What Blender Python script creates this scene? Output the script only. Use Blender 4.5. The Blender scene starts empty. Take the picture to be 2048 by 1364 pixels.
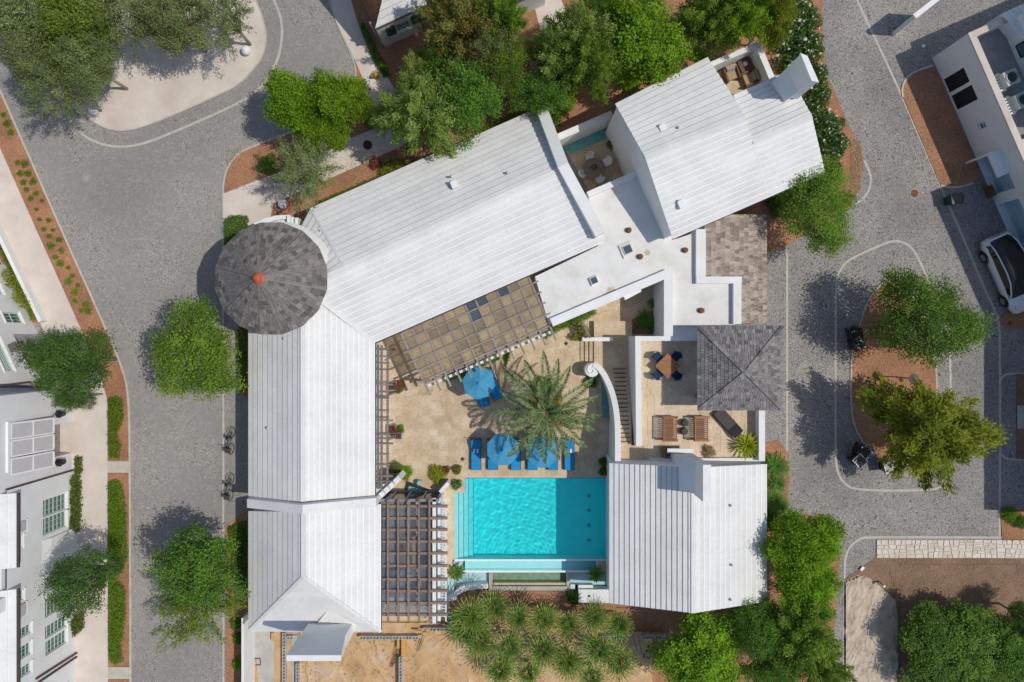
import bpy, math, random
import numpy as np
from mathutils import Vector, Matrix
random.seed(7)
RNG = np.random.default_rng(7)
SC = bpy.context.scene
COL = SC.collection

# ------------------------------------------------------------------ camera, light, exposure
H = 50.0                      # drone height over the street, metres; 32 photo pixels per metre on the ground
cam = bpy.data.cameras.new('camera')
cam.sensor_width = 36.0
cam.lens = 36.0 * H / 64.0
cam.clip_end = 2000
camo = bpy.data.objects.new('camera', cam)
camo.location = (0, 0, H)
COL.objects.link(camo)
SC.camera = camo

SUN_TRAVEL = Vector((-0.57, 0.035, -1.0)).normalized()
sun = bpy.data.lights.new('sun', 'SUN')
sun.energy = 2.65
sun.angle = math.radians(0.53)
sun.color = (1.0, 0.95, 0.86)
suno = bpy.data.objects.new('sun', sun)
suno.rotation_euler = SUN_TRAVEL.to_track_quat('-Z', 'Y').to_euler()
suno.location = (30, 0, 60)
COL.objects.link(suno)

world = bpy.data.worlds.new('World')
SC.world = world
world.use_nodes = True
wn = world.node_tree
wn.nodes.clear()
sky = wn.nodes.new('ShaderNodeTexSky')
sky.sky_type = 'NISHITA'
sky.sun_disc = False
sky.sun_elevation = math.asin(-SUN_TRAVEL.z)
sky.sun_rotation = math.radians(93.5)
bg = wn.nodes.new('ShaderNodeBackground')
bg.inputs['Strength'].default_value = 0.105
wo = wn.nodes.new('ShaderNodeOutputWorld')
wn.links.new(sky.outputs[0], bg.inputs['Color'])
wn.links.new(bg.outputs[0], wo.inputs['Surface'])
SC.view_settings.view_transform = 'Standard'
SC.view_settings.look = 'None'
SC.view_settings.exposure = 0.0
SC.view_settings.gamma = 1.0
SC.view_settings.use_curve_mapping = False
sun.cycles.is_caustics_light = True
SC.cycles.max_bounces = 12
SC.cycles.transparent_max_bounces = 16

# ------------------------------------------------------------------ helpers
def P(px, py, z=0.0):
    """World point at height z that the drone sees at photo pixel (px, py)."""
    k = (H - z) / 1600.0
    return Vector(((px - 1024.0) * k, (682.0 - py) * k, z))

def PX(pts, z=0.0):
    return [P(a, b, z) for a, b in pts]

def lerp(a, b, t):
    return a + (b - a) * t

def link(o, parent=None):
    COL.objects.link(o)
    if parent is not None:
        o.parent = parent
    return o

def worldloc(o):
    v = Vector((0, 0, 0))
    while o is not None:
        v = v + o.location
        o = o.parent
    return v

def thing(name, label, cat, loc=(0, 0, 0), rz=0.0, group=None):
    o = bpy.data.objects.new(name, None)
    o.empty_display_size = 0.3
    o.location = Vector(loc)
    o.rotation_euler = (0, 0, rz)
    COL.objects.link(o)
    tag(o, label, cat, group)
    return o

def tag(o, label=None, cat=None, group=None, kind=None):
    if label: o['label'] = label
    if cat: o['category'] = cat
    if group: o['group'] = group
    if kind: o['kind'] = kind
    return o

def copy_tree(o, parent=None):
    c = o.copy()
    COL.objects.link(c)
    c.parent = parent
    for ch in o.children:
        copy_tree(ch, c)
    return c

class MB:
    """Collects geometry, builds ONE mesh object."""
    def __init__(s):
        s.v = []
        s.f = []
    def add(s, vs, fs):
        n = len(s.v)
        s.v.extend([Vector(a) for a in vs])
        s.f.extend([tuple(i + n for i in f) for f in fs])
        return s
    def box(s, c, size, rz=0.0, m=None):
        x, y, z = size[0] / 2, size[1] / 2, size[2] / 2
        vs = [Vector((a, b, d)) for d in (-z, z) for a, b in ((-x, -y), (x, -y), (x, y), (-x, y))]
        if rz:
            R = Matrix.Rotation(rz, 3, 'Z')
            vs = [R @ v for v in vs]
        if m is not None:
            vs = [m @ v for v in vs]
        c = Vector(c)
        return s.add([v + c for v in vs], [(3, 2, 1, 0), (4, 5, 6, 7), (0, 1, 5, 4), (1, 2, 6, 5), (2, 3, 7, 6), (3, 0, 4, 7)])
    def bar(s, a, b, w, h, up=Vector((0, 0, 1))):
        """Rectangular bar from a to b, w across, h in the up direction."""
        a = Vector(a); b = Vector(b)
        d = (b - a).normalized()
        sd = d.cross(up)
        if sd.length < 1e-4: sd = Vector((1, 0, 0))
        sd.normalize()
        u = sd.cross(d).normalized()
        sd = sd * w / 2; u = u * h / 2
        vs = [a - sd - u, a + sd - u, a + sd + u, a - sd + u, b - sd - u, b + sd - u, b + sd + u, b - sd + u]
        return s.add(vs, [(0, 1, 2, 3), (7, 6, 5, 4), (0, 4, 5, 1), (1, 5, 6, 2), (2, 6, 7, 3), (3, 7, 4, 0)])
    def prism(s, poly, z0, z1, bottom=True):
        """Vertical prism over a polygon of xy points (z taken from z0/z1; lists allowed)."""
        pts = [Vector((p[0], p[1], 0)) for p in poly]
        ar = sum(pts[i].x * pts[(i + 1) % len(pts)].y - pts[(i + 1) % len(pts)].x * pts[i].y for i in range(len(pts)))
        n = len(pts)
        zl = list(z1) if isinstance(z1, (list, tuple)) else [z1] * n
        z0l = list(z0) if isinstance(z0, (list, tuple)) else [z0] * n
        if ar < 0:
            pts.reverse(); zl.reverse(); z0l.reverse()
        vs = [Vector((p.x, p.y, a)) for p, a in zip(pts, z0l)] + [Vector((p.x, p.y, z)) for p, z in zip(pts, zl)]
        fs = [tuple(range(n, 2 * n))]
        if bottom: fs.append(tuple(range(n - 1, -1, -1)))
        for i in range(n):
            j = (i + 1) % n
            fs.append((i, j, n + j, n + i))
        return s.add(vs, fs)
    def tube(s, pts, r, n=6, r1=None, cap=True):
        pts = [Vector(p) for p in pts]
        if r1 is None: r1 = r
        m = len(pts)
        base = len(s.v)
        ref = Vector((0, 0, 1))
        for i, p in enumerate(pts):
            d = (pts[min(i + 1, m - 1)] - pts[max(i - 1, 0)]).normalized()
            if abs(d.dot(ref)) > 0.95: a = Vector((1, 0, 0))
            else: a = ref
            u = d.cross(a).normalized(); w = d.cross(u).normalized()
            rr = r + (r1 - r) * i / max(1, m - 1)
            for k in range(n):
                t = 2 * math.pi * k / n
                s.v.append(p + u * (rr * math.cos(t)) + w * (rr * math.sin(t)))
        for i in range(m - 1):
            for k in range(n):
                a0 = base + i * n + k; a1 = base + i * n + (k + 1) % n
                s.f.append((a0, a0 + n, a1 + n, a1))
        if cap:
            s.f.append(tuple(base + k for k in range(n)))
            s.f.append(tuple(base + (m - 1) * n + k for k in reversed(range(n))))
        return s
    def lathe(s, prof, n=16, c=(0, 0, 0)):
        """prof: list of (r, z) from bottom to top."""
        c = Vector(c)
        base = len(s.v)
        for r, z in prof:
            for k in range(n):
                t = 2 * math.pi * k / n
                s.v.append(c + Vector((r * math.cos(t), r * math.sin(t), z)))
        for i in range(len(prof) - 1):
            for k in range(n):
                a = base + i * n + k; b = base + i * n + (k + 1) % n
                s.f.append((a, b, b + n, a + n))
        s.f.append(tuple(base + k for k in reversed(range(n))))
        s.f.append(tuple(base + (len(prof) - 1) * n + k for k in range(n)))
        return s
    def strip(s, left, right, z0, z1):
        """Solid strip between two polylines of equal length."""
        n = len(left)
        for i in range(n - 1):
            q = [left[i], left[i + 1], right[i + 1], right[i]]
            s.prism([(p[0], p[1]) for p in q], z0, z1)
        return s
    def build(s, name, mat, parent=None, smooth=False, mw=True):
        me = bpy.data.meshes.new(name)
        off = worldloc(parent) if (parent is not None and mw) else Vector((0, 0, 0))
        vs = [v - off for v in s.v]
        c = Vector((0, 0, 0))
        if parent is None and mw and vs:
            lo = Vector((min(v.x for v in vs), min(v.y for v in vs), min(v.z for v in vs)))
            hi = Vector((max(v.x for v in vs), max(v.y for v in vs), max(v.z for v in vs)))
            c = Vector(((lo.x + hi.x) / 2, (lo.y + hi.y) / 2, lo.z))
            vs = [v - c for v in vs]
        me.from_pydata([tuple(v) for v in vs], [], s.f)
        if smooth:
            me.polygons.foreach_set('use_smooth', [True] * len(me.polygons))
        me.materials.append(mat)
        me.update()
        o = bpy.data.objects.new(name, me)
        o.location = c
        return link(o, parent)

def inside(pt, poly):
    x, y = pt[0], pt[1]
    r = False
    n = len(poly)
    for i in range(n):
        x1, y1 = poly[i][0], poly[i][1]
        x2, y2 = poly[(i + 1) % n][0], poly[(i + 1) % n][1]
        if (y1 > y) != (y2 > y) and x < (x2 - x1) * (y - y1) / (y2 - y1) + x1:
            r = not r
    return r

def smoothline(pts, it=2):
    """Chaikin smoothing of an open polyline."""
    pts = [Vector(p) for p in pts]
    for _ in range(it):
        q = [pts[0]]
        for a, b in zip(pts[:-1], pts[1:]):
            q.append(a * 0.75 + b * 0.25); q.append(a * 0.25 + b * 0.75)
        q.append(pts[-1]); pts = q
    return pts

def offset_line(pts, d):
    """Offset an open polyline sideways in xy."""
    out = []
    n = len(pts)
    for i in range(n):
        t = (pts[min(i + 1, n - 1)] - pts[max(i - 1, 0)])
        t = Vector((t.x, t.y, 0)).normalized()
        out.append(pts[i] + Vector((-t.y, t.x, 0)) * d)
    return out

ORD = ['first', 'second', 'third', 'fourth', 'fifth', 'sixth', 'seventh', 'eighth', 'ninth', 'tenth', 'eleventh', 'twelfth',
       'thirteenth', 'fourteenth', 'fifteenth', 'sixteenth', 'seventeenth', 'eighteenth', 'nineteenth', 'twentieth']

# ------------------------------------------------------------------ materials
class NT:
    def __init__(s, name):
        s.m = bpy.data.materials.new(name)
        s.m.use_nodes = True
        s.t = s.m.node_tree
        s.t.nodes.clear()
        s.out = s.t.nodes.new('ShaderNodeOutputMaterial')
    def n(s, ty, props=None, **inp):
        nd = s.t.nodes.new('ShaderNode' + ty)
        for k, v in (props or {}).items(): setattr(nd, k, v)
        for k, v in inp.items(): s.set(nd, k, v)
        return nd
    def set(s, nd, k, v):
        key = int(k[1:]) if (k[0] == 'i' and k[1:].isdigit()) else k.replace('_', ' ')
        sock = nd.inputs[key]
        if hasattr(v, 'bl_idname') and hasattr(v, 'outputs'): s.t.links.new(v.outputs[0], sock)
        elif isinstance(v, bpy.types.NodeSocket): s.t.links.new(v, sock)
        else:
            if isinstance(v, (tuple, list)) and len(v) == 3 and sock.type == 'RGBA': v = (*v, 1)
            sock.default_value = v
    def pos(s, scale=None, rot=0.0):
        g = s.n('NewGeometry')
        if scale is None: return g.outputs['Position']
        mp = s.n('Mapping', Vector=g.outputs['Position'])
        mp.inputs['Scale'].default_value = scale if isinstance(scale, tuple) else (scale,) * 3
        mp.inputs['Rotation'].default_value = (0, 0, rot)
        return mp.outputs[0]
    def noise(s, scale, detail=4.0, rough=0.55, vec=None):
        return s.n('TexNoise', Vector=vec if vec is not None else s.pos(), Scale=scale, Detail=detail, Roughness=rough)
    def ramp(s, fac, stops):
        r = s.n('ValToRGB', Fac=fac)
        e = r.color_ramp.elements
        e[0].position = stops[0][0]; e[0].color = (*stops[0][1], 1)
        e[1].position = stops[-1][0]; e[1].color = (*stops[-1][1], 1)
        for p, c in stops[1:-1]:
            k = e.new(p); k.color = (*c, 1)
        return r
    def mix(s, fac, a, b, mode='MIX'):
        nd = s.n('Mix', {'data_type': 'RGBA', 'blend_type': mode})
        s.set(nd, 'i0', fac); s.set(nd, 'i6', a); s.set(nd, 'i7', b)
        return nd.outputs[2]
    def math(s, op, a, b=0.0):
        nd = s.n('Math', {'operation': op}); s.set(nd, 'i0', a); s.set(nd, 'i1', b)
        return nd.outputs[0]
    def finish(s, color, rough=0.7, bump=None, strength=0.3, dist=0.02, spec=0.3, metal=0.0, **kw):
        b = s.n('BsdfPrincipled')
        s.set(b, 'Base_Color', color); s.set(b, 'Roughness', rough)
        b.inputs['Specular IOR Level'].default_value = spec
        s.set(b, 'Metallic', metal)
        if bump is not None:
            bp = s.n('Bump', Height=bump, Strength=strength, Distance=dist)
            s.t.links.new(bp.outputs[0], b.inputs['Normal'])
        s.t.links.new(b.outputs[0], s.out.inputs['Surface'])
        return s.m

def sh(c, k):
    return tuple(min(1.0, max(0.0, a * k)) for a in c)

def plain(name, c, rough=0.6, var=0.12, scale=3.0, objvar=0.0, bump=0.0, bscale=40.0, spec=0.3, metal=0.0, detail=5):
    t = NT(name)
    nz = t.noise(scale, detail)
    col = t.ramp(nz.outputs[0], [(0.3, sh(c, 1 - var)), (0.7, sh(c, 1 + var))]).outputs[0]
    if objvar:
        oi = t.n('ObjectInfo')
        k = t.math('MULTIPLY_ADD', oi.outputs['Random'], 2 * objvar)
        k.node.inputs[2].default_value = 1 - objvar
        hv = t.n('HueSaturation', Color=col, Value=k)
        col = hv.outputs[0]
    b = t.noise(bscale, 3).outputs[0] if bump else None
    return t.finish(col, rough, b, bump, 0.02, spec, metal)

def m_cobble():
    t = NT('cobblestone')
    p = t.pos()
    w = t.noise(1.3, 2, vec=p)
    vec = t.n('VectorMath', {'operation': 'MULTIPLY_ADD'})
    t.set(vec, 'i0', w.outputs['Color']); t.set(vec, 'i1', (0.12, 0.12, 0.0)); t.set(vec, 'i2', p)
    flat = t.n('VectorMath', {'operation': 'MULTIPLY'}); t.set(flat, 'i0', vec); t.set(flat, 'i1', (1, 1, 0))
    ve = t.n('TexVoronoi', {'feature': 'DISTANCE_TO_EDGE'}, Vector=flat, Scale=6.4, Randomness=0.8)
    vc = t.n('TexVoronoi', {'feature': 'F1'}, Vector=flat, Scale=6.4, Randomness=0.8)
    sep = t.n('SeparateColor', Color=vc.outputs['Color'])
    stone = t.ramp(sep.outputs[0], [(0.0, (0.298, 0.283, 0.268)), (0.5, (0.330, 0.313, 0.296)), (1.0, (0.362, 0.344, 0.325))]).outputs[0]
    big = t.noise(0.16, 5, 0.62)
    dust = t.ramp(big.outputs[0], [(0.38, (0.80, 0.80, 0.81)), (0.62, (1.14, 1.11, 1.07))]).outputs[0]
    stone = t.mix(1.0, stone, dust, 'MULTIPLY')
    fine = t.noise(22, 4)
    stone = t.mix(1.0, stone, t.ramp(fine.outputs[0], [(0.3, (0.95, 0.95, 0.95)), (0.7, (1.05, 1.05, 1.05))]).outputs[0], 'MULTIPLY')
    joint = t.ramp(ve.outputs[0], [(0.015, (0, 0, 0)), (0.075, (1, 1, 1))]).outputs[0]
    # joints wash out where fine sand has been swept into them
    swept = t.ramp(t.noise(0.32, 4, 0.6).outputs[0], [(0.38, (0.285, 0.27, 0.256)), (0.60, (0.175, 0.166, 0.158))]).outputs[0]
    # joints are open and dark on the newer paving of the eastern street
    sx = t.n('SeparateXYZ', Vector=p)
    mr = t.n('MapRange', Value=sx.outputs[0]); mr.inputs[1].default_value = 10; mr.inputs[2].default_value = 17
    swept = t.mix(mr.outputs[0], swept, (0.135, 0.128, 0.122))
    col = t.mix(joint, swept, stone)
    stain = t.noise(0.9, 6, 0.7)
    st = t.ramp(stain.outputs[0], [(0.68, (0, 0, 0)), (0.80, (0.35, 0.35, 0.35))]).outputs[0]
    col = t.mix(st, col, (0.42, 0.39, 0.36))
    for (cx, cy, r) in ((-26.8, 11.2, 0.8), (-26.6, 10.2, 0.5), (29.7, -9.9, 0.9), (-24.0, 15.0, 0.4)):
        vs = t.n('VectorMath', {'operation': 'DISTANCE'}); t.set(vs, 'i0', p); t.set(vs, 'i1', (cx, cy, 0))
        d = t.math('MULTIPLY_ADD', t.noise(6, 8, 0.85).outputs[0], 2.4 * r); t.set(d.node, 'i2', vs.outputs['Value'])
        col = t.mix(t.ramp(d, [(min(.9, r * .7), (0.5, 0.5, 0.5)), (min(1.0, r * 1.9), (0, 0, 0))]).outputs[0], col, (0.62, 0.60, 0.57))
    hb = t.ramp(ve.outputs[0], [(0.0, (0, 0, 0)), (0.22, (1, 1, 1))]).outputs[0]
    return t.finish(col, 0.85, hb, 0.35, 0.02, 0.15)

def m_mulch(name, dark, mid, light):
    t = NT(name)
    n1 = t.noise(9, 6, 0.75)
    n2 = t.n('TexVoronoi', {'feature': 'F1'}, Vector=t.pos((26, 26, 26)), Scale=1.0)
    sep = t.n('SeparateColor', Color=n2.outputs['Color'])
    c1 = t.ramp(n1.outputs[0], [(0.3, dark), (0.5, mid), (0.75, light)]).outputs[0]
    c2 = t.ramp(sep.outputs[0], [(0.0, sh(mid, 0.75)), (0.85, sh(mid, 1.25)), (1.0, sh(light, 1.5))]).outputs[0]
    col = t.mix(0.5, c1, c2)
    big = t.ramp(t.noise(0.5, 4).outputs[0], [(0.35, (0.82, 0.82, 0.82)), (0.65, (1.15, 1.13, 1.1))]).outputs[0]
    col = t.mix(1.0, col, big, 'MULTIPLY')
    return t.finish(col, 0.95, n2.outputs['Distance'], 0.8, 0.03, 0.1)

def m_sand(name, a, b, c, scale=0.8, bs=0.4, dark=None):
    t = NT(name)
    n1 = t.noise(scale, 8, 0.65)
    col = t.ramp(n1.outputs[0], [(0.3, a), (0.5, b), (0.7, c)]).outputs[0]
    n2 = t.noise(30, 5, 0.7)
    col = t.mix(1.0, col, t.ramp(n2.outputs[0], [(0.3, (0.9, 0.9, 0.9)), (0.7, (1.08, 1.08, 1.08))]).outputs[0], 'MULTIPLY')
    if dark is not None:
        n3 = t.noise(2.2, 6, 0.75)
        col = t.mix(t.ramp(n3.outputs[0], [(0.56, (0, 0, 0)), (0.74, (0.75, 0.75, 0.75))]).outputs[0], col, dark)
    return t.finish(col, 0.92, n2.outputs[0], bs, 0.03, 0.15)

def m_roof(name='roof_plaster', c=(0.755, 0.75, 0.735)):
    t = NT(name)
    n1 = t.noise(0.55, 6, 0.65)
    col = t.ramp(n1.outputs[0], [(0.30, sh(c, 0.90)), (0.62, sh(c, 1.03))]).outputs[0]
    n2 = t.noise(7, 6, 0.7)
    col = t.mix(1.0, col, t.ramp(n2.outputs[0], [(0.3, (0.92, 0.92, 0.91)), (0.6, (1.01, 1.01, 1.01))]).outputs[0], 'MULTIPLY')
    oi = t.n('ObjectInfo')
    col = t.mix(1.0, col, t.ramp(oi.outputs['Random'], [(0.0, (0.935, 0.935, 0.935)), (1.0, (1.02, 1.02, 1.02))]).outputs[0], 'MULTIPLY')
    return t.finish(col, 0.75, n2.outputs[0], 0.08, 0.02, 0.2)

def m_flat_roof():
    t = NT('flat_roof_membrane')
    n1 = t.noise(0.7, 8, 0.7)
    col = t.ramp(n1.outputs[0], [(0.35, (0.66, 0.64, 0.58)), (0.5, (0.74, 0.73, 0.69)), (0.68, (0.80, 0.79, 0.77))]).outputs[0]
    n2 = t.noise(1.6, 7, 0.75)
    col = t.mix(t.ramp(n2.outputs[0], [(0.62, (0, 0, 0)), (0.74, (0.5, 0.5, 0.5))]).outputs[0], col, (0.50, 0.46, 0.33))
    for (cx, cy, r, c) in ((5.75, 2.8, 0.75, (0.50, 0.37, 0.22)), (7.9, 5.15, 0.35, (0.48, 0.40, 0.25)), (11.15, 1.75, 0.3, (0.50, 0.30, 0.14))):
        vs = t.n('VectorMath', {'operation': 'DISTANCE'}); t.set(vs, 'i0', t.pos()); t.set(vs, 'i1', (cx, cy, 3.3))
        d = t.math('MULTIPLY_ADD', t.noise(3.5, 6, 0.7).outputs[0], 1.3 * r); t.set(d.node, 'i2', vs.outputs['Value'])
        col = t.mix(t.ramp(d, [(0.0, (0.9, 0.9, 0.9)), (min(0.99, r * 1.0), (0.8, 0.8, 0.8)), (min(1.0, r * 1.25), (0, 0, 0))]).outputs[0], col, c)
    return t.finish(col, 0.8, t.noise(20, 4).outputs[0], 0.1, 0.02, 0.2)

def m_shingle(name, a, b, c):
    t = NT(name)
    oi = t.n('ObjectInfo')
    tc = t.n('TexCoord')
    mp = t.n('Mapping', Vector=t.pos())
    mp.inputs['Scale'].default_value = (9, 9, 3)
    n1 = t.noise(1.0, 6, 0.7, vec=mp.outputs[0])
    n0 = t.n('TexNoise', Vector=t.pos(), Scale=3.2, Detail=2.0)
    f = t.math('MULTIPLY_ADD', oi.outputs['Random'], 0.6)
    t.set(f.node, 'i2', t.math('MULTIPLY', n1.outputs[0], 0.6))
    f2 = t.math('SUBTRACT', f, 0.1)
    col = t.ramp(f2, [(0.15, a), (0.5, b), (0.9, c)]).outputs[0]
    col = t.mix(0.15, col, t.ramp(n0.outputs[0], [(0.35, a), (0.65, c)]).outputs[0])
    return t.finish(col, 0.85, n1.outputs[0], 0.35, 0.02, 0.15)

def m_wood(name, a, b, scale=14, rot=0.0, objvar=0.15, rough=0.6, ax=0):
    t = NT(name)
    sc = (1.2, scale, scale) if ax == 0 else (scale, 1.2, scale)
    n1 = t.noise(1.0, 6, 0.65, vec=t.pos(sc, rot))
    col = t.ramp(n1.outputs[0], [(0.3, a), (0.7, b)]).outputs[0]
    oi = t.n('ObjectInfo')
    col = t.mix(1.0, col, t.ramp(oi.outputs['Random'], [(0.0, (1 - objvar,) * 3), (1.0, (1 + objvar,) * 3)]).outputs[0], 'MULTIPLY')
    return t.finish(col, rough, n1.outputs[0], 0.2, 0.01, 0.25)

def m_paver(name, a, b, c):
    t = NT(name)
    oi = t.n('ObjectInfo')
    n1 = t.noise(1.1, 8, 0.68)
    n2 = t.noise(9, 6, 0.75)
    f = t.math('MULTIPLY_ADD', oi.outputs['Random'], 0.16)
    t.set(f.node, 'i2', t.math('MULTIPLY', n1.outputs[0], 0.88))
    col = t.ramp(f, [(0.3, a), (0.52, b), (0.75, c)]).outputs[0]
    pit = t.ramp(n2.outputs[0], [(0.33, (0.62, 0.56, 0.48)), (0.45, (1, 1, 1)), (0.7, (1.07, 1.07, 1.07))]).outputs[0]
    col = t.mix(1.0, col, pit, 'MULTIPLY')
    return t.finish(col, 0.75, n2.outputs[0], 0.25, 0.015, 0.25)

def m_leaf(name, stops, trans=0.42, hue=0.016, val=0.22, rough=0.55):
    t = NT(name)
    at = t.n('Attribute', {'attribute_name': 'leafrand'})
    col = t.ramp(at.outputs['Fac'], stops).outputs[0]
    oi = t.n('ObjectInfo')
    hv = t.n('HueSaturation', Color=col)
    t.set(hv, 'Hue', t.math('MULTIPLY_ADD', oi.outputs['Random'], hue)); hv.inputs['Hue'].links[0].from_node.inputs[2].default_value = 0.5 - hue / 2
    vv = t.math('MULTIPLY_ADD', oi.outputs['Random'], val); vv.node.inputs[2].default_value = 1 - val / 2
    t.set(hv, 'Value', vv)
    p = t.n('BsdfPrincipled', Base_Color=hv.outputs[0], Roughness=rough)
    p.inputs['Specular IOR Level'].default_value = 0.25
    tr = t.n('BsdfTranslucent', Color=t.mix(1.0, hv.outputs[0], (1.25, 1.25, 0.7), 'MULTIPLY'))
    mx = t.n('MixShader', Fac=trans)
    t.t.links.new(p.outputs[0], mx.inputs[1]); t.t.links.new(tr.outputs[0], mx.inputs[2])
    t.t.links.new(mx.outputs[0], t.out.inputs['Surface'])
    return t.m

def m_glass(name, c, rough=0.08, spec=0.6, var=0.25, scale=0.8):
    return plain(name, c, rough, var, scale, 0.25, spec=spec)

def m_sheet_glass(name, tint, haze, hazecol):
    """Tinted roof sheet one can look through: transparent, a little hazy, glossy."""
    t = NT(name)
    oi = t.n('ObjectInfo')
    tr = t.n('BsdfTransparent', Color=tint)
    hazecol = t.mix(1.0, hazecol, t.ramp(oi.outputs['Random'], [(0.0, (0.62, 0.64, 0.66)), (0.5, (0.95, 0.94, 0.9)), (1.0, (1.12, 1.14, 1.10))]).outputs[0], 'MULTIPLY')
    df = t.n('BsdfTranslucent', Color=hazecol)
    d2 = t.n('BsdfDiffuse', Color=hazecol)
    m0 = t.n('MixShader', Fac=0.5)
    t.t.links.new(df.outputs[0], m0.inputs[1]); t.t.links.new(d2.outputs[0], m0.inputs[2])
    hz = t.math('MULTIPLY_ADD', t.noise(1.7, 3).outputs[0], 0.7); t.set(hz.node, 'i2', haze - 0.35)
    m1 = t.n('MixShader', Fac=hz)
    t.t.links.new(tr.outputs[0], m1.inputs[1]); t.t.links.new(m0.outputs[0], m1.inputs[2])
    gl = t.n('BsdfGlossy', Color=(1, 1, 1), Roughness=0.08)
    m2 = t.n('MixShader', Fac=0.05)
    t.t.links.new(m1.outputs[0], m2.inputs[1]); t.t.links.new(gl.outputs[0], m2.inputs[2])
    t.t.links.new(m2.outputs[0], t.out.inputs['Surface'])
    return t.m

def m_water(name, absorb, density, ripple_c=None, rip=0.5):
    t = NT(name)
    p = t.pos()
    n1 = t.noise(5.5, 5, 0.6)
    hgt = n1.outputs[0]
    if ripple_c is not None:
        mp = t.n('Mapping', Vector=p)
        mp.inputs['Location'].default_value = (-ripple_c[0], -ripple_c[1], 0)
        wv = t.n('TexWave', {'wave_type': 'RINGS', 'rings_direction': 'Z'}, Vector=mp.outputs[0], Scale=3.1, Distortion=5.0, Detail=3.0)
        hgt = t.math('MULTIPLY_ADD', wv.outputs['Fac'], 0.16); t.set(hgt.node, 'i2', n1.outputs[0])
    bp = t.n('Bump', Height=hgt, Strength=rip, Distance=0.16)
    tr = t.n('BsdfTransparent', Color=(0.97, 0.99, 0.99))
    gl = t.n('BsdfGlossy', Color=(1, 1, 1), Roughness=0.06)
    t.t.links.new(bp.outputs[0], gl.inputs['Normal'])
    fr = t.n('Fresnel', IOR=1.33)
    t.t.links.new(bp.outputs[0], fr.inputs['Normal'])
    mx = t.n('MixShader', Fac=fr)
    t.t.links.new(tr.outputs[0], mx.inputs[1]); t.t.links.new(gl.outputs[0], mx.inputs[2])
    t.t.links.new(mx.outputs[0], t.out.inputs['Surface'])
    va = t.n('VolumeAbsorption', Color=absorb, Density=density)
    t.t.links.new(va.outputs[0], t.out.inputs['Volume'])
    return t.m

def m_clear_water(name, absorb, density):
    t = NT(name)
    g = t.n('BsdfGlass', Color=absorb, Roughness=0.0, IOR=1.33)
    t.t.links.new(g.outputs[0], t.out.inputs['Surface'])
    return t.m

def m_canvas(name, c):
    t = NT(name)
    n = t.noise(3, 4)
    col = t.ramp(n.outputs[0], [(0.3, sh(c, 0.9)), (0.7, sh(c, 1.08))]).outputs[0]
    p = t.n('BsdfPrincipled', Base_Color=col, Roughness=0.8)
    p.inputs['Specular IOR Level'].default_value = 0.15
    tr = t.n('BsdfTranslucent', Color=col)
    mx = t.n('MixShader', Fac=0.25)
    t.t.links.new(p.outputs[0], mx.inputs[1]); t.t.links.new(tr.outputs[0], mx.inputs[2])
    t.t.links.new(mx.outputs[0], t.out.inputs['Surface'])
    return t.m

def m_pattern(name):
    t = NT(name)
    v = t.n('TexVoronoi', {'feature': 'F1', 'distance': 'CHEBYCHEV'}, Vector=t.pos((11, 11, 11), 0.4), Scale=1.0, Randomness=0.35)
    col = t.ramp(v.outputs['Distance'], [(0.30, (0.75, 0.73, 0.68)), (0.34, (0.04, 0.04, 0.04)), (0.46, (0.04, 0.04, 0.04)), (0.50, (0.75, 0.73, 0.68))])
    col.color_ramp.interpolation = 'LINEAR'
    return t.finish(col.outputs[0], 0.9)

M = {}
M['cobble'] = m_cobble()
M['mulch'] = m_mulch('bark_mulch', (0.20, 0.094, 0.052), (0.385, 0.195, 0.112), (0.52, 0.30, 0.19))
M['soil'] = m_mulch('brown_soil', (0.15, 0.098, 0.066), (0.255, 0.165, 0.113), (0.34, 0.235, 0.165))
M['path'] = m_sand('limestone_path', (0.55, 0.475, 0.415), (0.64, 0.56, 0.495), (0.71, 0.635, 0.57), 0.5, 0.08)
M['plaza'] = m_sand('shell_gravel', (0.55, 0.475, 0.41), (0.64, 0.56, 0.49), (0.72, 0.645, 0.57), 0.5, 0.3)
M['kerb'] = m_sand('concrete_kerb', (0.44, 0.40, 0.35), (0.50, 0.46, 0.40), (0.56, 0.52, 0.46), 2, 0.1)
M['dig'] = m_sand('dug_sand', (0.47, 0.29, 0.13), (0.62, 0.40, 0.21), (0.66, 0.50, 0.36), 0.55, 0.8, (0.40, 0.31, 0.23))
M['track'] = m_track() if False else m_sand('tracked_sand', (0.42, 0.335, 0.255), (0.58, 0.475, 0.37), (0.68, 0.58, 0.47), 1.3, 0.9, (0.27, 0.21, 0.16))
M['ground'] = m_sand('ground_soil', (0.30, 0.24, 0.17), (0.38, 0.30, 0.22), (0.44, 0.36, 0.27), 0.3, 0.4)
M['concrete'] = m_sand('grey_concrete', (0.38, 0.36, 0.33), (0.46, 0.44, 0.40), (0.52, 0.50, 0.46), 1.2, 0.15)
M['roof'] = m_roof()
M['liplight'] = plain('painted_lip_light', (0.86, 0.86, 0.855), 0.8, 0.02)  # pale colour standing in for sunlight catching the course lips
M['lipshade'] = plain('painted_lip_shade', (0.40, 0.405, 0.41), 0.9, 0.25, 2.0)  # dark colour standing in for the shadow line under each course lip
M['roofcap'] = m_roof('roof_cap_plaster', (0.76, 0.755, 0.745))
M['white'] = plain('white_stucco', (0.78, 0.78, 0.77), 0.8, 0.05, 1.2, bump=0.1, bscale=30)
M['wallwhite'] = plain('white_house_wall', (0.76, 0.76, 0.76), 0.8, 0.06, 0.7, bump=0.1, bscale=30)
M['trim'] = plain('white_trim', (0.80, 0.80, 0.79), 0.55, 0.03)
M['flat'] = m_flat_roof()
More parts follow.
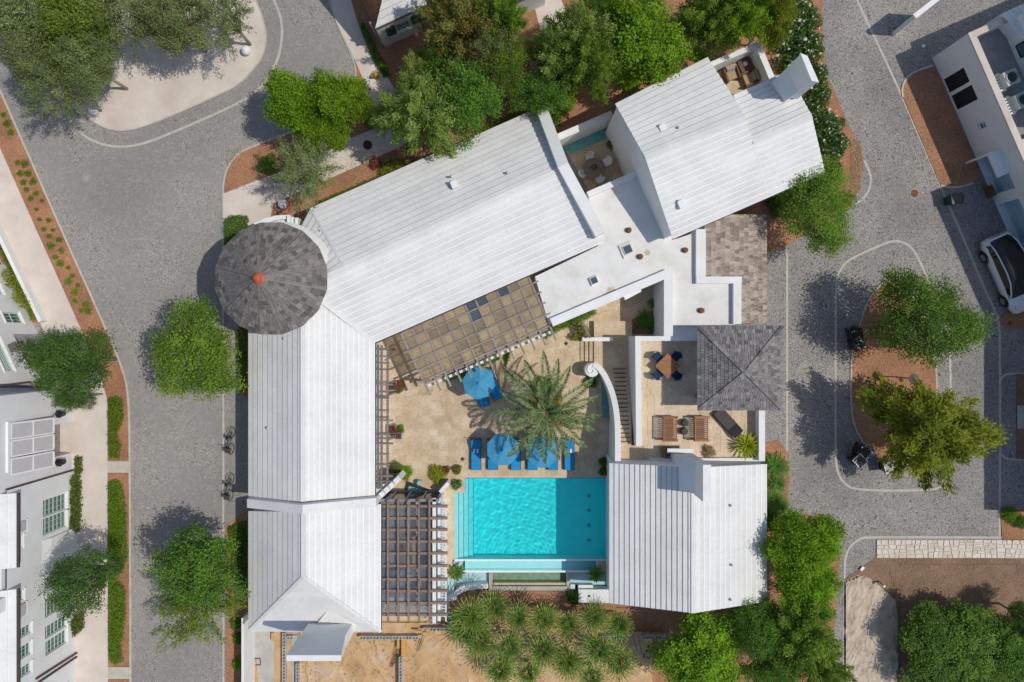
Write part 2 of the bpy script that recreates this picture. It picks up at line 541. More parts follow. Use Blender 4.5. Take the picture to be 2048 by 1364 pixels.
M['shgl_tower'] = m_shingle('grey_shingle', (0.08, 0.071, 0.066), (0.165, 0.15, 0.14), (0.31, 0.278, 0.253))
M['shgl_pav'] = m_shingle('silver_shingle', (0.095, 0.089, 0.088), (0.185, 0.173, 0.168), (0.36, 0.34, 0.33))
M['shgl_garage'] = m_shingle('tan_shingle', (0.165, 0.128, 0.10), (0.34, 0.28, 0.23), (0.53, 0.455, 0.385))
M['copper'] = plain('copper_red_cap', (0.52, 0.135, 0.07), 0.5, 0.25, 6, bump=0.2, spec=0.4)
M['gutter'] = plain('dark_bronze_gutter', (0.075, 0.06, 0.055), 0.45, 0.15)
M['pipe'] = plain('brown_downpipe', (0.115, 0.07, 0.06), 0.45, 0.15)
M['timber'] = m_wood('weathered_timber', (0.20, 0.172, 0.15), (0.36, 0.315, 0.28), 14, 0, 0.15)
M['timber2'] = m_wood('brown_timber', (0.185, 0.128, 0.098), (0.34, 0.255, 0.205), 14, 0, 0.15)
M['timberg'] = m_wood('grey_timber', (0.14, 0.125, 0.118), (0.25, 0.23, 0.218), 14, 0, 0.15)
M['teak'] = m_wood('orange_teak', (0.27, 0.115, 0.045), (0.40, 0.19, 0.08), 16, 0, 0.12)
M['teak2'] = m_wood('teak_bench', (0.235, 0.105, 0.055), (0.36, 0.175, 0.095), 16, 0, 0.15)
M['form'] = m_wood('orange_formwork', (0.55, 0.27, 0.06), (0.72, 0.42, 0.13), 10, 0, 0.1)
M['trav'] = m_paver('travertine', (0.45, 0.335, 0.205), (0.58, 0.45, 0.30), (0.70, 0.585, 0.44))
M['trav2'] = m_paver('terrace_travertine', (0.52, 0.40, 0.255), (0.66, 0.53, 0.37), (0.74, 0.635, 0.49))
M['stone'] = m_paver('pale_limestone', (0.53, 0.45, 0.36), (0.66, 0.59, 0.50), (0.76, 0.71, 0.64))
M['plaster'] = plain('pool_plaster', (0.84, 0.88, 0.88), 0.6, 0.03, 2)
M['pooltile'] = plain('blue_pool_tile', (0.05, 0.30, 0.48), 0.3, 0.12, 8)
M['palewood'] = m_wood('pale_timber', (0.50, 0.40, 0.23), (0.66, 0.55, 0.36), 10)
M['tankfloor'] = plain('green_tank_floor', (0.27, 0.36, 0.28), 0.8, 0.25, 3)
M['jet'] = plain('pool_jet', (0.02, 0.50, 0.60), 0.4)
M['water'] = m_water('pool_water', (0.02, 0.975, 0.985), 1.5, (2.6, -13.2), 0.9)
M['clearwater'] = m_clear_water('clear_pool_water', (0.86, 1.0, 1.0), 0)
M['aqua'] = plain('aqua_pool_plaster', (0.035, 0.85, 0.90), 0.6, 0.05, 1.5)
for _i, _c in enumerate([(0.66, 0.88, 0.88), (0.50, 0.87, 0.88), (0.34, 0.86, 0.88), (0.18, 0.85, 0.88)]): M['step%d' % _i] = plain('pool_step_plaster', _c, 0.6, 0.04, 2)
M['trough'] = m_water('trough_water', (0.25, 0.86, 0.90), 1.4, None, 0.3)
M['greenwater'] = m_water('green_water', (0.62, 0.86, 0.72), 1.1, None, 0.25)
M['basinblue'] = plain('pale_blue_basin', (0.40, 0.60, 0.63), 0.5, 0.06, 2)
M['tealfloor'] = plain('teal_tile', (0.16, 0.46, 0.42), 0.4, 0.2, 3)
M['canvas'] = m_canvas('blue_canvas', (0.085, 0.40, 0.66))
M['cushion'] = plain('blue_cushion', (0.015, 0.26, 0.55), 0.85, 0.08, 4, objvar=0.08)
M['navy'] = plain('navy_cushion', (0.010, 0.045, 0.10), 0.8, 0.1, 4)
M['towel'] = plain('white_towel', (0.78, 0.77, 0.75), 0.9, 0.05)
M['iron'] = plain('black_iron', (0.02, 0.02, 0.022), 0.5, 0.2)
M['black'] = plain('black_plastic', (0.018, 0.018, 0.02), 0.35, 0.2, spec=0.5)
M['tealbin'] = plain('dark_teal_plastic', (0.018, 0.05, 0.055), 0.45, 0.2, spec=0.4)
M['wicker'] = plain('dark_wicker', (0.075, 0.065, 0.062), 0.75, 0.35, 30, bump=0.5, bscale=60)
M['charcoal'] = plain('charcoal_fabric', (0.035, 0.035, 0.038), 0.85, 0.2, 10)
M['tan'] = plain('tan_cushion', (0.42, 0.29, 0.17), 0.9, 0.1, 5)
M['brownwood'] = m_wood('brown_outdoor_wood', (0.10, 0.055, 0.035), (0.20, 0.115, 0.07))
M['lampwhite'] = plain('white_sphere', (0.80, 0.80, 0.80), 0.4, 0.04)
M['metalgrey'] = plain('grey_metal', (0.32, 0.32, 0.33), 0.4, 0.1, metal=0.4)
M['lamp'] = plain('bronze_lamp', (0.16, 0.14, 0.135), 0.5, 0.15, metal=0.3)
M['hydrant'] = plain('yellow_paint', (0.66, 0.40, 0.02), 0.4, 0.1)
M['red'] = plain('red_paint', (0.42, 0.045, 0.04), 0.5, 0.15)
M['rust'] = plain('rusty_iron', (0.19, 0.085, 0.05), 0.8, 0.35, 12)
M['manhole'] = plain('brown_iron', (0.075, 0.042, 0.032), 0.7, 0.25, 10, bump=0.3)
M['blockgrey'] = plain('concrete_block', (0.46, 0.45, 0.43), 0.9, 0.12, 6, objvar=0.12, bump=0.2)
M['dark'] = plain('dark_interior', (0.03, 0.035, 0.04), 0.9, 0.3)
M['shade'] = plain('grey_awning', (0.50, 0.47, 0.48), 0.8, 0.05)
M['doorgrey'] = plain('carved_grey_door', (0.28, 0.255, 0.24), 0.7, 0.15, 4)
M['glass'] = m_glass('window_glass', (0.055, 0.115, 0.11))
M['glassdark'] = m_glass('dark_glass', (0.012, 0.022, 0.028), spec=0.5)
M['frameg'] = plain('pale_green_frame', (0.50, 0.62, 0.55), 0.5, 0.05)
M['shutter'] = plain('green_shutter', (0.03, 0.10, 0.085), 0.5, 0.12)
M['garagedoor'] = plain('garage_door', (0.33, 0.52, 0.62), 0.5, 0.06)
M['panel'] = m_sheet_glass('amber_roof_sheet', (0.92, 0.86, 0.74), 0.46, (0.86, 0.73, 0.52))
M['panelb'] = m_sheet_glass('smoke_roof_sheet', (0.82, 0.85, 0.88), 0.24, (0.50, 0.52, 0.56))
M['panelblue'] = m_glass('blue_skylight', (0.075, 0.095, 0.115))
M['carwhite'] = plain('white_car_paint', (0.72, 0.73, 0.74), 0.22, 0.02, spec=0.6)
M['carglass'] = plain('car_glass', (0.008, 0.014, 0.016), 0.06, 0.2, spec=0.6)
M['tyre'] = plain('tyre_rubber', (0.015, 0.015, 0.016), 0.8, 0.2)
M['chrome'] = plain('chrome', (0.55, 0.56, 0.58), 0.2, 0.05, metal=0.9)
M['hvac'] = plain('pale_hvac', (0.50, 0.54, 0.50), 0.55, 0.1)
M['membrane'] = plain('grey_terrace_roof', (0.28, 0.285, 0.29), 0.9, 0.12, 2)
M['terracotta'] = plain('clay_pot', (0.30, 0.17, 0.10), 0.8, 0.15)
M['potgrey'] = plain('grey_pot', (0.33, 0.34, 0.36), 0.8, 0.1)
M['bark'] = plain('grey_bark', (0.30, 0.27, 0.235), 0.9, 0.25, 8, bump=0.4)
M['barkp'] = plain('palm_bark', (0.20, 0.15, 0.105), 0.95, 0.3, 10, bump=0.6)
M['pattern'] = m_pattern('patterned_cushion')

G = {}
G['oak'] = m_leaf('oak_leaf', [(0.0, (0.092, 0.159, 0.017)), (0.5, (0.178, 0.287, 0.029)), (1.0, (0.293, 0.422, 0.056))])
G['dark'] = m_leaf('dark_leaf', [(0.0, (0.046, 0.100, 0.020)), (0.5, (0.089, 0.183, 0.032)), (1.0, (0.165, 0.294, 0.052))])
G['deep'] = m_leaf('deep_green_leaf', [(0.0, (0.053, 0.118, 0.017)), (0.5, (0.115, 0.228, 0.027)), (1.0, (0.222, 0.381, 0.051))])
G['lime'] = m_leaf('lime_leaf', [(0.0, (0.105, 0.203, 0.009)), (0.5, (0.203, 0.367, 0.017)), (1.0, (0.331, 0.521, 0.034))])
G['yellow'] = m_leaf('yellow_green_leaf', [(0.0, (0.115, 0.161, 0.011)), (0.5, (0.225, 0.290, 0.020)), (1.0, (0.368, 0.419, 0.041))])
G['cyp'] = m_leaf('cypress_leaf', [(0.0, (0.108, 0.163, 0.035)), (0.5, (0.228, 0.315, 0.065)), (1.0, (0.390, 0.467, 0.119))])
G['brown'] = m_leaf('rusty_cypress_leaf', [(0.0, (0.190, 0.120, 0.032)), (0.4, (0.235, 0.205, 0.050)), (1.0, (0.300, 0.345, 0.075))])
G['sage'] = m_leaf('sage_leaf', [(0.0, (0.114, 0.164, 0.058)), (0.5, (0.224, 0.287, 0.103)), (1.0, (0.376, 0.433, 0.178))], hue=0.02)
G['grass'] = m_leaf('grass_leaf', [(0.0, (0.085, 0.169, 0.010)), (0.5, (0.156, 0.286, 0.018)), (1.0, (0.260, 0.410, 0.036))])
G['ivy'] = m_leaf('ivy_leaf', [(0.0, (0.075, 0.116, 0.020)), (0.5, (0.141, 0.198, 0.033)), (1.0, (0.215, 0.272, 0.050))])
G['vine'] = m_leaf('vine_leaf', [(0.0, (0.128, 0.150, 0.015)), (0.5, (0.255, 0.285, 0.030)), (1.0, (0.405, 0.390, 0.068))])
G['date'] = m_leaf('date_palm_leaf', [(0.0, (0.035, 0.075, 0.022)), (0.5, (0.12, 0.195, 0.065)), (1.0, (0.32, 0.37, 0.16))], trans=0.2, hue=0.01)
G['fan'] = m_leaf('fan_palm_leaf', [(0.0, (0.045, 0.10, 0.014)), (0.45, (0.13, 0.225, 0.032)), (0.85, (0.33, 0.42, 0.09)), (1.0, (0.52, 0.40, 0.12))], trans=0.2, hue=0.03)
G['agave'] = m_leaf('agave_leaf', [(0.0, (0.156, 0.222, 0.012)), (0.5, (0.288, 0.348, 0.017)), (1.0, (0.456, 0.456, 0.024))], trans=0.15, hue=0.0)
G['sago'] = m_leaf('sago_leaf', [(0.0, (0.058, 0.146, 0.027)), (0.5, (0.108, 0.244, 0.039)), (1.0, (0.195, 0.360, 0.058))], trans=0.15)
G['flower'] = m_leaf('white_petal', [(0.0, (0.620, 0.600, 0.500)), (1.0, (0.800, 0.800, 0.780))], trans=0.1, hue=0.0, val=0.0)
G['redleaf'] = m_leaf('red_leaf', [(0.0, (0.208, 0.058, 0.039)), (0.6, (0.390, 0.130, 0.078)), (1.0, (0.442, 0.260, 0.117))])
G['fruit'] = m_leaf('orange_stalk', [(0.0, (0.450, 0.160, 0.010)), (1.0, (0.720, 0.340, 0.030))], trans=0.05, hue=0.0, val=0.0)
G['dry'] = m_leaf('dry_frond', [(0.0, (0.260, 0.170, 0.090)), (1.0, (0.450, 0.340, 0.200))], trans=0.1, hue=0.0)
G['rub'] = m_leaf('rubble_chip', [(0.0, (0.20, 0.14, 0.09)), (1.0, (0.52, 0.44, 0.34))], trans=0.02, hue=0.0)
# ------------------------------------------------------------------ vegetation generators
def leaf_object_mesh(name, C, Nn, T, L, W, R, mat):
    C = np.asarray(C, float); n = len(C)
    Nn = Nn / (np.linalg.norm(Nn, axis=1, keepdims=True) + 1e-9)
    T = T - Nn * np.sum(T * Nn, axis=1, keepdims=True)
    T = T / (np.linalg.norm(T, axis=1, keepdims=True) + 1e-9)
    B = np.cross(Nn, T)
    L = np.broadcast_to(np.asarray(L, float), (n,))[:, None]
    W = np.broadcast_to(np.asarray(W, float), (n,))[:, None]
    v = np.empty((n, 4, 3))
    v[:, 0] = C - T * L * 0.5
    v[:, 1] = C + B * W * 0.5 + Nn * W * 0.12
    v[:, 2] = C + T * L * 0.5
    v[:, 3] = C - B * W * 0.5 + Nn * W * 0.12
    me = bpy.data.meshes.new(name)
    me.vertices.add(4 * n)
    me.vertices.foreach_set('co', v.reshape(-1))
    me.loops.add(4 * n)
    me.loops.foreach_set('vertex_index', np.arange(4 * n, dtype=np.int32))
    me.polygons.add(n)
    me.polygons.foreach_set('loop_start', np.arange(0, 4 * n, 4, dtype=np.int32))
    a = me.attributes.new('leafrand', 'FLOAT', 'FACE')
    a.data.foreach_set('value', np.clip(np.asarray(R, np.float32), 0, 1))
    me.materials.append(mat)
    me.update(calc_edges=True)
    return me

def unit(n):
    d = RNG.normal(size=(n, 3))
    return d / np.linalg.norm(d, axis=1, keepdims=True)

def with_mat(o, mat):
    o.material_slots[0].link = 'OBJECT'
    o.material_slots[0].material = mat
    return o

TREES = {}
def tree_variant(key, ncl, per, leaf, kind='oak', flat=0.62, mind=0.2, low=-0.35, sig=0.13):
    r = random.Random(hash(key) % 1000 if False else sum(ord(c) * (i + 3) for i, c in enumerate(key)))
    ph = [r.uniform(0, 6.28) for _ in range(4)]
    def rad(az):
        return 0.84 + 0.11 * math.sin(2 * az + ph[0]) + 0.13 * math.sin(3 * az + ph[1]) + 0.12 * math.sin(5 * az + ph[2]) + 0.06 * math.sin(9 * az + ph[3])
    pts = []
    tries = 0
    while len(pts) < ncl and tries < 6000:
        tries += 1
        z = r.uniform(low, 1.0); az = r.uniform(0, 2 * math.pi)
        q = math.sqrt(max(0, 1 - z * z)); rr = (0.35 + 0.65 * r.random() ** 0.55)
        R_ = rad(az) * rr * 0.90
        p = Vector((math.cos(az) * q * R_, math.sin(az) * q * R_, 1.2 + z * flat * rr))
        if all((p - o).length > mind for o in pts): pts.append(p)
    Cs, Ns, Ts, Ls, Ws, Rs = [], [], [], [], [], []
    for p in pts:
        n = int(per * r.uniform(0.65, 1.3))
        out = Vector((p.x, p.y, (p.z - 1.0) * 0.8)).normalized()
        oa = np.array(out)
        cr = r.uniform(-0.34, 0.34)
        if kind == 'feather':
            t = RNG.random(n)[:, None]
            C = np.array(p) + oa * (t - 0.45) * 0.55 + RNG.normal(size=(n, 3)) * np.array([0.085, 0.085, 0.055]) * (1.15 - 0.6 * t)
            C[:, 2] -= (t[:, 0] ** 2) * 0.10
            Nn = unit(n) * 0.6 + np.array([0, 0, 0.9])
            T = oa * 1.0 + unit(n) * 0.7
            asp = 0.30
        else:
            C = np.array(p) + RNG.normal(size=(n, 3)) * np.array([sig, sig, sig * 0.62])
            Nn = unit(n) * 0.75 + np.array([0, 0, 0.95]) + oa * 0.25
            T = unit(n)
            asp = 0.55
        Cs.append(C); Ns.append(Nn); Ts.append(T)
        l = leaf * RNG.uniform(0.7, 1.3, n)
        Ls.append(l); Ws.append(l * asp); Rs.append(0.5 + cr + RNG.normal(size=n) * 0.2)
    crown = leaf_object_mesh('crown_' + key, np.concatenate(Cs), np.concatenate(Ns), np.concatenate(Ts),
                             np.concatenate(Ls), np.concatenate(Ws), np.concatenate(Rs), G['oak'])
    b = MB()
    fork = Vector((0.03, 0.02, 0.55))
    b.tube([(0, 0, 0), (0.015, 0.0, 0.3), fork], 0.055, 8, 0.042)
    heads = r.sample(pts, min(len(pts), max(9, len(pts) // 2)))
    for p in heads:
        d = p - fork
        mid = fork + d * 0.5 + Vector((r.uniform(-.06, .06), r.uniform(-.06, .06), r.uniform(0.0, .10)))
        tip = p + d.normalized() * r.uniform(0.0, 0.12) + Vector((0, 0, r.uniform(0.02, 0.14)))
        b.tube([fork - Vector((0, 0, 0.06)), fork + d * 0.2, mid, tip], 0.028, 5, 0.006, cap=False)
        for _ in range(3):
            s0 = lerp(mid, tip, r.uniform(0.1, 0.7))
            e = s0 + Vector((r.uniform(-1, 1), r.uniform(-1, 1), r.uniform(-.1, .7))).normalized() * r.uniform(0.15, 0.28)
            b.tube([s0, lerp(s0, e, 0.5) + Vector((0, 0, 0.02)), e], 0.008, 4, 0.0025, cap=False)
    o = b.build('trunk_' + key, M['bark'], None, True, mw=False)
    wood = o.data
    bpy.data.objects.remove(o)
    TREES[key] = (crown, wood)

for k_, a_ in {'oak_a': (88, 165, 0.046), 'oak_b': (82, 170, 0.048), 'oak_c': (92, 150, 0.044)}.items():
    tree_variant(k_, *a_, mind=0.19, sig=0.088)
for k_, a_ in {'dense_a': (120, 170, 0.054), 'dense_b': (115, 175, 0.056)}.items():
    tree_variant(k_, *a_, mind=0.16, sig=0.088)
for k_, a_ in {'cyp_a': (62, 260, 0.085), 'cyp_b': (58, 270, 0.085)}.items():
    tree_variant(k_, *a_, kind='feather', flat=0.75)
for k_, a_ in {'thin_a': (44, 170, 0.060), 'thin_b': (40, 165, 0.065)}.items():
    tree_variant(k_, *a_, kind='feather', flat=0.6, mind=0.24)
tree_variant('lobed_a', 58, 300, 0.042, mind=0.25, sig=0.10)
tree_variant('lobed_b', 55, 300, 0.042, mind=0.26, sig=0.10)

def tree(px, py, rpx, variant, leafmat, label, name='leafy_tree', zc=4.2, rz=0.0, hs=1.0, group=None, barkmat='bark', lean=None):
    k = (H - zc) / 1600.0
    r = rpx * k
    s = r / 0.88
    base = P(px, py, zc)
    t = thing(name, label, 'tree', (base.x, base.y, 0), rz, group)
    crown, wood = TREES[variant]
    zs = zc / 1.2 * hs
    for nm, me, mt in (('crown', crown, leafmat), ('trunk', wood, M[barkmat])):
        o = bpy.data.objects.new(nm, me)
        link(o, t)
        o.scale = (s, s, zs)
        with_mat(o, mt)
    return t

# low bush: half ball of leaves, radius 1
BUSH = {}
def bush_variant(key, n, leaf, asp, kind='leaf'):
    d = unit(n); d[:, 2] = np.abs(d[:, 2])
    rr = RNG.random(n) ** 0.4
    az = np.arctan2(d[:, 1], d[:, 0])
    lob = 0.86 + 0.11 * np.sin(3 * az + len(key)) + 0.08 * np.sin(5 * az + 1.3)
    C = d * (rr * lob)[:, None]
    C[:, 2] = C[:, 2] * 0.9 + 0.05
    if kind == 'grass':
        T = d + unit(n) * 0.25; Nn = unit(n) * 0.5 + np.array([0, 0, 0.8])
    else:
        T = unit(n); Nn = unit(n) * 0.7 + np.array([0, 0, 0.5]) + d * 0.3
    l = leaf * RNG.uniform(0.7, 1.3, n)
    BUSH[key] = leaf_object_mesh('foliage_' + key, C, Nn, T, l, l * asp, 0.5 + RNG.normal(size=n) * 0.22, G['oak'])
bush_variant('leaf_a', 1500, 0.13, 0.6)
bush_variant('leaf_b', 1400, 0.14, 0.6)
bush_variant('fine_a', 2600, 0.085, 0.6)
bush_variant('spiky_a', 700, 0.42, 0.11, 'grass')
bush_variant('spiky_b', 520, 0.5, 0.13, 'grass')
bush_variant('small_a', 260, 0.26, 0.4)
bush_variant('small_b', 220, 0.36, 0.3, 'grass')
bush_variant('flower_a', 60, 0.16, 0.85)
bush_variant('flower_b', 45, 0.17, 0.85)

STEM = MB()
for q_ in range(5):
    a_ = q_ * 1.256
    STEM.tube([(0, 0, 0), (0.18 * math.cos(a_), 0.18 * math.sin(a_), 0.3), (0.42 * math.cos(a_), 0.42 * math.sin(a_), 0.62)], 0.03, 5, 0.01)
_o = STEM.build('stem', M['bark'], None, True, mw=False)
STEM_ME = _o.data
bpy.data.objects.remove(_o)

def bush(px, py, rpx, variant, leafmat, label, name='shrub', cat='shrub', zc=0.35, z0=0.0, hz=None, group=None, rz=None, flowers=None, stem=True):
    k = (H - z0 - zc) / 1600.0
    r = rpx * k / 0.9
    p = P(px, py, z0 + zc)
    t = thing(name, label, cat, (p.x, p.y, z0), random.uniform(0, 6.28) if rz is None else rz, group)
    o = link(bpy.data.objects.new('foliage', BUSH[variant]), t)
    o.scale = (r, r, hz if hz else r)
    with_mat(o, leafmat)
    if stem:
        s = link(bpy.data.objects.new('stem', STEM_ME), t)
        s.scale = (r, r, hz if hz else r)
    if flowers:
        f = link(bpy.data.objects.new('flowers', BUSH[flowers[0]]), t)
        f.scale = (r * 1.06, r * 1.06, (hz if hz else r) * 1.08)
        with_mat(f, flowers[1]); f['kind'] = 'stuff'
    return t

def hedge(poly, h, leafmat, label, name='hedge', z0=0.05, leaf=0.085, dens=1300, asp=0.6, cat='hedge', spiky=0.0, kind=None):
    """Clipped or loose hedge filling a ground polygon (world xy)."""
    xs = [p[0] for p in poly]; ys = [p[1] for p in poly]
    area = abs(sum(poly[i][0] * poly[(i + 1) % len(poly)][1] - poly[(i + 1) % len(poly)][0] * poly[i][1] for i in range(len(poly)))) / 2
    n = int(area * dens)
    A = np.array([(p[0], p[1]) for p in poly])
    pts = []
    while len(pts) < n:
        x = random.uniform(min(xs), max(xs)); y = random.uniform(min(ys), max(ys))
        if inside((x, y), poly): pts.append((x, y))
    pts = np.array(pts)
    # distance to the outline gives rounded shoulders
    dm = np.full(len(pts), 9.0)
    for i in range(len(A)):
        a = A[i]; b = A[(i + 1) % len(A)]
        ab = b - a; tt = np.clip(((pts - a) @ ab) / (ab @ ab + 1e-9), 0, 1)
        dm = np.minimum(dm, np.linalg.norm(pts - (a + tt[:, None] * ab), axis=1))
    bump = 0.85 + 0.15 * np.sin(pts[:, 0] * 5.1 + 1) * np.sin(pts[:, 1] * 4.3)
    top = h * np.clip(0.45 + dm / 0.35, 0, 1) * bump
    z = z0 + top * RNG.random(len(pts)) ** 0.45
    C = np.column_stack([pts + RNG.normal(size=pts.shape) * 0.05, z])
    m = len(C)
    Nn = unit(m) * 0.7 + np.array([0, 0, 0.6])
    T = unit(m)
    if spiky: T[:, 2] = np.abs(T[:, 2]) + spiky
    l = leaf * RNG.uniform(0.7, 1.35, m)
    cx, cy = sum(xs) / len(xs), sum(ys) / len(ys)
    me = leaf_object_mesh('foliage', C - np.array([cx, cy, z0]), Nn, T, l, l * asp, 0.5 + RNG.normal(size=m) * 0.2, leafmat)
    if kind == 'stuff':
        o = link(bpy.data.objects.new(name, me)); o.location = (cx, cy, z0)
        return tag(o, label, cat, kind='stuff')
    t = thing(name, label, cat, (cx, cy, z0))
    link(bpy.data.objects.new('foliage', me), t)
    b = MB()
    for _ in range(max(3, int(area * 2.5))):
        i = random.randrange(len(pts))
        p = Vector((pts[i][0], pts[i][1], z0))
        b.tube([p, p + Vector((random.uniform(-.1, .1), random.uniform(-.1, .1), h * 0.7))], 0.012, 4, 0.005)
    b.build('stem', M['bark'], t)
    return t

def strip_poly(line, w):
    """Polygon around a px polyline (z=0) with width w in metres."""
    pts = [P(a, b, 0) for a, b in line]
    l = offset_line(pts, w / 2); r = offset_line(pts, -w / 2)
    return [(p.x, p.y) for p in l + list(reversed(r))]

# ------------------------------------------------------------------ the ground
PIT = (P(905, 0).x, P(1216.5, 0).x, P(0, 1180).y, P(0, 955).y)     # hole for the pool: x0, x1, y0, y1
def ring(b, X0, X1, Y0, Y1, z):
    x0, x1, y0, y1 = PIT
    for a in ((X0, x0, Y0, Y1), (x1, X1, Y0, Y1), (x0, x1, Y0, y0), (x0, x1, y1, Y1)):
        b.add([(a[0], a[2], z), (a[1], a[2], z), (a[1], a[3], z), (a[0], a[3], z)], [(0, 1, 2, 3)])
def struct(name, b, mat):
    return tag(b.build(name, mat), kind='structure')
b = MB(); ring(b, -600, 600, -600, 600, -0.03); struct('ground', b, M['ground'])
b = MB(); ring(b, -70, 70, -46, 46, 0.0); struct('cobbled_street', b, M['cobble'])

def flat(name, pts, z, mat, z0=-0.01, kind='structure'):
    b = MB(); b.prism(PX(pts), z0, z, bottom=False)
    return tag(b.build(name, mat), kind=kind)

PLAZA = [(160, 217), (187, 245), (217, 259), (247, 263), (280, 257), (333, 237), (417, 200), (467, 177), (493, 157), (512, 133), (525, 117), (532, 90), (533, 67), (525, 33), (512, 0), (495, -40)]
pz = smoothline(PX(PLAZA), 2)
plz = [(p.x, p.y) for p in pz] + [(P(60, -60).x, P(60, -60).y), (P(35, -20).x, P(35, -20).y), (P(85, 70).x, P(85, 70).y), (P(130, 160).x, P(130, 160).y)]
b = MB(); b.prism(plz, -0.01, 0.10, bottom=False); struct('gravel_plaza', b, M['plaza'])

def kerb_band(pts, w=0.14, z=0.012, it=2, name='kerb_band', mat=None):
    ln = smoothline(PX(pts), it)
    b = MB(); b.strip(offset_line(ln, w / 2), offset_line(ln, -w / 2), -0.01, z)
    return struct(name, b, mat or M['kerb'])
kerb_band([(160, 217)] + PLAZA[1:], 0.09, 0.104)
kerb_band([(127, 215), (143, 247), (167, 272), (200, 288), (233, 294), (267, 292), (300, 283), (350, 263), (433, 227), (483, 203), (512, 183), (532, 163), (555, 123), (564, 83), (564, 40), (549, 3), (535, -30)], 0.15)

# west pavement, planting strips and kerbs
SIDE = [(-90, 90), (20, 338), (72, 455), (152, 633), (200, 745), (216, 800), (217, 1364), (217, 1420), (140, 1420), (140, 790), (80, 640), (-10, 445), (-120, 200)]
flat('west_pavement', SIDE, 0.09, M['path'])
KERBW = [(-30, 110), (0, 177), (122, 455), (212, 655), (250, 745), (259, 800), (261, 925), (262, 1364), (262, 1410)]
BEDW1 = [(-50, 180), (20, 338), (72, 455), (152, 633), (200, 745), (216, 800), (216, 921), (260, 921), (258, 800), (248, 745), (210, 655), (120, 455), (-2, 177), (-32, 110)]
flat('planting_strip', BEDW1, 0.06, M['mulch'])
flat('planting_strip', [(217, 946), (260, 946), (260, 1332), (217, 1332)], 0.06, M['mulch'])
flat('planting_strip', [(217, 1358), (260, 1358), (260, 1420), (217, 1420)], 0.06, M['mulch'])
for y0, y1 in ((922, 945), (1333, 1357)):
    flat('crossing_slab', [(216, y0), (260, y0), (260, y1), (216, y1)], 0.085, M['kerb'])
kerb_band(KERBW, 0.12, 0.10)

# estate: mulch under the whole block, then paths
EAST_EDGE = [(1643, -40), (1645, 60), (1649, 140), (1676, 200), (1699, 257), (1723, 300), (1726, 333), (1718, 377), (1700, 415), (1640, 480), (1574, 490), (1574, 905), (1572, 1000), (1568, 1080)]
b = MB()
garden = [(447, 388), (447, 367), (453, 340), (467, 318), (483, 303), (512, 291), (550, 276), (589, 262), (640, 238), (672, 218), (700, 190), (712, 160), (712, 125), (650, -40)] + EAST_EDGE[:9]
garden += [(1560, 500), (1390, 520), (1340, 420), (1160, 300), (900, 400), (700, 420), (560, 470), (470, 500), (450, 470)]
b.prism(PX(garden), -0.01, 0.05, bottom=False); struct('garden_bed', b, M['mulch'])
flat('garden_path', [(447, 388), (512, 362), (555, 346), (629, 311), (700, 278), (765, 251), (712, 125), (672, 43), (650, -40), (690, -40), (714, 40), (735, 95), (758, 140), (772, 150), (789, 178), (802, 230), (816, 285), (802, 294), (695, 342), (620, 375), (548, 407), (540, 440), (500, 470), (447, 460)], 0.08, M['path'])
flat('garden_path', [(1058, -30), (1110, -30), (1130, 20), (1210, 80), (1200, 110), (1150, 100), (1080, 60)], 0.075, M['path'])
kerb_band([(447, 1410), (447, 800), (447, 470), (447, 385), (447, 367), (453, 340), (467, 318), (483, 303), (512, 291), (550, 276), (589, 262), (640, 238), (672, 218), (698, 190), (712, 160), (711, 125), (672, 43), (645, -40)], 0.12, 0.055)
# west front beds
flat('planting_strip', [(452, 1050), (496, 1020), (496, 1232), (452, 1232)], 0.05, M['mulch'])
flat('planting_strip', [(452, 1236), (484, 1236), (484, 1420), (452, 1420)], 0.05, M['mulch'])
flat('planting_strip', [(470, 470), (497, 470), (497, 800), (478, 780), (480, 660)], 0.05, M['mulch'])
# east street kerbs
kerb_band([(1728, 320), (1743, 353), (1739, 380), (1726, 398), (1710, 408)], 0.14)
kerb_band([(1574, 488), (1574, 700), (1574, 905)], 0.14)
kerb_band([(1700, -40), (1713, 0), (1769, 117), (1806, 197), (1879, 370), (1919, 458), (1969, 578), (1986, 612), (1998, 642), (2000, 688), (2000, 910), (1999, 1073)], 0.14)
kerb_band([(1671, 910), (1671, 700), (1672, 575), (1674, 556), (1684, 532), (1703, 516), (1769, 487), (1789, 481), (1809, 485), (1826, 498), (1839, 522), (1853, 553), (1880, 620), (1897, 668), (1901, 710), (1901, 930), (1899, 955), (1886, 972), (1863, 981), (1713, 981), (1686, 966), (1674, 942), (1671, 910)], 0.14)
ISL = [(1769, 562), (1799, 565), (1840, 610), (1866, 680), (1873, 760), (1873, 800), (1860, 862), (1830, 908), (1790, 926), (1755, 916), (1728, 888), (1708, 855), (1701, 805), (1702, 738), (1704, 695), (1718, 652), (1736, 595)]
flat('tree_island', ISL, 0.06, M['mulch'])
kerb_band(ISL + [ISL[0]], 0.10, 0.066)
BED_R = [(1866, 132), (1836, 141), (1818, 150), (1807, 165), (1803, 181), (1806, 195), (1881, 371), (1896, 375), (1919, 375), (1946, 366), (1960, 350), (1900, 180)]
flat('planting_bed', BED_R, 0.05, M['mulch'])
kerb_band([(1866, 131), (1836, 141), (1818, 150), (1807, 165), (1803, 181), (1806, 195)], 0.12, 0.07)
kerb_band([(1881, 371), (1896, 375), (1919, 375), (1946, 366)], 0.12, 0.07)
flat('planting_bed', [(1998, 640), (2010, 626), (2030, 618), (2110, 612), (2110, 656), (2010, 657)], 0.05, M['mulch'])
flat('planting_bed', [(2000, 1022), (2110, 1018), (2110, 1082), (2004, 1082)], 0.05, M['mulch'])
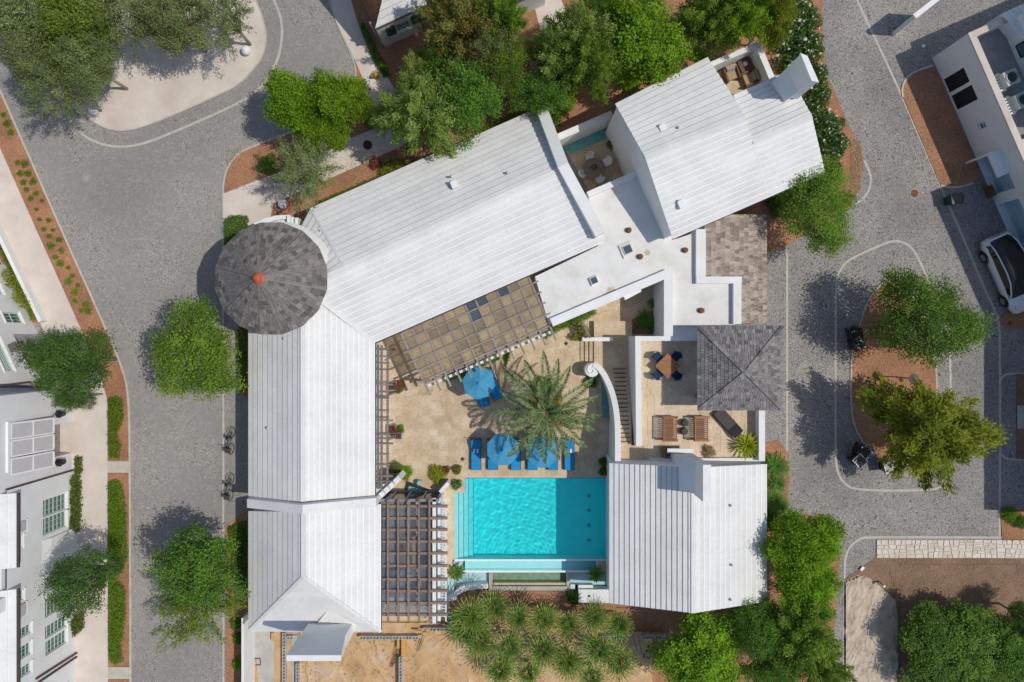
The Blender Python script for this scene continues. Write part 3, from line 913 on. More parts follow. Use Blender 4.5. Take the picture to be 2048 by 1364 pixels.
flat('planting_bed', [(2033, 748), (2110, 748), (2110, 918), (2033, 918)], 0.05, M['soil'])
kerb_band([(2001, 760), (2008, 750), (2020, 747), (2070, 746)], 0.12, 0.02)
kerb_band([(2000, 905), (2008, 915), (2020, 919), (2070, 920)], 0.12, 0.02)
flat('step_slab', [(2033, 811), (2100, 811), (2100, 857), (2033, 857)], 0.10, M['concrete'])
kerb_band([(1688, 1410), (1688, 1250), (1689, 1143), (1691, 1110), (1702, 1090), (1719, 1077), (1736, 1074), (1999, 1075), (2100, 1076)], 0.14)
flat('bare_soil', [(1689, 1158), (1722, 1136), (1745, 1120), (1753, 1114), (2110, 1116), (2110, 1420), (1689, 1420)], 0.03, M['soil'])
from mathutils import noise as MN
def terrain(name, pts, z, mat, amp, freq, step=0.13, stretch=1.0, ang=0.0, ridge=0.0):
    w = PX(pts); poly = [(p.x, p.y) for p in w]
    x0, x1 = min(p[0] for p in poly), max(p[0] for p in poly); y0, y1 = min(p[1] for p in poly), max(p[1] for p in poly)
    nx, ny = int((x1 - x0) / step) + 1, int((y1 - y0) / step) + 1
    ca, sa = math.cos(ang), math.sin(ang)
    idx = {}; b = MB()
    for i in range(nx + 1):
        for j in range(ny + 1):
            x, y = x0 + i * step, y0 + j * step
            if not inside((x, y), poly): continue
            u, v = x * ca + y * sa, -x * sa + y * ca
            h = MN.fractal(Vector((u * freq, v * freq / stretch, 3.1)), 0.9, 2.1, 5) * amp
            if ridge: h += ridge * (1 - abs(MN.noise(Vector((u * freq * 1.7, v * freq * 1.7 / stretch, 8.0))))) ** 5
            idx[i, j] = len(b.v); b.v.append(Vector((x, y, z + h)))
    for (i, j) in list(idx):
        k = [(i, j), (i + 1, j), (i + 1, j + 1), (i, j + 1)]
        if all(q in idx for q in k): b.f.append(tuple(idx[q] for q in k))
    return tag(b.build(name, mat, None, False), kind='structure')
flat('track_base', [(1690, 1162), (1715, 1150), (1738, 1156), (1760, 1172), (1790, 1200), (1795, 1240), (1792, 1300), (1788, 1420), (1690, 1420)], 0.035, M['track'])
terrain('sand_track', [(1690, 1162), (1715, 1150), (1738, 1156), (1760, 1172), (1788, 1195), (1782, 1225), (1795, 1245), (1786, 1280), (1796, 1310), (1788, 1420), (1690, 1420)], 0.13, M['track'], .07, 1.9, .09, 2.2, -.35, .05)
terrain('soil_surface', [(1765, 1128), (2110, 1128), (2110, 1420), (1800, 1420), (1800, 1200)], 0.06, M['soil'], .03, 1.6, .14)
# east strip by the houses
flat('planting_bed', [(1530, 885), (1556, 880), (1576, 905), (1578, 960), (1572, 1020), (1560, 1030), (1560, 1250), (1530, 1250)], 0.05, M['mulch'])
flat('garden_soil', [(1530, 1030), (1640, 1030), (1680, 1110), (1670, 1250), (1600, 1420), (1300, 1420), (1300, 1210), (1530, 1205)], 0.04, M['mulch'])
# south: planting behind the pool and the building plot
flat('garden_soil', [(900, 1182), (1240, 1182), (1540, 1200), (1540, 1262), (900, 1262)], 0.045, M['mulch'])
flat('building_plot', [(497, 1236), (900, 1236), (1310, 1255), (1310, 1430), (497, 1430)], 0.015, M['dig'])
terrain('dug_sand', [(600, 1240), (900, 1240), (1305, 1262), (1305, 1430), (600, 1430)], 0.08, M['dig'], .10, .7, .11, 1.6, .6, .10)
flat('concrete_strip', [(510, 1240), (549, 1240), (549, 1430), (510, 1430)], 0.06, M['concrete'])
flat('footing', [(583, 1240), (594, 1240), (594, 1430), (583, 1430)], 0.05, M['concrete'])

# pool court: a base sheet, then paving stones one by one
COURT = [(745, 660), (1070, 545), (1190, 470), (1345, 470), (1345, 640), (1290, 935), (1216, 955), (930, 955), (905, 985), (905, 1200), (760, 1250), (745, 1000)]
b = MB()
b.prism(PX([(735, 640), (1070, 520), (1345, 460), (1345, 955), (735, 955)]), -0.01, 0.03, bottom=False)
b.prism(PX([(735, 955), (905, 955), (905, 1240), (735, 1240)]), -0.01, 0.03, bottom=False)
struct('courtyard_floor', b, M['trav'])
PAVED = [(778, 690), (800, 690), (830, 745), (1100, 650), (1190, 610), (1300, 560), (1300, 600), (1258, 600), (1258, 640), (1168, 640), (1168, 740), (1190, 755), (1200, 800), (1216, 953), (930, 953), (930, 984), (908, 984), (908, 1140), (897, 1140), (897, 985), (880, 975), (778, 975)]
PAVW = [(p.x, p.y) for p in PX(PAVED)]
PAVER = MB(); PAVER.box((0, 0, 0), (1, 1, 1)).build('paving_stone', M['trav'], None, mw=False)
_pv = bpy.data.objects['paving_stone']; PAVER_ME = _pv.data; bpy.data.objects.remove(_pv)
court = bpy.data.objects['courtyard_floor']
def pave(parent, poly, z, tw, th, mat, limit=300, joint=0.012, rot=0.0, patchy=True):
    """Rows of rectangular stones; each stone its own object, those past the limit joined."""
    xs = [p[0] for p in poly]; ys = [p[1] for p in poly]
    off = worldloc(parent)
    items = []
    y = min(ys); row = 0
    while y < max(ys):
        x = min(xs) - (row % 3) * tw * 0.33
        while x < max(xs):
            w = tw * random.choice((0.66, 1.0, 1.0, 1.33))
            if inside((x + w / 2, y + th / 2), poly) and inside((x + 0.05, y + th / 2), poly) and inside((x + w - 0.05, y + th / 2), poly):
                items.append((x + w / 2, y + th / 2, w - joint, th - joint))
            x += w
        y += th; row += 1
    random.shuffle(items)
    items.sort(key=lambda i: -i[2])
    rest = MB()
    for i, (x, yy, w, h) in enumerate(items):
        dz = random.uniform(-0.003, 0.003)
        if i < limit:
            o = link(bpy.data.objects.new('paving_stone', PAVER_ME), parent)
            o.location = Vector((x, yy, z + dz)) - off
            o.scale = (w, h, 0.03)
            if mat is not M['trav']: with_mat(o, mat)
        else:
            rest.box((x, yy, z + dz), (w, h, 0.03))
    if rest.v:
        tag(rest.build('paving_stones', mat, parent), kind='stuff')
pave(court, PAVW, 0.03, 0.62, 0.42, M['trav'])
# ------------------------------------------------------------------ buildings
CAMP = Vector((0, 0, H))
class WallPlane:
    """Vertical wall through two ground pixels; maps photo pixels on it to (u, z)."""
    def __init__(s, a, b, z=0.0):
        s.a = P(*a, z); s.a.z = 0; bb = P(*b, z); bb.z = 0
        s.d = (bb - s.a).normalized()
        s.n = Vector((s.d.y, -s.d.x, 0))
        if s.n.dot(-s.a) < 0: s.n = -s.n          # towards the viewer's axis
    def uz(s, px, py):
        g = P(px, py, 0) - CAMP
        t = s.n.dot(s.a - CAMP) / s.n.dot(g)
        w = CAMP + g * t
        return (w - s.a).dot(s.d), w.z
    def at(s, u, z, out=0.0):
        return s.a + s.d * u + Vector((0, 0, z)) + s.n * out
    def rect(s, quad):
        q = [s.uz(*p) for p in quad]
        us = sorted(a[0] for a in q); zs = sorted(a[1] for a in q)
        return ((us[0] + us[1]) / 2, (us[2] + us[3]) / 2, (zs[0] + zs[1]) / 2, (zs[2] + zs[3]) / 2)
    def slab(s, b, u0, u1, z0, z1, o0, o1):
        """Box on the wall between out-distances o0 and o1."""
        vs = [s.at(u, z, o) for o in (o0, o1) for u, z in ((u0, z0), (u1, z0), (u1, z1), (u0, z1))]
        b.add(vs, [(3, 2, 1, 0), (4, 5, 6, 7), (0, 1, 5, 4), (1, 2, 6, 5), (2, 3, 7, 6), (3, 0, 4, 7)])
    def wall(s, b, u0, u1, z0, z1, holes, depth=0.16, thick=0.3):
        us = sorted(set([u0, u1] + [h[0] for h in holes] + [h[1] for h in holes]))
        zs = sorted(set([z0, z1] + [h[2] for h in holes] + [h[3] for h in holes]))
        us = [u for u in us if u0 <= u <= u1]; zs = [z for z in zs if z0 <= z <= z1]
        for i in range(len(us) - 1):
            for j in range(len(zs) - 1):
                um, zm = (us[i] + us[i + 1]) / 2, (zs[j] + zs[j + 1]) / 2
                if any(h[0] < um < h[1] and h[2] < zm < h[3] for h in holes): continue
                b.add([s.at(us[i], zs[j]), s.at(us[i + 1], zs[j]), s.at(us[i + 1], zs[j + 1]), s.at(us[i], zs[j + 1])], [(0, 1, 2, 3)])
        for h in holes:
            d = h[4] if len(h) > 4 else depth
            a, c = (h[0], h[1]), (h[2], h[3])
            f = [s.at(a[0], c[0]), s.at(a[1], c[0]), s.at(a[1], c[1]), s.at(a[0], c[1])]
            k = [p - s.n * d for p in f]
            b.add(f + k, [(0, 1, 5, 4), (1, 2, 6, 5), (2, 3, 7, 6), (3, 0, 4, 7)])

def window(wp, parent, r, cols=3, rows=4, depth=0.14, frame='frameg', glass='glass', sill=True, lintel=False, split=True):
    u0, u1, z0, z1 = r[:4]
    b = MB(); o0, o1 = -depth, -depth + 0.05
    w = 0.055
    wp.slab(b, u0, u0 + w, z0, z1, o0, o1); wp.slab(b, u1 - w, u1, z0, z1, o0, o1)
    wp.slab(b, u0 + w, u1 - w, z0, z0 + w, o0, o1); wp.slab(b, u0 + w, u1 - w, z1 - w, z1, o0, o1)
    f = b.build('window', M[frame], parent)
    b = MB()
    for i in range(1, cols):
        u = lerp(u0, u1, i / cols); ww = 0.012 if not (split and cols % 2 == 0 and i == cols // 2) else 0.03
        wp.slab(b, u - ww, u + ww, z0 + w, z1 - w, o0 + 0.005, o1 - 0.012)
    for j in range(1, rows):
        z = lerp(z0, z1, j / rows); ww = 0.028 if (split and j == rows // 2) else 0.012
        wp.slab(b, u0 + w, u1 - w, z - ww, z + ww, o0 + 0.004, o1 - 0.010)
    if b.v: b.build('glazing_bar', M[frame], f)
    b = MB(); wp.slab(b, u0 + w, u1 - w, z0 + w, z1 - w, o0 - 0.02, o0 + 0.002)
    b.build('pane', M[glass], f)
    if sill:
        b = MB(); wp.slab(b, u0 - 0.08, u1 + 0.08, z0 - 0.12, z0 - 0.002, 0.002, 0.07)
        b.build('sill', M['trim'], f)
    if lintel:
        b = MB(); wp.slab(b, u0 - 0.10, u1 + 0.10, z1 + 0.002, z1 + 0.11, 0.002, 0.05)
        b.build('lintel', M['trim'], f)
    return f

UP = Vector((0, 0, 1))
def slope(parent, e0, e1, r0, r1, n, lip=0.05, name='roof_course', mat='roof', slab=3.2, jog=0.0008, edge=False, emat='lipshade'):
    for k in range(n):
        t0, t1 = k / n, min(1.0, (k + 1.06) / n)
        a, b_, c, d = lerp(e0, r0, t0), lerp(e1, r1, t0), lerp(e1, r1, t1), lerp(e0, r0, t1)
        L = max((b_ - a).length, (c - d).length)
        m = max(1, int(L / slab))
        cuts = [0.0] + sorted(min(0.99, max(0.01, (i + random.uniform(-.35, .35)) / m)) for i in range(1, m)) + [1.0]
        mb = MB()
        g = 0.002 / max(L, 0.1)
        for i in range(len(cuts) - 1):
            s0, s1 = cuts[i] + (g if i else 0), cuts[i + 1] - (g if i < len(cuts) - 2 else 0)
            j = random.uniform(-jog, jog)
            p = [lerp(a, b_, s0), lerp(a, b_, s1), lerp(d, c, s1), lerp(d, c, s0)]
            top = [p[0] + UP * (lip + j), p[1] + UP * (lip + j), p[2] + UP * (0.004 + j), p[3] + UP * (0.004 + j)]
            bot = [q - UP * 0.03 for q in p]
            mb.add(bot + top, [(3, 2, 1, 0), (4, 5, 6, 7), (0, 1, 5, 4), (1, 2, 6, 5), (2, 3, 7, 6), (3, 0, 4, 7)])
        co = mb.build(name, M[mat], parent)
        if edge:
            # painted line along the lower lip: dark as shade, pale as sunlight
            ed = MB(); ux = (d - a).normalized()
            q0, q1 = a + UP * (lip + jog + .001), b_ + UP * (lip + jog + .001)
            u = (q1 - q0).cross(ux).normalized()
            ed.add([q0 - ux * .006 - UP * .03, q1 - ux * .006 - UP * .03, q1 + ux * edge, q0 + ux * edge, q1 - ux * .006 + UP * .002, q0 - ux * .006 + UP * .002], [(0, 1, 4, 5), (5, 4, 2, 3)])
            ed.build('painted_lip_line', M[emat], co)

def under(b, e0, e1, r0, r1, z0=0.0, inset=0.06, drop=0.07):
    """Solid walls and gables below a roof slope."""
    a, c = lerp(e0, r0, inset), lerp(e1, r1, inset)
    pts = [a, c, r1, r0]
    if (r1 - r0).length < 0.02: pts = [a, c, r1]
    b.prism([(p.x, p.y) for p in pts], z0, [p.z - drop for p in pts], bottom=False)

def ridge_cap(parent, a, b_, w=0.26, mat='roofcap', name='ridge_cap', lift=0.02):
    mb = MB(); mb.bar(a + UP * lift, b_ + UP * lift, w, 0.05)
    return mb.build(name, M[mat], parent)

def gutter(parent, a, b_, mat='gutter', out=None):
    mb = MB(); mb.bar(a - UP * 0.06, b_ - UP * 0.06, 0.10, 0.10)
    return mb.build('gutter', M[mat], parent)

def pbox(b, quad, ztop, zbot):
    """Solid whose top outline is traced at ztop."""
    b.prism(PX(quad, ztop), zbot, ztop)

def band(b, pts, w, ztop, zbot):
    ln = PX(pts, ztop)
    b.strip(offset_line(ln, w / 2), offset_line(ln, -w / 2), zbot, ztop)

def vent(px, py, z, label, kind='pipe'):
    p = P(px, py, z + 0.15)
    if kind == 'pipe':
        b = MB(); b.lathe([(0.05, -0.2), (0.05, 0.12), (0.075, 0.12), (0.075, 0.20), (0.02, 0.22)], 10, (p.x, p.y, z))
        return tag(b.build('roof_vent', M['metalgrey']), label, 'roof vent')
    if kind == 'rusty':
        b = MB(); b.lathe([(0.17, -0.15), (0.17, 0.05), (0.12, 0.06), (0.12, 0.22), (0.15, 0.23), (0.04, 0.28)], 14, (p.x, p.y, z))
        return tag(b.build('roof_vent', M['rust']), label, 'roof vent')
    if kind == 'box':
        t = thing('roof_vent', label, 'roof vent', (p.x, p.y, z))
        b = MB(); b.box((p.x, p.y, z + 0.06), (0.36, 0.42, 0.34), 0.41); b.build('housing', M['trim'], t)
        b = MB(); b.box((p.x - 0.17, p.y + 0.07, z + 0.08), (0.05, 0.30, 0.2), 0.41); b.build('louvre', M['dark'], t)
        return t

# ---------- main house: west wing and long diagonal wing
EW, RW = 3.3, 5.36
EN, RN = 3.3, 5.5
house = thing('courtyard_house', 'long white house with stepped white roofs bending round the west of the pool court', 'house', P(620, 700, 0))
wl = MB()
J = P(606, 574, 5.42)
W_e0, W_e1 = P(497, 995, EW), P(497, 600, EW)
W_r0, W_r1 = P(606, 1003, RW), P(606, 574, RW)
E_e0, E_e1 = P(750, 685, EW), P(750, 990, EW)
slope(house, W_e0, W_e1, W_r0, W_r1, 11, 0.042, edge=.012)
slope(house, E_e0, E_e1, W_r1, W_r0, 13, 0.06, edge=.05, emat='liplight')
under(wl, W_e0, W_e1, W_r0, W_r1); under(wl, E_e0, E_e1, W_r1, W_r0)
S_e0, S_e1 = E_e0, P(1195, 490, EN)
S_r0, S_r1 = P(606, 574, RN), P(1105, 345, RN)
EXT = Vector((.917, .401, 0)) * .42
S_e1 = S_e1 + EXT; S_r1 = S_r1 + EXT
slope(house, S_e0, S_e1, S_r0, S_r1, 13, 0.06, edge=.05, emat='liplight')
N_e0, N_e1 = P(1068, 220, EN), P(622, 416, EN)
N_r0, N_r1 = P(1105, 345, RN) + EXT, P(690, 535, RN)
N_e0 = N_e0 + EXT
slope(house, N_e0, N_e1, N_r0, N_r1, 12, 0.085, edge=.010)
under(wl, S_e0, S_e1, S_r0, S_r1); under(wl, N_e0, N_e1, N_r0, N_r1)
H_e0, H_e1 = N_e1, P(575, 505, EN)
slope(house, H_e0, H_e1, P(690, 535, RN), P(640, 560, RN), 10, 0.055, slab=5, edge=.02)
under(wl, H_e0, H_e1, P(690, 535, RN), P(640, 560, RN))
wl.build('wall', M['wallwhite'], house)
ridge_cap(house, W_r0, W_r1); ridge_cap(house, S_r0, S_r1)
ridge_cap(house, N_e1, P(690, 535, RN), 0.16, lift=0.03, name='hip_cap')
ridge_cap(house, E_e0, P(640, 600, 5.15), 0.22, lift=0.035, name='valley')
gutter(house, S_e0 + Vector((0, -0.03, 0)), S_e1 + Vector((0, -0.03, 0))); gutter(house, E_e0, E_e1); gutter(house, N_e0, N_e1); gutter(house, N_e1, H_e1)
# gable parapet over the north-east end of the long wing
b = MB()
g0, g1, g2 = P(1074, 222, 4.35), P(1116, 335, 6.05), P(1192, 474, 4.35)
for a_, c_ in ((g0, g1), (g1, g2)):
    d_ = (c_ - a_); nrm = Vector((d_.y, -d_.x, 0)).normalized()
    if nrm.x < 0: nrm = -nrm
    q = [a_, c_, c_ + nrm * 0.62, a_ + nrm * 0.62]
    b.prism([(p.x, p.y) for p in q], 0, [p.z for p in q], bottom=False)
b.build('gable_parapet', M['roofcap'], house)
# gable parapet across the south end of the west wing
b = MB()
g = [P(494, 998, 4.05), P(605, 1010, 6.0), P(752, 996, 4.05)]
for a_, c_ in ((g[0], g[1]), (g[1], g[2])):
    q = [a_, c_, c_ - Vector((0, 0.50, 0)), a_ - Vector((0, 0.50, 0))]
    b.prism([(p.x, p.y) for p in q], 0, [p.z for p in q], bottom=False)
b.build('gable_parapet', M['roofcap'], house)
# white drum and curb round the tower foot
# ---------- south house (hipped end) with its chimney
sh_ = thing('south_house', 'white hipped house below the long west wing with a tall slab chimney', 'house', P(620, 1150, 0))
wl = MB()
e2, r2 = 3.3, 5.75
a0, a1 = P(497, 1263, e2), P(497, 1022, e2)
c0, c1 = P(762, 1008, e2), P(762, 1263, e2)
k0, k1 = P(607, 1024, r2), P(607, 1153, r2)
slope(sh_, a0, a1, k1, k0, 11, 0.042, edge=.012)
slope(sh_, c0, c1, k0, k1, 13, 0.06, edge=.05, emat='liplight')
slope(sh_, c1, a0, k1, k1 + Vector((0.001, 0, 0)), 11, 0.035, slab=3)
under(wl, a0, a1, k1, k0); under(wl, c0, c1, k0, k1); under(wl, c1, a0, k1, k1)
wl.build('wall', M['wallwhite'], sh_)
ridge_cap(sh_, k0, k1); ridge_cap(sh_, k1, a0, 0.2, name='hip_cap'); ridge_cap(sh_, k1, c1, 0.2, name='hip_cap')
gutter(sh_, c0, c1)
ch = MB()
x0, x1, yn, ys_ = -11.75, -9.22, -16.30, -16.95
ch.prism([(x0, yn), (x1, yn), (x1, ys_), (x0, ys_)], 0, 6.1)
ch.build('chimney', M['white'], sh_)
cp = sh_.children[-1]
b = MB()
b.add([(x0, yn + .03, 6.05), (x1 + .05, yn + .03, 6.05), (x1 + .05, ys_ - .03, 6.05), (x0, ys_ - .03, 6.05), (x0 + .05, yn, 8.5), (x1 + .35, yn, 8.5), (x1 + .35, ys_ + .35, 8.5), (x0 + .05, ys_ + .35, 8.5)],
      [(3, 2, 1, 0), (4, 5, 6, 7), (0, 1, 5, 4), (1, 2, 6, 5), (2, 3, 7, 6), (3, 0, 4, 7)])
b.build('chimney_cap', M['white'], cp)
b = MB(); kk = P(668, 1218, 4.2)
b.add([P(630, 1252, 3.9), P(672, 1246, 3.9), P(720, 1252, 3.8), P(658, 1217, 4.35)], [(0, 1, 3), (1, 2, 3)])
b.build('cricket', M['roof'], sh_)

# ---------- round tower with shingled cone
tw = thing('round_tower', 'round white tower under a grey cone of wood shingles with a copper red tip', 'tower', P(543, 557, 0))
TC = P(543, 557, 5.8); TR = 113 * (H - 5.8) / 1600
AP = P(514, 556, 8.2)
b = MB(); b.lathe([(TR * 0.86, 0), (TR * 0.86, 5.78)], 40, (TC.x, TC.y, 0)); b.build('drum', M['wallwhite'], tw)
b = MB(); b.lathe([(TR * 1.02, 0), (TR * 1.02, 4.75), (TR * 0.9, 5.1)], 48, (P(562, 556, 4.5).x, P(562, 556, 4.5).y, 0)); b.build('curb', M['roofcap'], tw)
SHM = MB()
SHM.box((0, 0.0, 0), (1, 1, 1))
_s = SHM.build('shingle', M['shgl_tower'], None, mw=False); SHINGLE_ME = _s.data; bpy.data.objects.remove(_s)
def shingle_slope(e0, e1, r0, r1, n, w, over=1.3, th=0.022, wv=0.35):
    out = []
    for k in range(n):
        tm = (k + 0.5) / n
        a, c = lerp(e0, r0, tm), lerp(e1, r1, tm)
        L = (c - a).length
        if L < w * 0.4: continue
        x = (c - a).normalized()
        upv = (lerp(r0, r1, 0.5) - lerp(e0, e1, 0.5))
        hh = upv.length / n
        yv = upv.normalized(); yv = (yv - x * yv.dot(x)).normalized()
        z = x.cross(yv)
        if z.z < 0: z = -z
        s = -random.uniform(0, w * 0.4)
        while s < L:
            ww = w * random.uniform(1 - wv, 1 + wv)
            s0, s1 = max(0, s), min(L, s + ww)
            s += ww
            if s1 - s0 < 0.04: continue
            cl = hh * over
            ang = 0.030 / cl
            y2 = (yv - z * ang).normalized(); z2 = x.cross(y2)
            if z2.z < 0: z2 = -z2
            ce = a + x * ((s0 + s1) / 2) + yv * (hh * (over - 1) * 0.5 + random.uniform(-.006, .006)) + z * (0.03 + random.uniform(0, 0.006))
            m = Matrix.Identity(4)
            for i in range(3):
                m[i][0] = x[i] * (s1 - s0 - 0.018); m[i][1] = y2[i] * cl; m[i][2] = z2[i] * th; m[i][3] = ce[i]
            out.append(((s1 - s0) * cl, m))
    return out
def place_shingles(items, parent, mat, limit=300):
    items.sort(key=lambda i: -i[0])
    off = worldloc(parent)
    rest = MB()
    for i, (_, m) in enumerate(items):
        if i < limit:
            o = link(bpy.data.objects.new('shingle', SHINGLE_ME), parent)
            m2 = m.copy(); m2.translation = m.translation - off
            o.matrix_basis = m2
            with_mat(o, mat)
        else:
            rest.box((0, 0, 0), (1, 1, 1)); n8 = len(rest.v)
            for q in range(n8 - 8, n8): rest.v[q] = m @ rest.v[q]
    if rest.v: tag(rest.build('shingles', mat, parent), kind='stuff')
    return len(items)
NF = 16
ev = [TC + Vector((TR * math.cos(2 * math.pi * (i + .5) / NF), TR * math.sin(2 * math.pi * (i + .5) / NF), 0)) for i in range(NF)]
items = []
for i in range(NF):
    items += shingle_slope(ev[i], ev[(i + 1) % NF], AP, AP, 13, 0.25)
b = MB()
b.add([p - UP * 0.03 for p in ev] + [AP - UP * 0.02], [(i, (i + 1) % NF, NF) for i in range(NF)] + [tuple(reversed(range(NF)))])
b.build('roof_deck', M['shgl_tower'], tw)
place_shingles(items, tw, M['shgl_tower'])
for i in range(NF):
    ridge_cap(tw, lerp(ev[i], AP, 0.0), lerp(ev[i], AP, 0.9), 0.05, 'shgl_tower', 'hip_strip', 0.045)
b = MB()
b.lathe([(0.42, -0.34), (0.36, -0.24), (0.24, -0.02), (0.15, 0.16), (0.05, 0.28), (0.03, 0.42), (0.05, 0.46), (0.01, 0.52)], 14, AP)
for q in range(12):
    t = q * math.pi / 6
    b.bar(AP + Vector((0.40 * math.cos(t), 0.40 * math.sin(t), -0.31)), AP + Vector((0.1 * math.cos(t), 0.1 * math.sin(t), 0.24)), 0.035, 0.03)
b.build('copper_cap', M['copper'], tw)
# white entrance canopy behind the tower
en = thing('entrance_canopy', 'small curved white canopy roof sticking out north of the round tower', 'canopy', P(570, 435, 0))
b = MB(); pbox(b, [(508, 447), (528, 437), (552, 431), (578, 429), (580, 437), (552, 440), (530, 447), (512, 458)], 3.0, 2.6); b.build('roof_edge', M['white'], en)
b = MB(); pbox(b, [(574, 430), (581, 430), (581, 470), (574, 470)], 3.2, 0); pbox(b, [(590, 436), (596, 435), (596, 478), (590, 478)], 3.2, 0); b.build('wall', M['white'], en)
b = MB(); pbox(b, [(512, 458), (552, 441), (574, 438), (574, 480), (520, 480)], 2.7, 2.5); pbox(b, [(581, 431), (590, 437), (590, 478), (581, 470)], 2.9, 2.6); b.build('roof_panel', M['wallwhite'], en)

# ---------- flat-roofed link between the two houses
lk = thing('flat_roofed_link', 'flat white roofed link with white parapets between the long wing and the tall house', 'building', P(1250, 540, 0))
ZF = 3.3
b = MB()
pbox(b, [(1070, 553), (1196, 492), (1176, 392), (1290, 343), (1352, 478), (1398, 462), (1398, 556), (1470, 560), (1470, 650), (1335, 652), (1335, 542), (1098, 650)], ZF, 0)
b.build('roof', M['flat'], lk)
b = MB(); ZP = 3.65
band(b, [(1103, 645), (1337, 546)], 0.50, ZP, 0)
band(b, [(1337, 541), (1337, 672)], 0.52, ZP + .003, 0)
band(b, [(1402, 458), (1402, 553)], 0.56, ZP, 0)
band(b, [(1393, 560), (1484, 560)], 0.40, ZP + .003, 0)
band(b, [(1475, 566), (1475, 648)], 0.46, ZP, 0)
b.build('parapet', M['white'], lk)
b = MB(); pbox(b, [(1329, 652), (1470, 650), (1470, 674), (1329, 674)], 3.0, 0); b.build('step_roof', M['white'], lk)
b = MB(); pbox(b, [(1246, 590), (1280, 574), (1283, 583), (1251, 600)], 3.1, 2.7); b.build('wall_box', M['white'], lk)
b = MB(); band(b, [(1176, 389), (1287, 341)], 0.34, 3.6, 0); b.build('courtyard_wall', M['white'], lk)
for (x, y, w) in ((1255, 499, 0.45), (1188, 561, 0.36)):
    t = thing('skylight', 'larger square skylight on a raised white curb between two rusty vents' if w > .4 else 'small square skylight on the flat roof near the amber pergola', 'skylight', P(x, y, ZF))
    c = P(x, y, ZF + .1)
    b = MB(); b.box((c.x, c.y, ZF + .06), (w * 1.75 if w > .4 else w * 1.35,) * 2 + (0.16,), 0.41); b.box((c.x, c.y, ZF + .12), (w * 1.2, w * 1.2, 0.2), 0.41); b.build('curb', M['flat'], t)
    b = MB(); b.box((c.x, c.y, ZF + .225), (w, w, 0.02), 0.41); b.build('glass', M['panelblue'], t)
for i, (x, y) in enumerate([(1258, 460), (1281, 513), (1371, 500), (1403, 621)]):
    vent(x, y, ZF, ['rusty round roof vent just below the tall house wall', 'rusty round roof vent beside the larger skylight', 'rusty round roof vent near the east parapet strip', 'rusty round roof vent on the south end of the flat roof'][i], 'rusty')

# ---------- tall house in the north-east
ne = thing('tall_gabled_house', 'tall white gabled house in the north-east with a slab chimney at its lower end', 'house', P(1440, 290, 0))
wl = MB()
A0, A1 = P(1230, 208, 5.4), P(1415, 115, 5.4)
R0, R1 = P(1290, 315, 7.0), P(1491.4, 234, 7.0)
B0, B1 = P(1345, 478, 5.2), P(1650, 345, 5.2)
L0, L1 = P(1504.6, 278.7, 6.46), P(1623.4, 231.8, 6.46)
dB = (B1 - B0); tt = (R1 - B0).dot(dB) / dB.dot(dB); Bm = lerp(B0, B1, tt)
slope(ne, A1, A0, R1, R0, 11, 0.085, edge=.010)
slope(ne, B0, Bm, R0, R1, 14, 0.05, edge=.045, emat='liplight')
L0b = lerp(Bm, R1, 0.70)
slope(ne, Bm, B1, L0b, L1, 10, 0.05, edge=.045, emat='liplight')
X0, X1 = P(1466, 190.7, 5.4), P(1574, 143, 5.4)
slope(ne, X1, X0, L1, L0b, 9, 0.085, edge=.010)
for q in ((A1, A0, R1, R0), (B0, Bm, R0, R1), (Bm, B1, L0b, L1), (X1, X0, L1, L0b)): under(wl, *q)
wl.build('wall', M['wallwhite'], ne)
ridge_cap(ne, R0, R1); ridge_cap(ne, L0b, L1)
gutter(ne, B0, B1)
# chimney: a slab standing on the lower roof end, with a sloped shoulder
t0, t1, t2, t3 = Vector((14.78, 14.69, 0)), Vector((15.12, 14.55, 0)), Vector((15.68, 13.28, 0)), Vector((15.32, 13.35, 0))
b = MB(); b.prism([(p.x, p.y) for p in (t0, t1, t2, t3)], 0, 9.0); b.build('chimney', M['white'], ne)
cp = ne.children[-1]
s0, s1 = Vector((14.35, 14.30, 0)), Vector((14.98, 13.15, 0))
b = MB(); b.prism([(p.x, p.y) for p in (s0, t0, t3, s1)], 4.5, [6.1, 7.1, 7.1, 6.3]); b.build('chimney_shoulder', M['white'], cp)
b = MB(); b.prism([(p.x, p.y) for p in (lerp(t0, t2, -.03), lerp(t1, t3, -.03), lerp(t2, t0, -.03), lerp(t3, t1, -.03))], 8.9, 9.08); b.build('chimney_cap', M['white'], cp)
# ---------- walled patio beside it
pt = thing('walled_patio', 'small white walled patio north of the tall house holding two armchairs', 'patio', P(1480, 140, 0))
b = MB(); pbox(b, [(1420, 150), (1495, 118), (1530, 190), (1455, 222)], 1.5, 0); b.build('patio_floor', M['trav'], pt)
b = MB(); band(b, [(1410, 134), (1515, 88.5)], 0.30, 3.2, 0); band(b, [(1514.5, 86), (1544, 156)], 0.34, 3.203, 0); b.build('wall', M['white'], pt)
# ---------- small court with its plunge strip
sc_ = thing('walled_court', 'tiny walled court with a teal water strip between the long wing and the tall house', 'court', P(1200, 320, 0))
b = MB(); pbox(b, [(1128, 292), (1222, 250), (1275, 345), (1180, 385)], 0.06, 0); b.build('court_floor', M['trav'], sc_)
b = MB(); band(b, [(1112, 276), (1225, 227)], 0.40, 2.2, 0); b.build('wall', M['white'], sc_)
b = MB(); pbox(b, [(1127, 293), (1224, 251), (1224, 272), (1136, 310)], 0.075, 0.0); b.build('pool_strip', M['tealfloor'], sc_)
b = MB(); pbox(b, [(1127, 293), (1224, 251), (1224, 272), (1136, 310)], 0.105, 0.08); b.build('water', M['trough'], sc_)

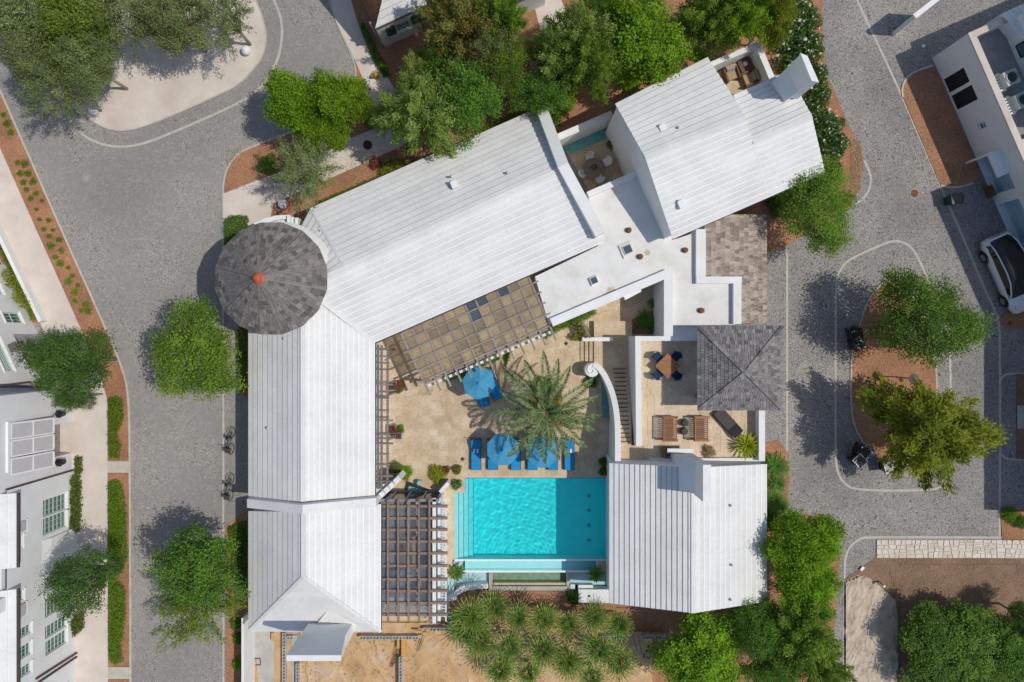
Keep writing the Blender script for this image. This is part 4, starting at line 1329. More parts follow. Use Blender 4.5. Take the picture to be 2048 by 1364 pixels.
# ---------- pool house in the south-east
ph = thing('pool_house', 'white gabled pool house east of the pool with a slab chimney on its ridge', 'house', P(1375, 1070, 0))
e3, r3 = 3.8, 5.46
a0, a1 = P(1218, 1206, e3), P(1218, 926, e3)
k0, k1 = P(1387, 1226, r3), P(1387, 935, r3)
c0, c1 = P(1533, 928, e3), P(1533, 1203, e3)
slope(ph, a0, a1, k0, k1, 16, 0.05, edge=.020)
slope(ph, c0, c1, k1, k0, 14, 0.05, edge=.045, emat='liplight')
wl = MB(); under(wl, a0, a1, k0, k1); under(wl, c0, c1, k1, k0); wl.build('wall', M['wallwhite'], ph)
ridge_cap(ph, k0, k1)
b = MB(); b.prism([(10.03, -6.5), (10.45, -6.5), (10.45, -8.45), (10.03, -8.45)], 2.6, 8.0); b.build('chimney', M['white'], ph); cp = ph.children[-1]
b = MB()
b.prism([(9.35, -6.52), (10.03, -6.52), (10.03, -8.3), (9.35, -8.3)], 2.6, [5.3, 6.3, 6.3, 5.3]); b.build('chimney_shoulder', M['white'], cp)
b = MB(); b.box((9.75, -6.44, 3.1), (1.1, 0.10, 0.9)); b.build('firebox', M['dark'], ph)
b = MB(); b.box((9.75, -6.35, 3.66), (1.5, 0.25, 0.1)); b.build('mantel', M['white'], ph)
for i, (x, y) in enumerate([(1461, 1011), (1463, 1130), (1461, 1199)]):
    vent(x, y, 4.6, ORD[i] + ' small pipe vent from the north on the pool house east slope')
# ---------- shingled garage roof and terrace
gr = thing('garage', 'garage under a tan wood shingle lean-to roof beside the flat white roof', 'garage', P(1475, 540, 0))
its = []; wl = MB()
for ya, yb, xr, zr in ((556, 429, 1412, 3.5), (646, 556, 1483, 3.05)):
    g4 = (P(1533, ya, 2.7), P(1533, yb, 2.7), P(xr, ya, zr), P(xr, yb, zr))
    its += shingle_slope(*g4, 13 if xr < 1450 else 6, 0.21)
    under(wl, *g4, drop=0.03)
place_shingles(its, gr, M['shgl_garage'])
wl.build('wall', M['wallwhite'], gr)
ter = thing('roof_terrace', 'raised travertine roof terrace with white parapet walls north of the pool house', 'terrace', P(1390, 800, 0))
ZT = 2.6
b = MB(); pbox(b, [(1276, 676), (1516, 676), (1516, 922), (1278, 922)], ZT - 0.02, 0); b.build('terrace_slab', M['trav2'], ter)
b = MB()
band(b, [(1276, 672), (1278, 892)], 0.33, 3.3, 0); band(b, [(1271, 677), (1396, 677)], 0.28, 3.303, 0)
band(b, [(1524, 815), (1524, 922)], 0.36, 3.4, 0); band(b, [(1300, 921), (1528, 919)], 0.2, 3.0, 0)
b.build('parapet', M['white'], ter)
tp = [(p.x, p.y) for p in PX([(1281, 682), (1514, 682), (1514, 917), (1283, 917)], ZT)]
pave(ter, tp, ZT - 0.01, 0.62, 0.42, M['trav2'], 190)
# ---------- pavilion
pv = thing('shingled_pavilion', 'open pavilion with a grey pyramid shingle roof over the terrace', 'pavilion', P(1480, 736, 0))
PE, PA = 5.2, 6.45
pc = [P(1395, 820, PE), P(1565, 820, PE), P(1565, 652, PE), P(1395, 652, PE)]
pa = P(1490, 745, PA)
items = []
for i in range(4):
    items += shingle_slope(pc[i], pc[(i + 1) % 4], pa, pa, 12, 0.165)
place_shingles(items, pv, M['shgl_pav'])
b = MB(); b.add([p - UP * .03 for p in pc] + [pa - UP * .03], [(0, 1, 4), (1, 2, 4), (2, 3, 4), (3, 0, 4), (3, 2, 1, 0)]); b.build('roof_deck', M['shgl_pav'], pv)
for i in range(4):
    for s in range(9):
        p0, p1 = lerp(pc[i], pa, s / 9), lerp(pc[i], pa, (s + 1.15) / 9)
        b = MB(); b.bar(p0 + UP * 0.10, p1 + UP * 0.065, 0.17, 0.03); b.build('hip_shingle', M['shgl_pav'], pv)
for p in pc:
    q = lerp(p, Vector((pa.x, pa.y, p.z)), 0.27)
    b = MB(); b.box((q.x, q.y, (PE + ZT) / 2), (0.26, 0.26, PE - ZT)); b.build('post', M['timberg'], pv)

# ---------- terrace stair, landing, spiral wall
st = thing('terrace_stair', 'stone stair climbing south to the terrace between a curved white wall and the terrace wall', 'stairs', P(1230, 800, 0))
n = 18
for i in range(n):
    z = 0.5 + (ZT - 0.5) * (i + 1) / n
    y0, y1 = lerp(737, 891, i / n), lerp(737, 891, (i + 1) / n)
    xl = np.interp(y0, [737, 757, 782, 815, 848, 900], [1196, 1212, 1222, 1229, 1232, 1233])
    b = MB(); q = [P(xl, y0, z), P(1263, y0, z), P(1263, y1, z), P(xl, y1, z)]
    b.prism([(p.x, p.y) for p in q], 0, z); b.build('tread', M['trav'], st)
    a_, c_ = P(lerp(1226, 1241, i / n), y0, z), P(lerp(1250, 1261, i / n), y0, z)
    b = MB(); b.bar(a_ + Vector((0, -.03, 0.006)), c_ + Vector((0, -.03, 0.006)), 0.05, 0.02); b.build('stair_joint', M['dark'], st)
b = MB(); q = PX([(1234, 891), (1290, 891), (1290, 922), (1234, 922)], ZT); b.prism([(p.x, p.y) for p in q], 0, ZT); b.build('top_landing', M['trav'], st)
ld = thing('stair_landing', 'low stone landing with three long steps at the foot of the terrace stair', 'steps', P(1215, 690, 0))
for i, (x, z) in enumerate([(1161, 0.125), (1170, 0.25), (1179, 0.375)]):
    b = MB(); q = PX([(x, 682), (x + 10, 682), (x + 10, 742), (x, 742)], z); b.prism([(p.x, p.y) for p in q], 0, z); b.build('step', M['trav'], ld)
b = MB(); q = PX([(1188, 642), (1264, 642), (1264, 738), (1200, 738), (1188, 730)], 0.5); b.prism([(p.x, p.y) for p in q], 0, 0.5); b.build('landing_slab', M['trav'], ld)
lw = MB(); band(lw, [(1165, 678.5), (1226, 678.5)], 0.24, 1.15, 0)
tag(lw.build('low_wall', M['white']), 'short free-standing white wall at the north end of the landing steps', 'wall')
sw = thing('spiral_wall', 'curved white stair wall that ends in a snail-shaped coil', 'wall', P(1190, 738, 0))
cl = [(1187, 729), (1197, 734), (1206, 745), (1213, 757), (1224, 782), (1232, 815), (1235.5, 848), (1236, 885), (1236, 925)]
zt = [1.4, 1.45, 1.5, 1.6, 1.85, 2.3, 2.75, 3.1, 3.3]
pts = smoothline([P(x, y, z) for (x, y), z in zip(cl, zt)], 2)
lft, rgt = offset_line(pts, 0.17), offset_line(pts, -0.17)
b = MB()
for i in range(len(pts) - 1):
    q = [lft[i], lft[i + 1], rgt[i + 1], rgt[i]]
    b.prism([(p.x, p.y) for p in q], 0, [p.z for p in q])
b.build('curved_wall', M['white'], sw)
co = P(1184, 740, 1.35)
b = MB(); b.lathe([(0.43, 0), (0.43, 1.30), (0.40, 1.33)], 28, (co.x, co.y, 0)); b.build('coil_drum', M['white'], sw)
b = MB()
sp = [co + Vector(((0.40 - 0.034 * k) * math.cos(1.2 + k * 0.55), (0.40 - 0.034 * k) * math.sin(1.2 + k * 0.55), 0.03)) for k in range(11)]
b.tube(sp, 0.045, 6, 0.03); b.build('coil_rim', M['white'], sw)
wt = thing('water_channel', 'narrow teal water channel left of the curved stair wall', 'water channel', P(1209, 800, 0))
b = MB(); pbox(b, [(1197, 754), (1222, 754), (1226, 842), (1197, 842)], 0.20, 0.0); b.build('rim', M['trav'], wt)
b = MB(); pbox(b, [(1203, 760), (1216, 760), (1221, 836), (1203, 836)], 0.206, 0.1); b.build('basin', M['tealfloor'], wt)
b = MB(); pbox(b, [(1203, 760), (1216, 760), (1221, 836), (1203, 836)], 0.23, 0.208); b.build('water', M['trough'], wt)
pb = flat('planting_bed', [(1262, 652), (1262, 640), (1290, 628), (1322, 612), (1322, 668), (1262, 668)], 0.06, M['mulch'])

# ---------- pool
x0, x1, y0, y1 = PIT
pl = thing('swimming_pool', 'rectangular turquoise swimming pool with wide white steps on its west side', 'pool', (1.3, -11, -1.5))
WZ = -0.06
XL, XR, YT, YB = P(930, 0).x, x1, P(0, 955).y, P(0, 1119).y
XS = P(909, 0).x; YS = P(0, 985).y
b = MB()
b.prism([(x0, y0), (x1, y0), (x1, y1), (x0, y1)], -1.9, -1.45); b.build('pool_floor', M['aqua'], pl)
b = MB()
b.prism([(x1, y0), (x1 + .4, y0), (x1 + .4, y1), (x1, y1)], -1.9, 0.05)
b.prism([(x0, y1), (x1, y1), (x1, y1 + .02), (x0, y1 + .02)], -1.9, 0.0)
b.prism([(x0 - .02, YB), (XS, YB), (XS, YS), (x0 - .02, YS)], -1.45, -.02)
b.prism([(x0 - .02, YS), (XL, YS), (XL, y1), (x0 - .02, y1)], -1.45, -.02)
b.build('pool_wall', M['aqua'], pl)
b = MB()
b.prism([(x0 - .02, YB), (XS, YB), (XS, YS), (x0 - .02, YS)], -.019, 0.031)
b.prism([(x0 - .02, YS), (XL, YS), (XL, y1), (x0 - .02, y1)], -.019, 0.031); b.build('coping', M['trav'], pl)
b = MB(); b.prism([(XS, YB - .10), (x1, YB - .10), (x1, YB), (XS, YB)], -1.45, -0.045); b.build('overflow_edge', M['plaster'], pl)
b = MB(); b.prism([(XL, YT - .05), (x1, YT - .05), (x1, YT), (XL, YT)], -0.5, 0.02); b.build('tile_band', M['pooltile'], pl)
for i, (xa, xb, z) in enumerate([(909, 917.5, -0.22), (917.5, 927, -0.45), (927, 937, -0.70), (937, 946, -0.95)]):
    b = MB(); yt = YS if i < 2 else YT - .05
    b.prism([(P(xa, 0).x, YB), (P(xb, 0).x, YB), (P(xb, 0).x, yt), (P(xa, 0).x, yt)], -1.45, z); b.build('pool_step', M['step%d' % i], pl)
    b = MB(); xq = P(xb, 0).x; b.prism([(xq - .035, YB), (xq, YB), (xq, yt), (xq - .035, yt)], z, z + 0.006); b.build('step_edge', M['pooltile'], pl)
# clear water: a closed body with a gently rippled top
wx0, wx1, wy0, wy1 = XS - .02, x1 + .02, YB - .02, y1 + .012
stp = 0.055; nx_, ny_ = int((wx1 - wx0) / stp), int((wy1 - wy0) / stp)
gx = np.linspace(wx0, wx1, nx_ + 1); gy = np.linspace(wy0, wy1, ny_ + 1)
X_, Y_ = np.meshgrid(gx, gy, indexing='ij')
Zw = np.full_like(X_, WZ)
rr_ = np.random.default_rng(5)
for cx_, cy_, wl_, am_, dec_ in ((1.2, -13.9, .24, .0015, 4.0), (2.4, -11.6, .27, .0008, 2.5), (-0.6, -10.2, .34, .0008, 2.5)):
    dd = np.hypot(X_ - cx_, Y_ - cy_); Zw += am_ * np.sin(dd * 2 * np.pi / wl_) * np.exp(-dd / dec_)
for _ in range(16):
    an_ = rr_.uniform(0, 2 * np.pi); wl_ = rr_.uniform(.28, .85); am_ = .0011 * wl_ / .5
    Zw += am_ * np.sin((X_ * np.cos(an_) + Y_ * np.sin(an_)) * 2 * np.pi / wl_ + rr_.uniform(0, 6.3) + 0.6 * np.sin(X_ * 1.3 + Y_ * .9))
b = MB()
b.v = [Vector((X_[i, j], Y_[i, j], Zw[i, j])) for i in range(nx_ + 1) for j in range(ny_ + 1)]
W_ = ny_ + 1
b.f = [(i * W_ + j, (i + 1) * W_ + j, (i + 1) * W_ + j + 1, i * W_ + j + 1) for i in range(nx_) for j in range(ny_)]
rim_ = [i * W_ for i in range(nx_ + 1)] + [nx_ * W_ + j for j in range(1, W_)] + [i * W_ + ny_ for i in range(nx_ - 1, -1, -1)] + [j for j in range(ny_ - 1, 0, -1)]
nb_ = len(b.v)
for q in rim_: b.v.append(Vector((b.v[q].x, b.v[q].y, -1.5)))
m_ = len(rim_)
for k in range(m_): b.f.append((rim_[k], nb_ + k, nb_ + (k + 1) % m_, rim_[(k + 1) % m_]))
b.f.append(tuple(nb_ + k for k in reversed(range(m_))))
pw_ = b.build('pool_water', M['clearwater'], pl, True)
pw_.cycles.is_caustics_caster = True
for o_ in pl.children:
    if o_ is not pw_: o_.cycles.is_caustics_receiver = True
for i in range(4):
    c = P(1177, 989 + i * 29.5, -1.44); b = MB(); b.lathe([(0.13, 0), (0.13, 0.02), (0.11, 0.02), (0.10, 0.01)], 16, c); b.build('floor_jet', M['jet'], pl)
# lower trough
tr = thing('overflow_trough', 'pale overflow trough along the south edge of the pool', 'trough', (1, -14, -1.5))
YA, YC = P(0, 1121).y, P(0, 1142).y
b = MB(); b.prism([(P(929, 0).x, YC), (P(1192, 0).x, YC), (P(1192, 0).x, YA), (P(929, 0).x, YA)], -1.45, -0.48); b.build('trough_floor', M['plaster'], tr)
b = MB()
b.prism([(P(926, 0).x, YC - .12), (P(1194, 0).x, YC - .12), (P(1194, 0).x, YC), (P(926, 0).x, YC)], -1.45, -0.10)
b.prism([(P(1192, 0).x, YC), (P(1196, 0).x, YC), (P(1196, 0).x, YA), (P(1192, 0).x, YA)], -1.45, -0.10); b.build('trough_wall', M['plaster'], tr)
b = MB(); b.prism([(P(926, 0).x + .003, YC + .003), (P(1192, 0).x - .003, YC + .003), (P(1192, 0).x - .003, YA - .02), (P(926, 0).x + .003, YA - .02)], -0.6, -0.14); b.build('trough_water', M['trough'], tr)
# spill tank with its timber front
sk = thing('spill_tank', 'sunken green water tank below the overflow trough with a timber front', 'tank', (1, -15, -1.5))
b = MB(); b.prism([(P(983, 0).x, P(0, 1172).y), (P(1135, 0).x, P(0, 1172).y), (P(1135, 0).x, YC - .12), (P(983, 0).x, YC - .12)], -1.45, -0.62); b.build('tank_floor', M['tankfloor'], sk)
b = MB(); b.prism([(P(983, 0).x + .05, P(0, 1170).y), (P(1135, 0).x - .05, P(0, 1170).y), (P(1135, 0).x - .05, YC - .125), (P(983, 0).x + .05, YC - .125)], -0.9, -0.32); b.build('tank_water', M['greenwater'], sk)
b = MB()
for xa, xb in ((978, 985), (1133, 1140)):
    b.prism([(P(xa, 0).x, P(0, 1177).y), (P(xb, 0).x, P(0, 1177).y), (P(xb, 0).x, YC - .12), (P(xa, 0).x, YC - .12)], -1.45, 0.03)
b.prism([(P(978, 0).x, P(0, 1180).y), (P(1140, 0).x, P(0, 1180).y), (P(1140, 0).x, P(0, 1172).y), (P(978, 0).x, P(0, 1172).y)], -1.45, 0.07)
b.build('tank_wall', M['concrete'], sk)
b = MB(); b.prism([(P(987, 0).x, P(0, 1170.5).y), (P(1131, 0).x, P(0, 1170.5).y), (P(1131, 0).x, P(0, 1166).y), (P(987, 0).x, P(0, 1166).y)], -0.9, -0.05); b.build('timber_front', M['palewood'], sk)
# pale blue basins left and right of the tank
bs = thing('shallow_basin', 'pale blue shallow basin west of the green tank with a curved white rim', 'basin', (-3, -15, -1.2))
b = MB(); b.prism([(x0, y0), (P(978, 0).x, y0), (P(978, 0).x, YC - .14), (P(926, 0).x, YC - .14), (P(926, 0).x, YB - .15), (x0, YB - .15)], -1.45, -0.28); b.build('basin_floor', M['basinblue'], bs)
b = MB(); pbox(b, [(862, 1180), (878, 1160), (908, 1158), (908, 1200), (862, 1205)], 0.052, -0.2); b.build('basin_apron', M['basinblue'], bs)
b = MB(); ln = [(866, 1200), (893, 1199), (906, 1194), (916, 1184), (930, 1177), (950, 1174), (976, 1172)]
lnp = smoothline(PX(ln, 0.3), 1); b.strip(offset_line(lnp, .15), offset_line(lnp, -.15), -1.0, 0.3); b.build('basin_rim', M['white'], bs)
for x, y in ((926, 1178), (907, 1195)):
    c = P(x, y, 0.3); b = MB(); b.box((c.x, c.y, 0.1), (0.34, 0.34, 0.5), 0.4); b.build('rim_post', M['white'], bs)
b2 = thing('shallow_basin', 'pale blue shallow basin east of the green tank next to a white platform', 'basin', (4.7, -15, -1.2))
b = MB(); b.prism([(P(1140, 0).x, P(0, 1172).y), (x1, P(0, 1172).y), (x1, YC - .14), (P(1140, 0).x, YC - .14)], -1.45, -0.28); b.build('basin_floor', M['basinblue'], b2)
b = MB(); b.prism([(P(1196, 0).x, YC - .14), (x1, YC - .14), (x1, YB - .12), (P(1196, 0).x, YB - .12)], -1.45, 0.02); b.build('basin_deck', M['trav'], b2)
b = MB(); b.prism([(P(1140, 0).x, P(0, 1147).y), (P(1190, 0).x, P(0, 1147).y), (P(1190, 0).x, YC - .13), (P(1140, 0).x, YC - .13)], -1.4, -0.05); b.build('basin_wall', M['trav'], b2)
b = MB(); pbox(b, [(1157, 1179), (1220, 1179), (1220, 1206), (1157, 1206)], 0.45, -0.5); pbox(b, [(1157, 1170), (1186, 1170), (1186, 1178), (1157, 1178)], 0.15, -1.0); pbox(b, [(1141, 1169), (1150, 1169), (1150, 1178), (1141, 1178)], 0.15, -1.0); b.build('platform', M['white'], b2)
b = MB(); c = P(1178, 1192, .45); b.lathe([(0.075, 0), (0.075, 0.02)], 12, c); b.build('drain', M['dark'], b2)
# ------------------------------------------------------------------ street buildings west
wA = WallPlane((0, 505), (63, 640))       # angled front, same grid as the diagonal wing
bA = thing('angled_townhouse', 'white townhouse with an angled front and green framed windows at the left edge', 'house', P(20, 640, 0))
uS, uE = wA.uz(-70, 340)[0], wA.uz(112, 778)[0]
uE = wA.uz(118, 758)[0]
hA = []
w1 = wA.rect([(5, 627), (38, 622), (46, 644), (12, 646)])
w2 = wA.rect([(-12, 675), (2, 672), (26, 742), (0, 742)])
w3 = wA.rect([(-30, 480), (0, 490), (13, 528), (-20, 528)])
w4 = wA.rect([(-20, 565), (2, 570), (5, 585), (-14, 588)])
ent = (wA.uz(50, 668)[0], wA.uz(72, 735)[0], 0.05, 2.5, 1.2)
b = MB(); wA.wall(b, uS, uE, 0, 7.2, [w1, w2, w3, w4, ent]); b.build('wall', M['wallwhite'], bA)
b = MB(); wA.slab(b, ent[0] - .02, ent[1] + .02, 0, 2.6, -1.26, -1.2); wA.slab(b, ent[0] - .02, ent[1] + .02, 0, 0.06, -1.2, 0.02); b.build('entry_recess', M['doorgrey'], bA)
for r, c, rw in ((w1, 3, 2), (w2, 3, 6), (w3, 3, 4), (w4, 2, 2)):
    window(wA, bA, r, c, rw, lintel=True)
b = MB(); q = wA.rect([(17, 690), (46, 688), (46, 706), (24, 707)])
um = (q[0] + q[1]) / 2
wA.slab(b, um - 0.2, um + 0.2, 2.9, 3.5, 0.04, 0.42); wA.slab(b, um - .26, um + .26, 3.5, 3.56, 0.0, 0.48); b.build('wall_lantern', M['lamp'], bA)
b = MB()
pp = [wA.at(*wA.uz(-30, 776), 0.07), wA.at(*wA.uz(58, 765), 0.07), wA.at(*wA.uz(72, 782), 0.07), wA.at(*wA.uz(110, 781), 0.07)]
b.tube(pp, 0.055, 8); b.build('downpipe', M['pipe'], bA)
XB = P(146, 0).x; XCW = P(153, 0).x
class VP(WallPlane):
    pass
wB = WallPlane((146, 770), (146, 960)); wC = WallPlane((153, 955), (153, 1400))
bB = thing('entrance_townhouse', 'white townhouse front with three grey slanted shutters over a recessed carved door', 'house', P(120, 880, 0))
door = (wB.uz(146, 843)[0], wB.uz(146, 905)[0], 0.04, 2.75, 0.85)
ub0, ub1 = wB.uz(146, 776)[0], wB.uz(146, 943)[0]
b = MB(); wB.wall(b, ub0, ub1, 0, 7.6, [door]); b.build('wall', M['wallwhite'], bB)
b = MB(); b.add([wB.at(ub0, 0), wB.at(ub0, 0, -8), wB.at(ub0, 7.6, -8), wB.at(ub0, 7.6), wB.at(ub1, 0), wB.at(ub1, 0, -8), wB.at(ub1, 7.6, -8), wB.at(ub1, 7.6)], [(0, 1, 2, 3), (7, 6, 5, 4), (3, 2, 6, 7)]); b.build('side_wall', M['wallwhite'], bB)
b = MB(); wB.slab(b, door[0], door[1], 0, 0.05, -0.9, 0.6); b.build('doorstep', M['path'], bB)
dm = (door[0] + door[1]) / 2
for a_, c_ in ((door[0] + .02, dm - .01), (dm + .01, door[1] - .02)):
    b = MB(); wB.slab(b, a_, c_, 0.05, 1.5, -0.84, -0.78)
    for i in range(3):
        for j in range(3):
            z = 0.3 + j * 0.4; u = lerp(a_ + .2, c_ - .2, i / 2)
            wB.slab(b, u - .09, u + .09, z - .12, z + .12, -0.78, -0.755)
    b.build('door_leaf', M['doorgrey'], bB)
    b = MB()
    for i in range(7):
        u = lerp(a_ + .08, c_ - .08, i / 6); wB.slab(b, u - .022, u + .022, 1.55, 2.6, -0.80, -0.76)
    for z in (1.53, 2.05, 2.62): wB.slab(b, a_, c_, z - .03, z + .03, -0.81, -0.75)
    b.build('door_grille', M['doorgrey'], bB)
b = MB(); wB.slab(b, door[0], door[1], 1.5, 2.75, -0.86, -0.83); b.build('door_glass', M['glassdark'], bB)
for y0, y1 in ((842, 872), (876, 906), (911, 941)):
    q = wB.rect([(20, y0 + 2), (20, y1 + 2), (86, y0 - 3), (86, y1 - 3)])
    u0, u1, z0, z1 = q
    f = MB()
    c = [wB.at(u0, z1, 0.06), wB.at(u1, z1, 0.06), wB.at(u1, z0, 0.62), wB.at(u0, z0, 0.62)]
    nn = (c[1] - c[0]).cross(c[3] - c[0]).normalized()
    if nn.dot(wB.n) < 0: nn = -nn
    f.add(c + [p - nn * 0.04 for p in c], [(0, 1, 2, 3), (7, 6, 5, 4), (0, 4, 5, 1), (1, 5, 6, 2), (2, 6, 7, 3), (3, 7, 4, 0)])
    so = f.build('slanted_shutter', M['shade'], bB)
    f = MB()
    for a_, c_ in ((0, 1), (3, 2), (0, 3), (1, 2)): f.bar(c[a_] + nn * 0.02, c[c_] + nn * 0.02, 0.08, 0.04, nn)
    f.bar((c[0] + c[3]) / 2 + nn * 0.02, (c[1] + c[2]) / 2 + nn * 0.02, 0.06, 0.03, nn)
    f.build('shutter_frame', M['trim'], so)
    f = MB(); wB.slab(f, u0 + .05, u1 - .05, z0, z1, 0.003, 0.02); f.build('window_behind', M['glassdark'], bB)
f = MB(); a_ = wB.uz(14, 843); c_ = wB.uz(14, 945); wB.slab(f, a_[0], c_[0], a_[1] - .1, a_[1] + .1, 0.002, 0.12); f.build('shutter_rail', M['trim'], bB)
for y in (827.5, 924.5):
    um = wB.uz(112, y)[0]; zm = wB.uz(112, y)[1]
    b = MB(); c = wB.at(um, zm, 0.28)
    b.lathe([(0.05, -0.42), (0.16, -0.36), (0.22, 0.18), (0.26, 0.2), (0.08, 0.42), (0.02, 0.5)], 6, c); b.bar(c + Vector((-.28, 0, .3)), c + Vector((0, 0, .3)), 0.05, 0.05); b.build('wall_lantern', M['iron'], bB)
b = MB(); b.tube([wB.at(ub1 - .1, z, 0.07) for z in (0.1, 3.0, 6.7)], 0.06, 8); b.build('downpipe', M['pipe'], bB)

bC = thing('townhouse', 'long white townhouse front with two rows of many-paned windows at the lower left', 'house', P(150, 1180, 0))
uc0, uc1 = wC.uz(153, 940)[0], wC.uz(153, 1420)[0]
wins = [([(86, 1000), (133, 986), (134, 1018), (86, 1034)], 6, 3, True), ([(86, 1037), (133, 1021), (134, 1052), (86, 1071)], 6, 3, True),
        ([(27, 1078), (46, 1070), (46, 1094), (27, 1100)], 3, 2, False), ([(27, 1190), (48, 1178), (48, 1198), (27, 1208)], 3, 2, False),
        ([(90, 1172), (133, 1160), (133, 1186), (90, 1200)], 6, 3, True), ([(90, 1202), (133, 1186), (133, 1214), (90, 1233)], 6, 3, True),
        ([(90, 1250), (134, 1232), (134, 1252), (90, 1278)], 6, 3, True), ([(91, 1281), (134, 1260), (134, 1286), (91, 1311)], 6, 3, True),
        ([(22, 1266), (63, 1248), (63, 1268), (22, 1284)], 5, 3, False), ([(22, 1306), (63, 1282), (63, 1308), (22, 1330)], 5, 3, False), ([(22, 1350), (63, 1322), (63, 1344), (22, 1368)], 5, 3, False),
        ([(90, 1395), (134, 1372), (134, 1398), (90, 1420)], 6, 3, True)]
hs = [wC.rect(q) for q, _, _, _ in wins]
b = MB(); wC.wall(b, uc0, uc1, 0, 6.9, hs, 0.15); b.build('wall', M['wallwhite'], bC)
for h_, (q, c, r, big) in zip(hs, wins):
    window(wC, bC, h_, r, c, depth=0.15, lintel=not big, sill=True)
for y0, y1, y2, y3 in ((1048, 1040, 1068, 1060), (1216, 1204, 1240, 1228)):
    q = wC.rect([(27, y0), (50, y1), (50, y3), (27, y2)])
    b = MB(); wC.slab(b, q[0], q[1], q[2], q[3], 0.05, 0.10); s_ = b.build('grey_shutter', M['shade'], bC)
    b = MB(); wC.slab(b, q[0] - .04, q[1] + .04, q[2] - .05, q[2], 0.04, 0.13); wC.slab(b, q[0] - .04, q[1] + .04, q[3], q[3] + .05, 0.04, 0.13); b.build('shutter_frame', M['trim'], s_)
e6 = 6.7
for (ya, yb) in ((986, 1135), (1178, 1420)):
    xe, yA, yB_ = -27.4 + 0.55, -(ya - 682) * (H - e6) / 1600, -(yb - 682) * (H - e6) / 1600
    e0, e1 = Vector((XCW + .40, yB_, e6)), Vector((XCW + .40, yA, e6))
    slope(bC, e0, e1, e0 + Vector((-5, 0, 2.6)), e1 + Vector((-5, 0, 2.6)), 14, 0.05)
    b = MB(); b.bar(e0 + Vector((.05, 0, -.08)), e1 + Vector((.05, 0, -.08)), 0.13, 0.13); b.build('gutter', M['gutter'], bC)
    b = MB(); b.prism([(XCW + .38, yB_), (XCW + .38, yA), (XCW - 5, yA), (XCW - 5, yB_)], e6 - .16, e6 - .06); b.build('soffit', M['trim'], bC)
b = MB(); wC.slab(b, wC.uz(153, 1052)[0], wC.uz(153, 1162)[0], 0, 3.0, 0.0, 0.16)
u0, u1 = wC.uz(153, 1052)[0], wC.uz(153, 1162)[0]
b.add([wC.at(u0, 3.0, .16), wC.at(u1, 3.0, .16), wC.at(u1, 3.0, 0.001), wC.at(u0, 3.0, .001), wC.at(u0, 3.7, 0.001), wC.at(u1, 3.7, .001)], [(0, 1, 5, 4), (0, 4, 3), (1, 2, 5)])
b.build('buttress', M['wallwhite'], bC)
for dy in (0, 8):
    b = MB(); b.tube([wC.at(*wC.uz(152.5, 1305 + dy), 0.07), wC.at(*wC.uz(70, 1358 + dy * 1.3), 0.07)], 0.06, 8); b.build('downpipe', M['pipe'], bC)
b = MB(); wC.slab(b, wC.uz(153, 1052)[0] + 2.2, wC.uz(153, 1162)[0] - .5, 6.9, 9.2, -.3, 0); b.build('wall', M['wallwhite'], bC)
b = MB(); b.prism([(XCW - .3, wC.at(uc0, 0).y), (XCW - .3, wC.at(uc1, 0).y), (XCW - 7, wC.at(uc1, 0).y), (XCW - 7, wC.at(uc0, 0).y)], 6.55, 6.88); b.build('flat_roof', M['wallwhite'], bC)
# garden wall in front of the angled house
gw = MB(); band(gw, [(-40, 392), (0, 478), (34, 548), (80, 643)], 0.22, 0.75, 0)
tag(gw.build('garden_wall', M['white']), 'low white wall between the ivy strip and the left pavement', 'wall')
flat('ivy_bed', [(-40, 395), (78, 645), (60, 648), (-60, 420)], 0.05, M['mulch'])

# ------------------------------------------------------------------ north house with green shutters
nS = WallPlane((768, 95), (886, 43))
bN = thing('north_house', 'white house at the top edge with green shutters below its dark eave', 'house', P(800, 40, 0))
e0, e1 = P(750.7, 57.4, 3.05), P(886, -5, 3.05)
nn = Vector((0.4, 0.917, 0))
slope(bN, e0, e1, e0 + nn * 5 + UP * 3.3, e1 + nn * 5 + UP * 3.3, 12, 0.075)
r0_, r1_ = e0 + nn * 5 + UP * 3.3, e1 + nn * 5 + UP * 3.3
slope(bN, r1_ + nn * 5 - UP * 3.3, r0_ + nn * 5 - UP * 3.3, r1_, r0_, 12, 0.06)
u1 = nS.uz(886, 43)[0]
hN = [nS.rect([(792, 50), (818, 40), (821, 56), (795, 64)]), nS.rect([(860, 22), (884, 12), (886, 26), (862, 34)])]
b = MB(); nS.wall(b, 0.0, u1, 0, 3.0, hN, 0.14)
for uu in (0.0, u1):
    a_, r_, c_ = nS.at(uu, 0), nS.at(uu, 0) + (-nS.n) * 5, nS.at(uu, 0) + (-nS.n) * 10
    b.add([a_, r_, c_, c_ + UP * 3, r_ + UP * 6.25, a_ + UP * 3], [(0, 1, 2, 3, 4, 5)])
b.build('wall', M['wallwhite'], bN)
gutter(bN, e0, e1, 'pipe')
for h_ in hN: window(nS, bN, h_, 3, 3, depth=0.12)
for q in ([(770, 57), (789, 49), (792, 64), (776, 73)], [(820, 33), (840, 24), (842, 41), (825, 48)], [(842, 25), (857, 18), (859, 35), (846, 41)]):
    r = nS.rect(q); b = MB(); nS.slab(b, *r, 0.02, 0.07); s_ = b.build('shutter', M['shutter'], bN)
    b = MB()
    for k in range(7):
        z = lerp(r[2] + .1, r[3] - .1, k / 6); nS.slab(b, r[0] + .06, r[1] - .06, z - .035, z + .03, 0.07, 0.085)
    b.build('louvre', M['shutter'], s_)
gp = MB(); gd = MB()
gd.tube([P(740, 45, 3.1), P(768, 94, 0.1)], 0.07, 8); gd.build('downpipe', M['metalgrey'], bN)
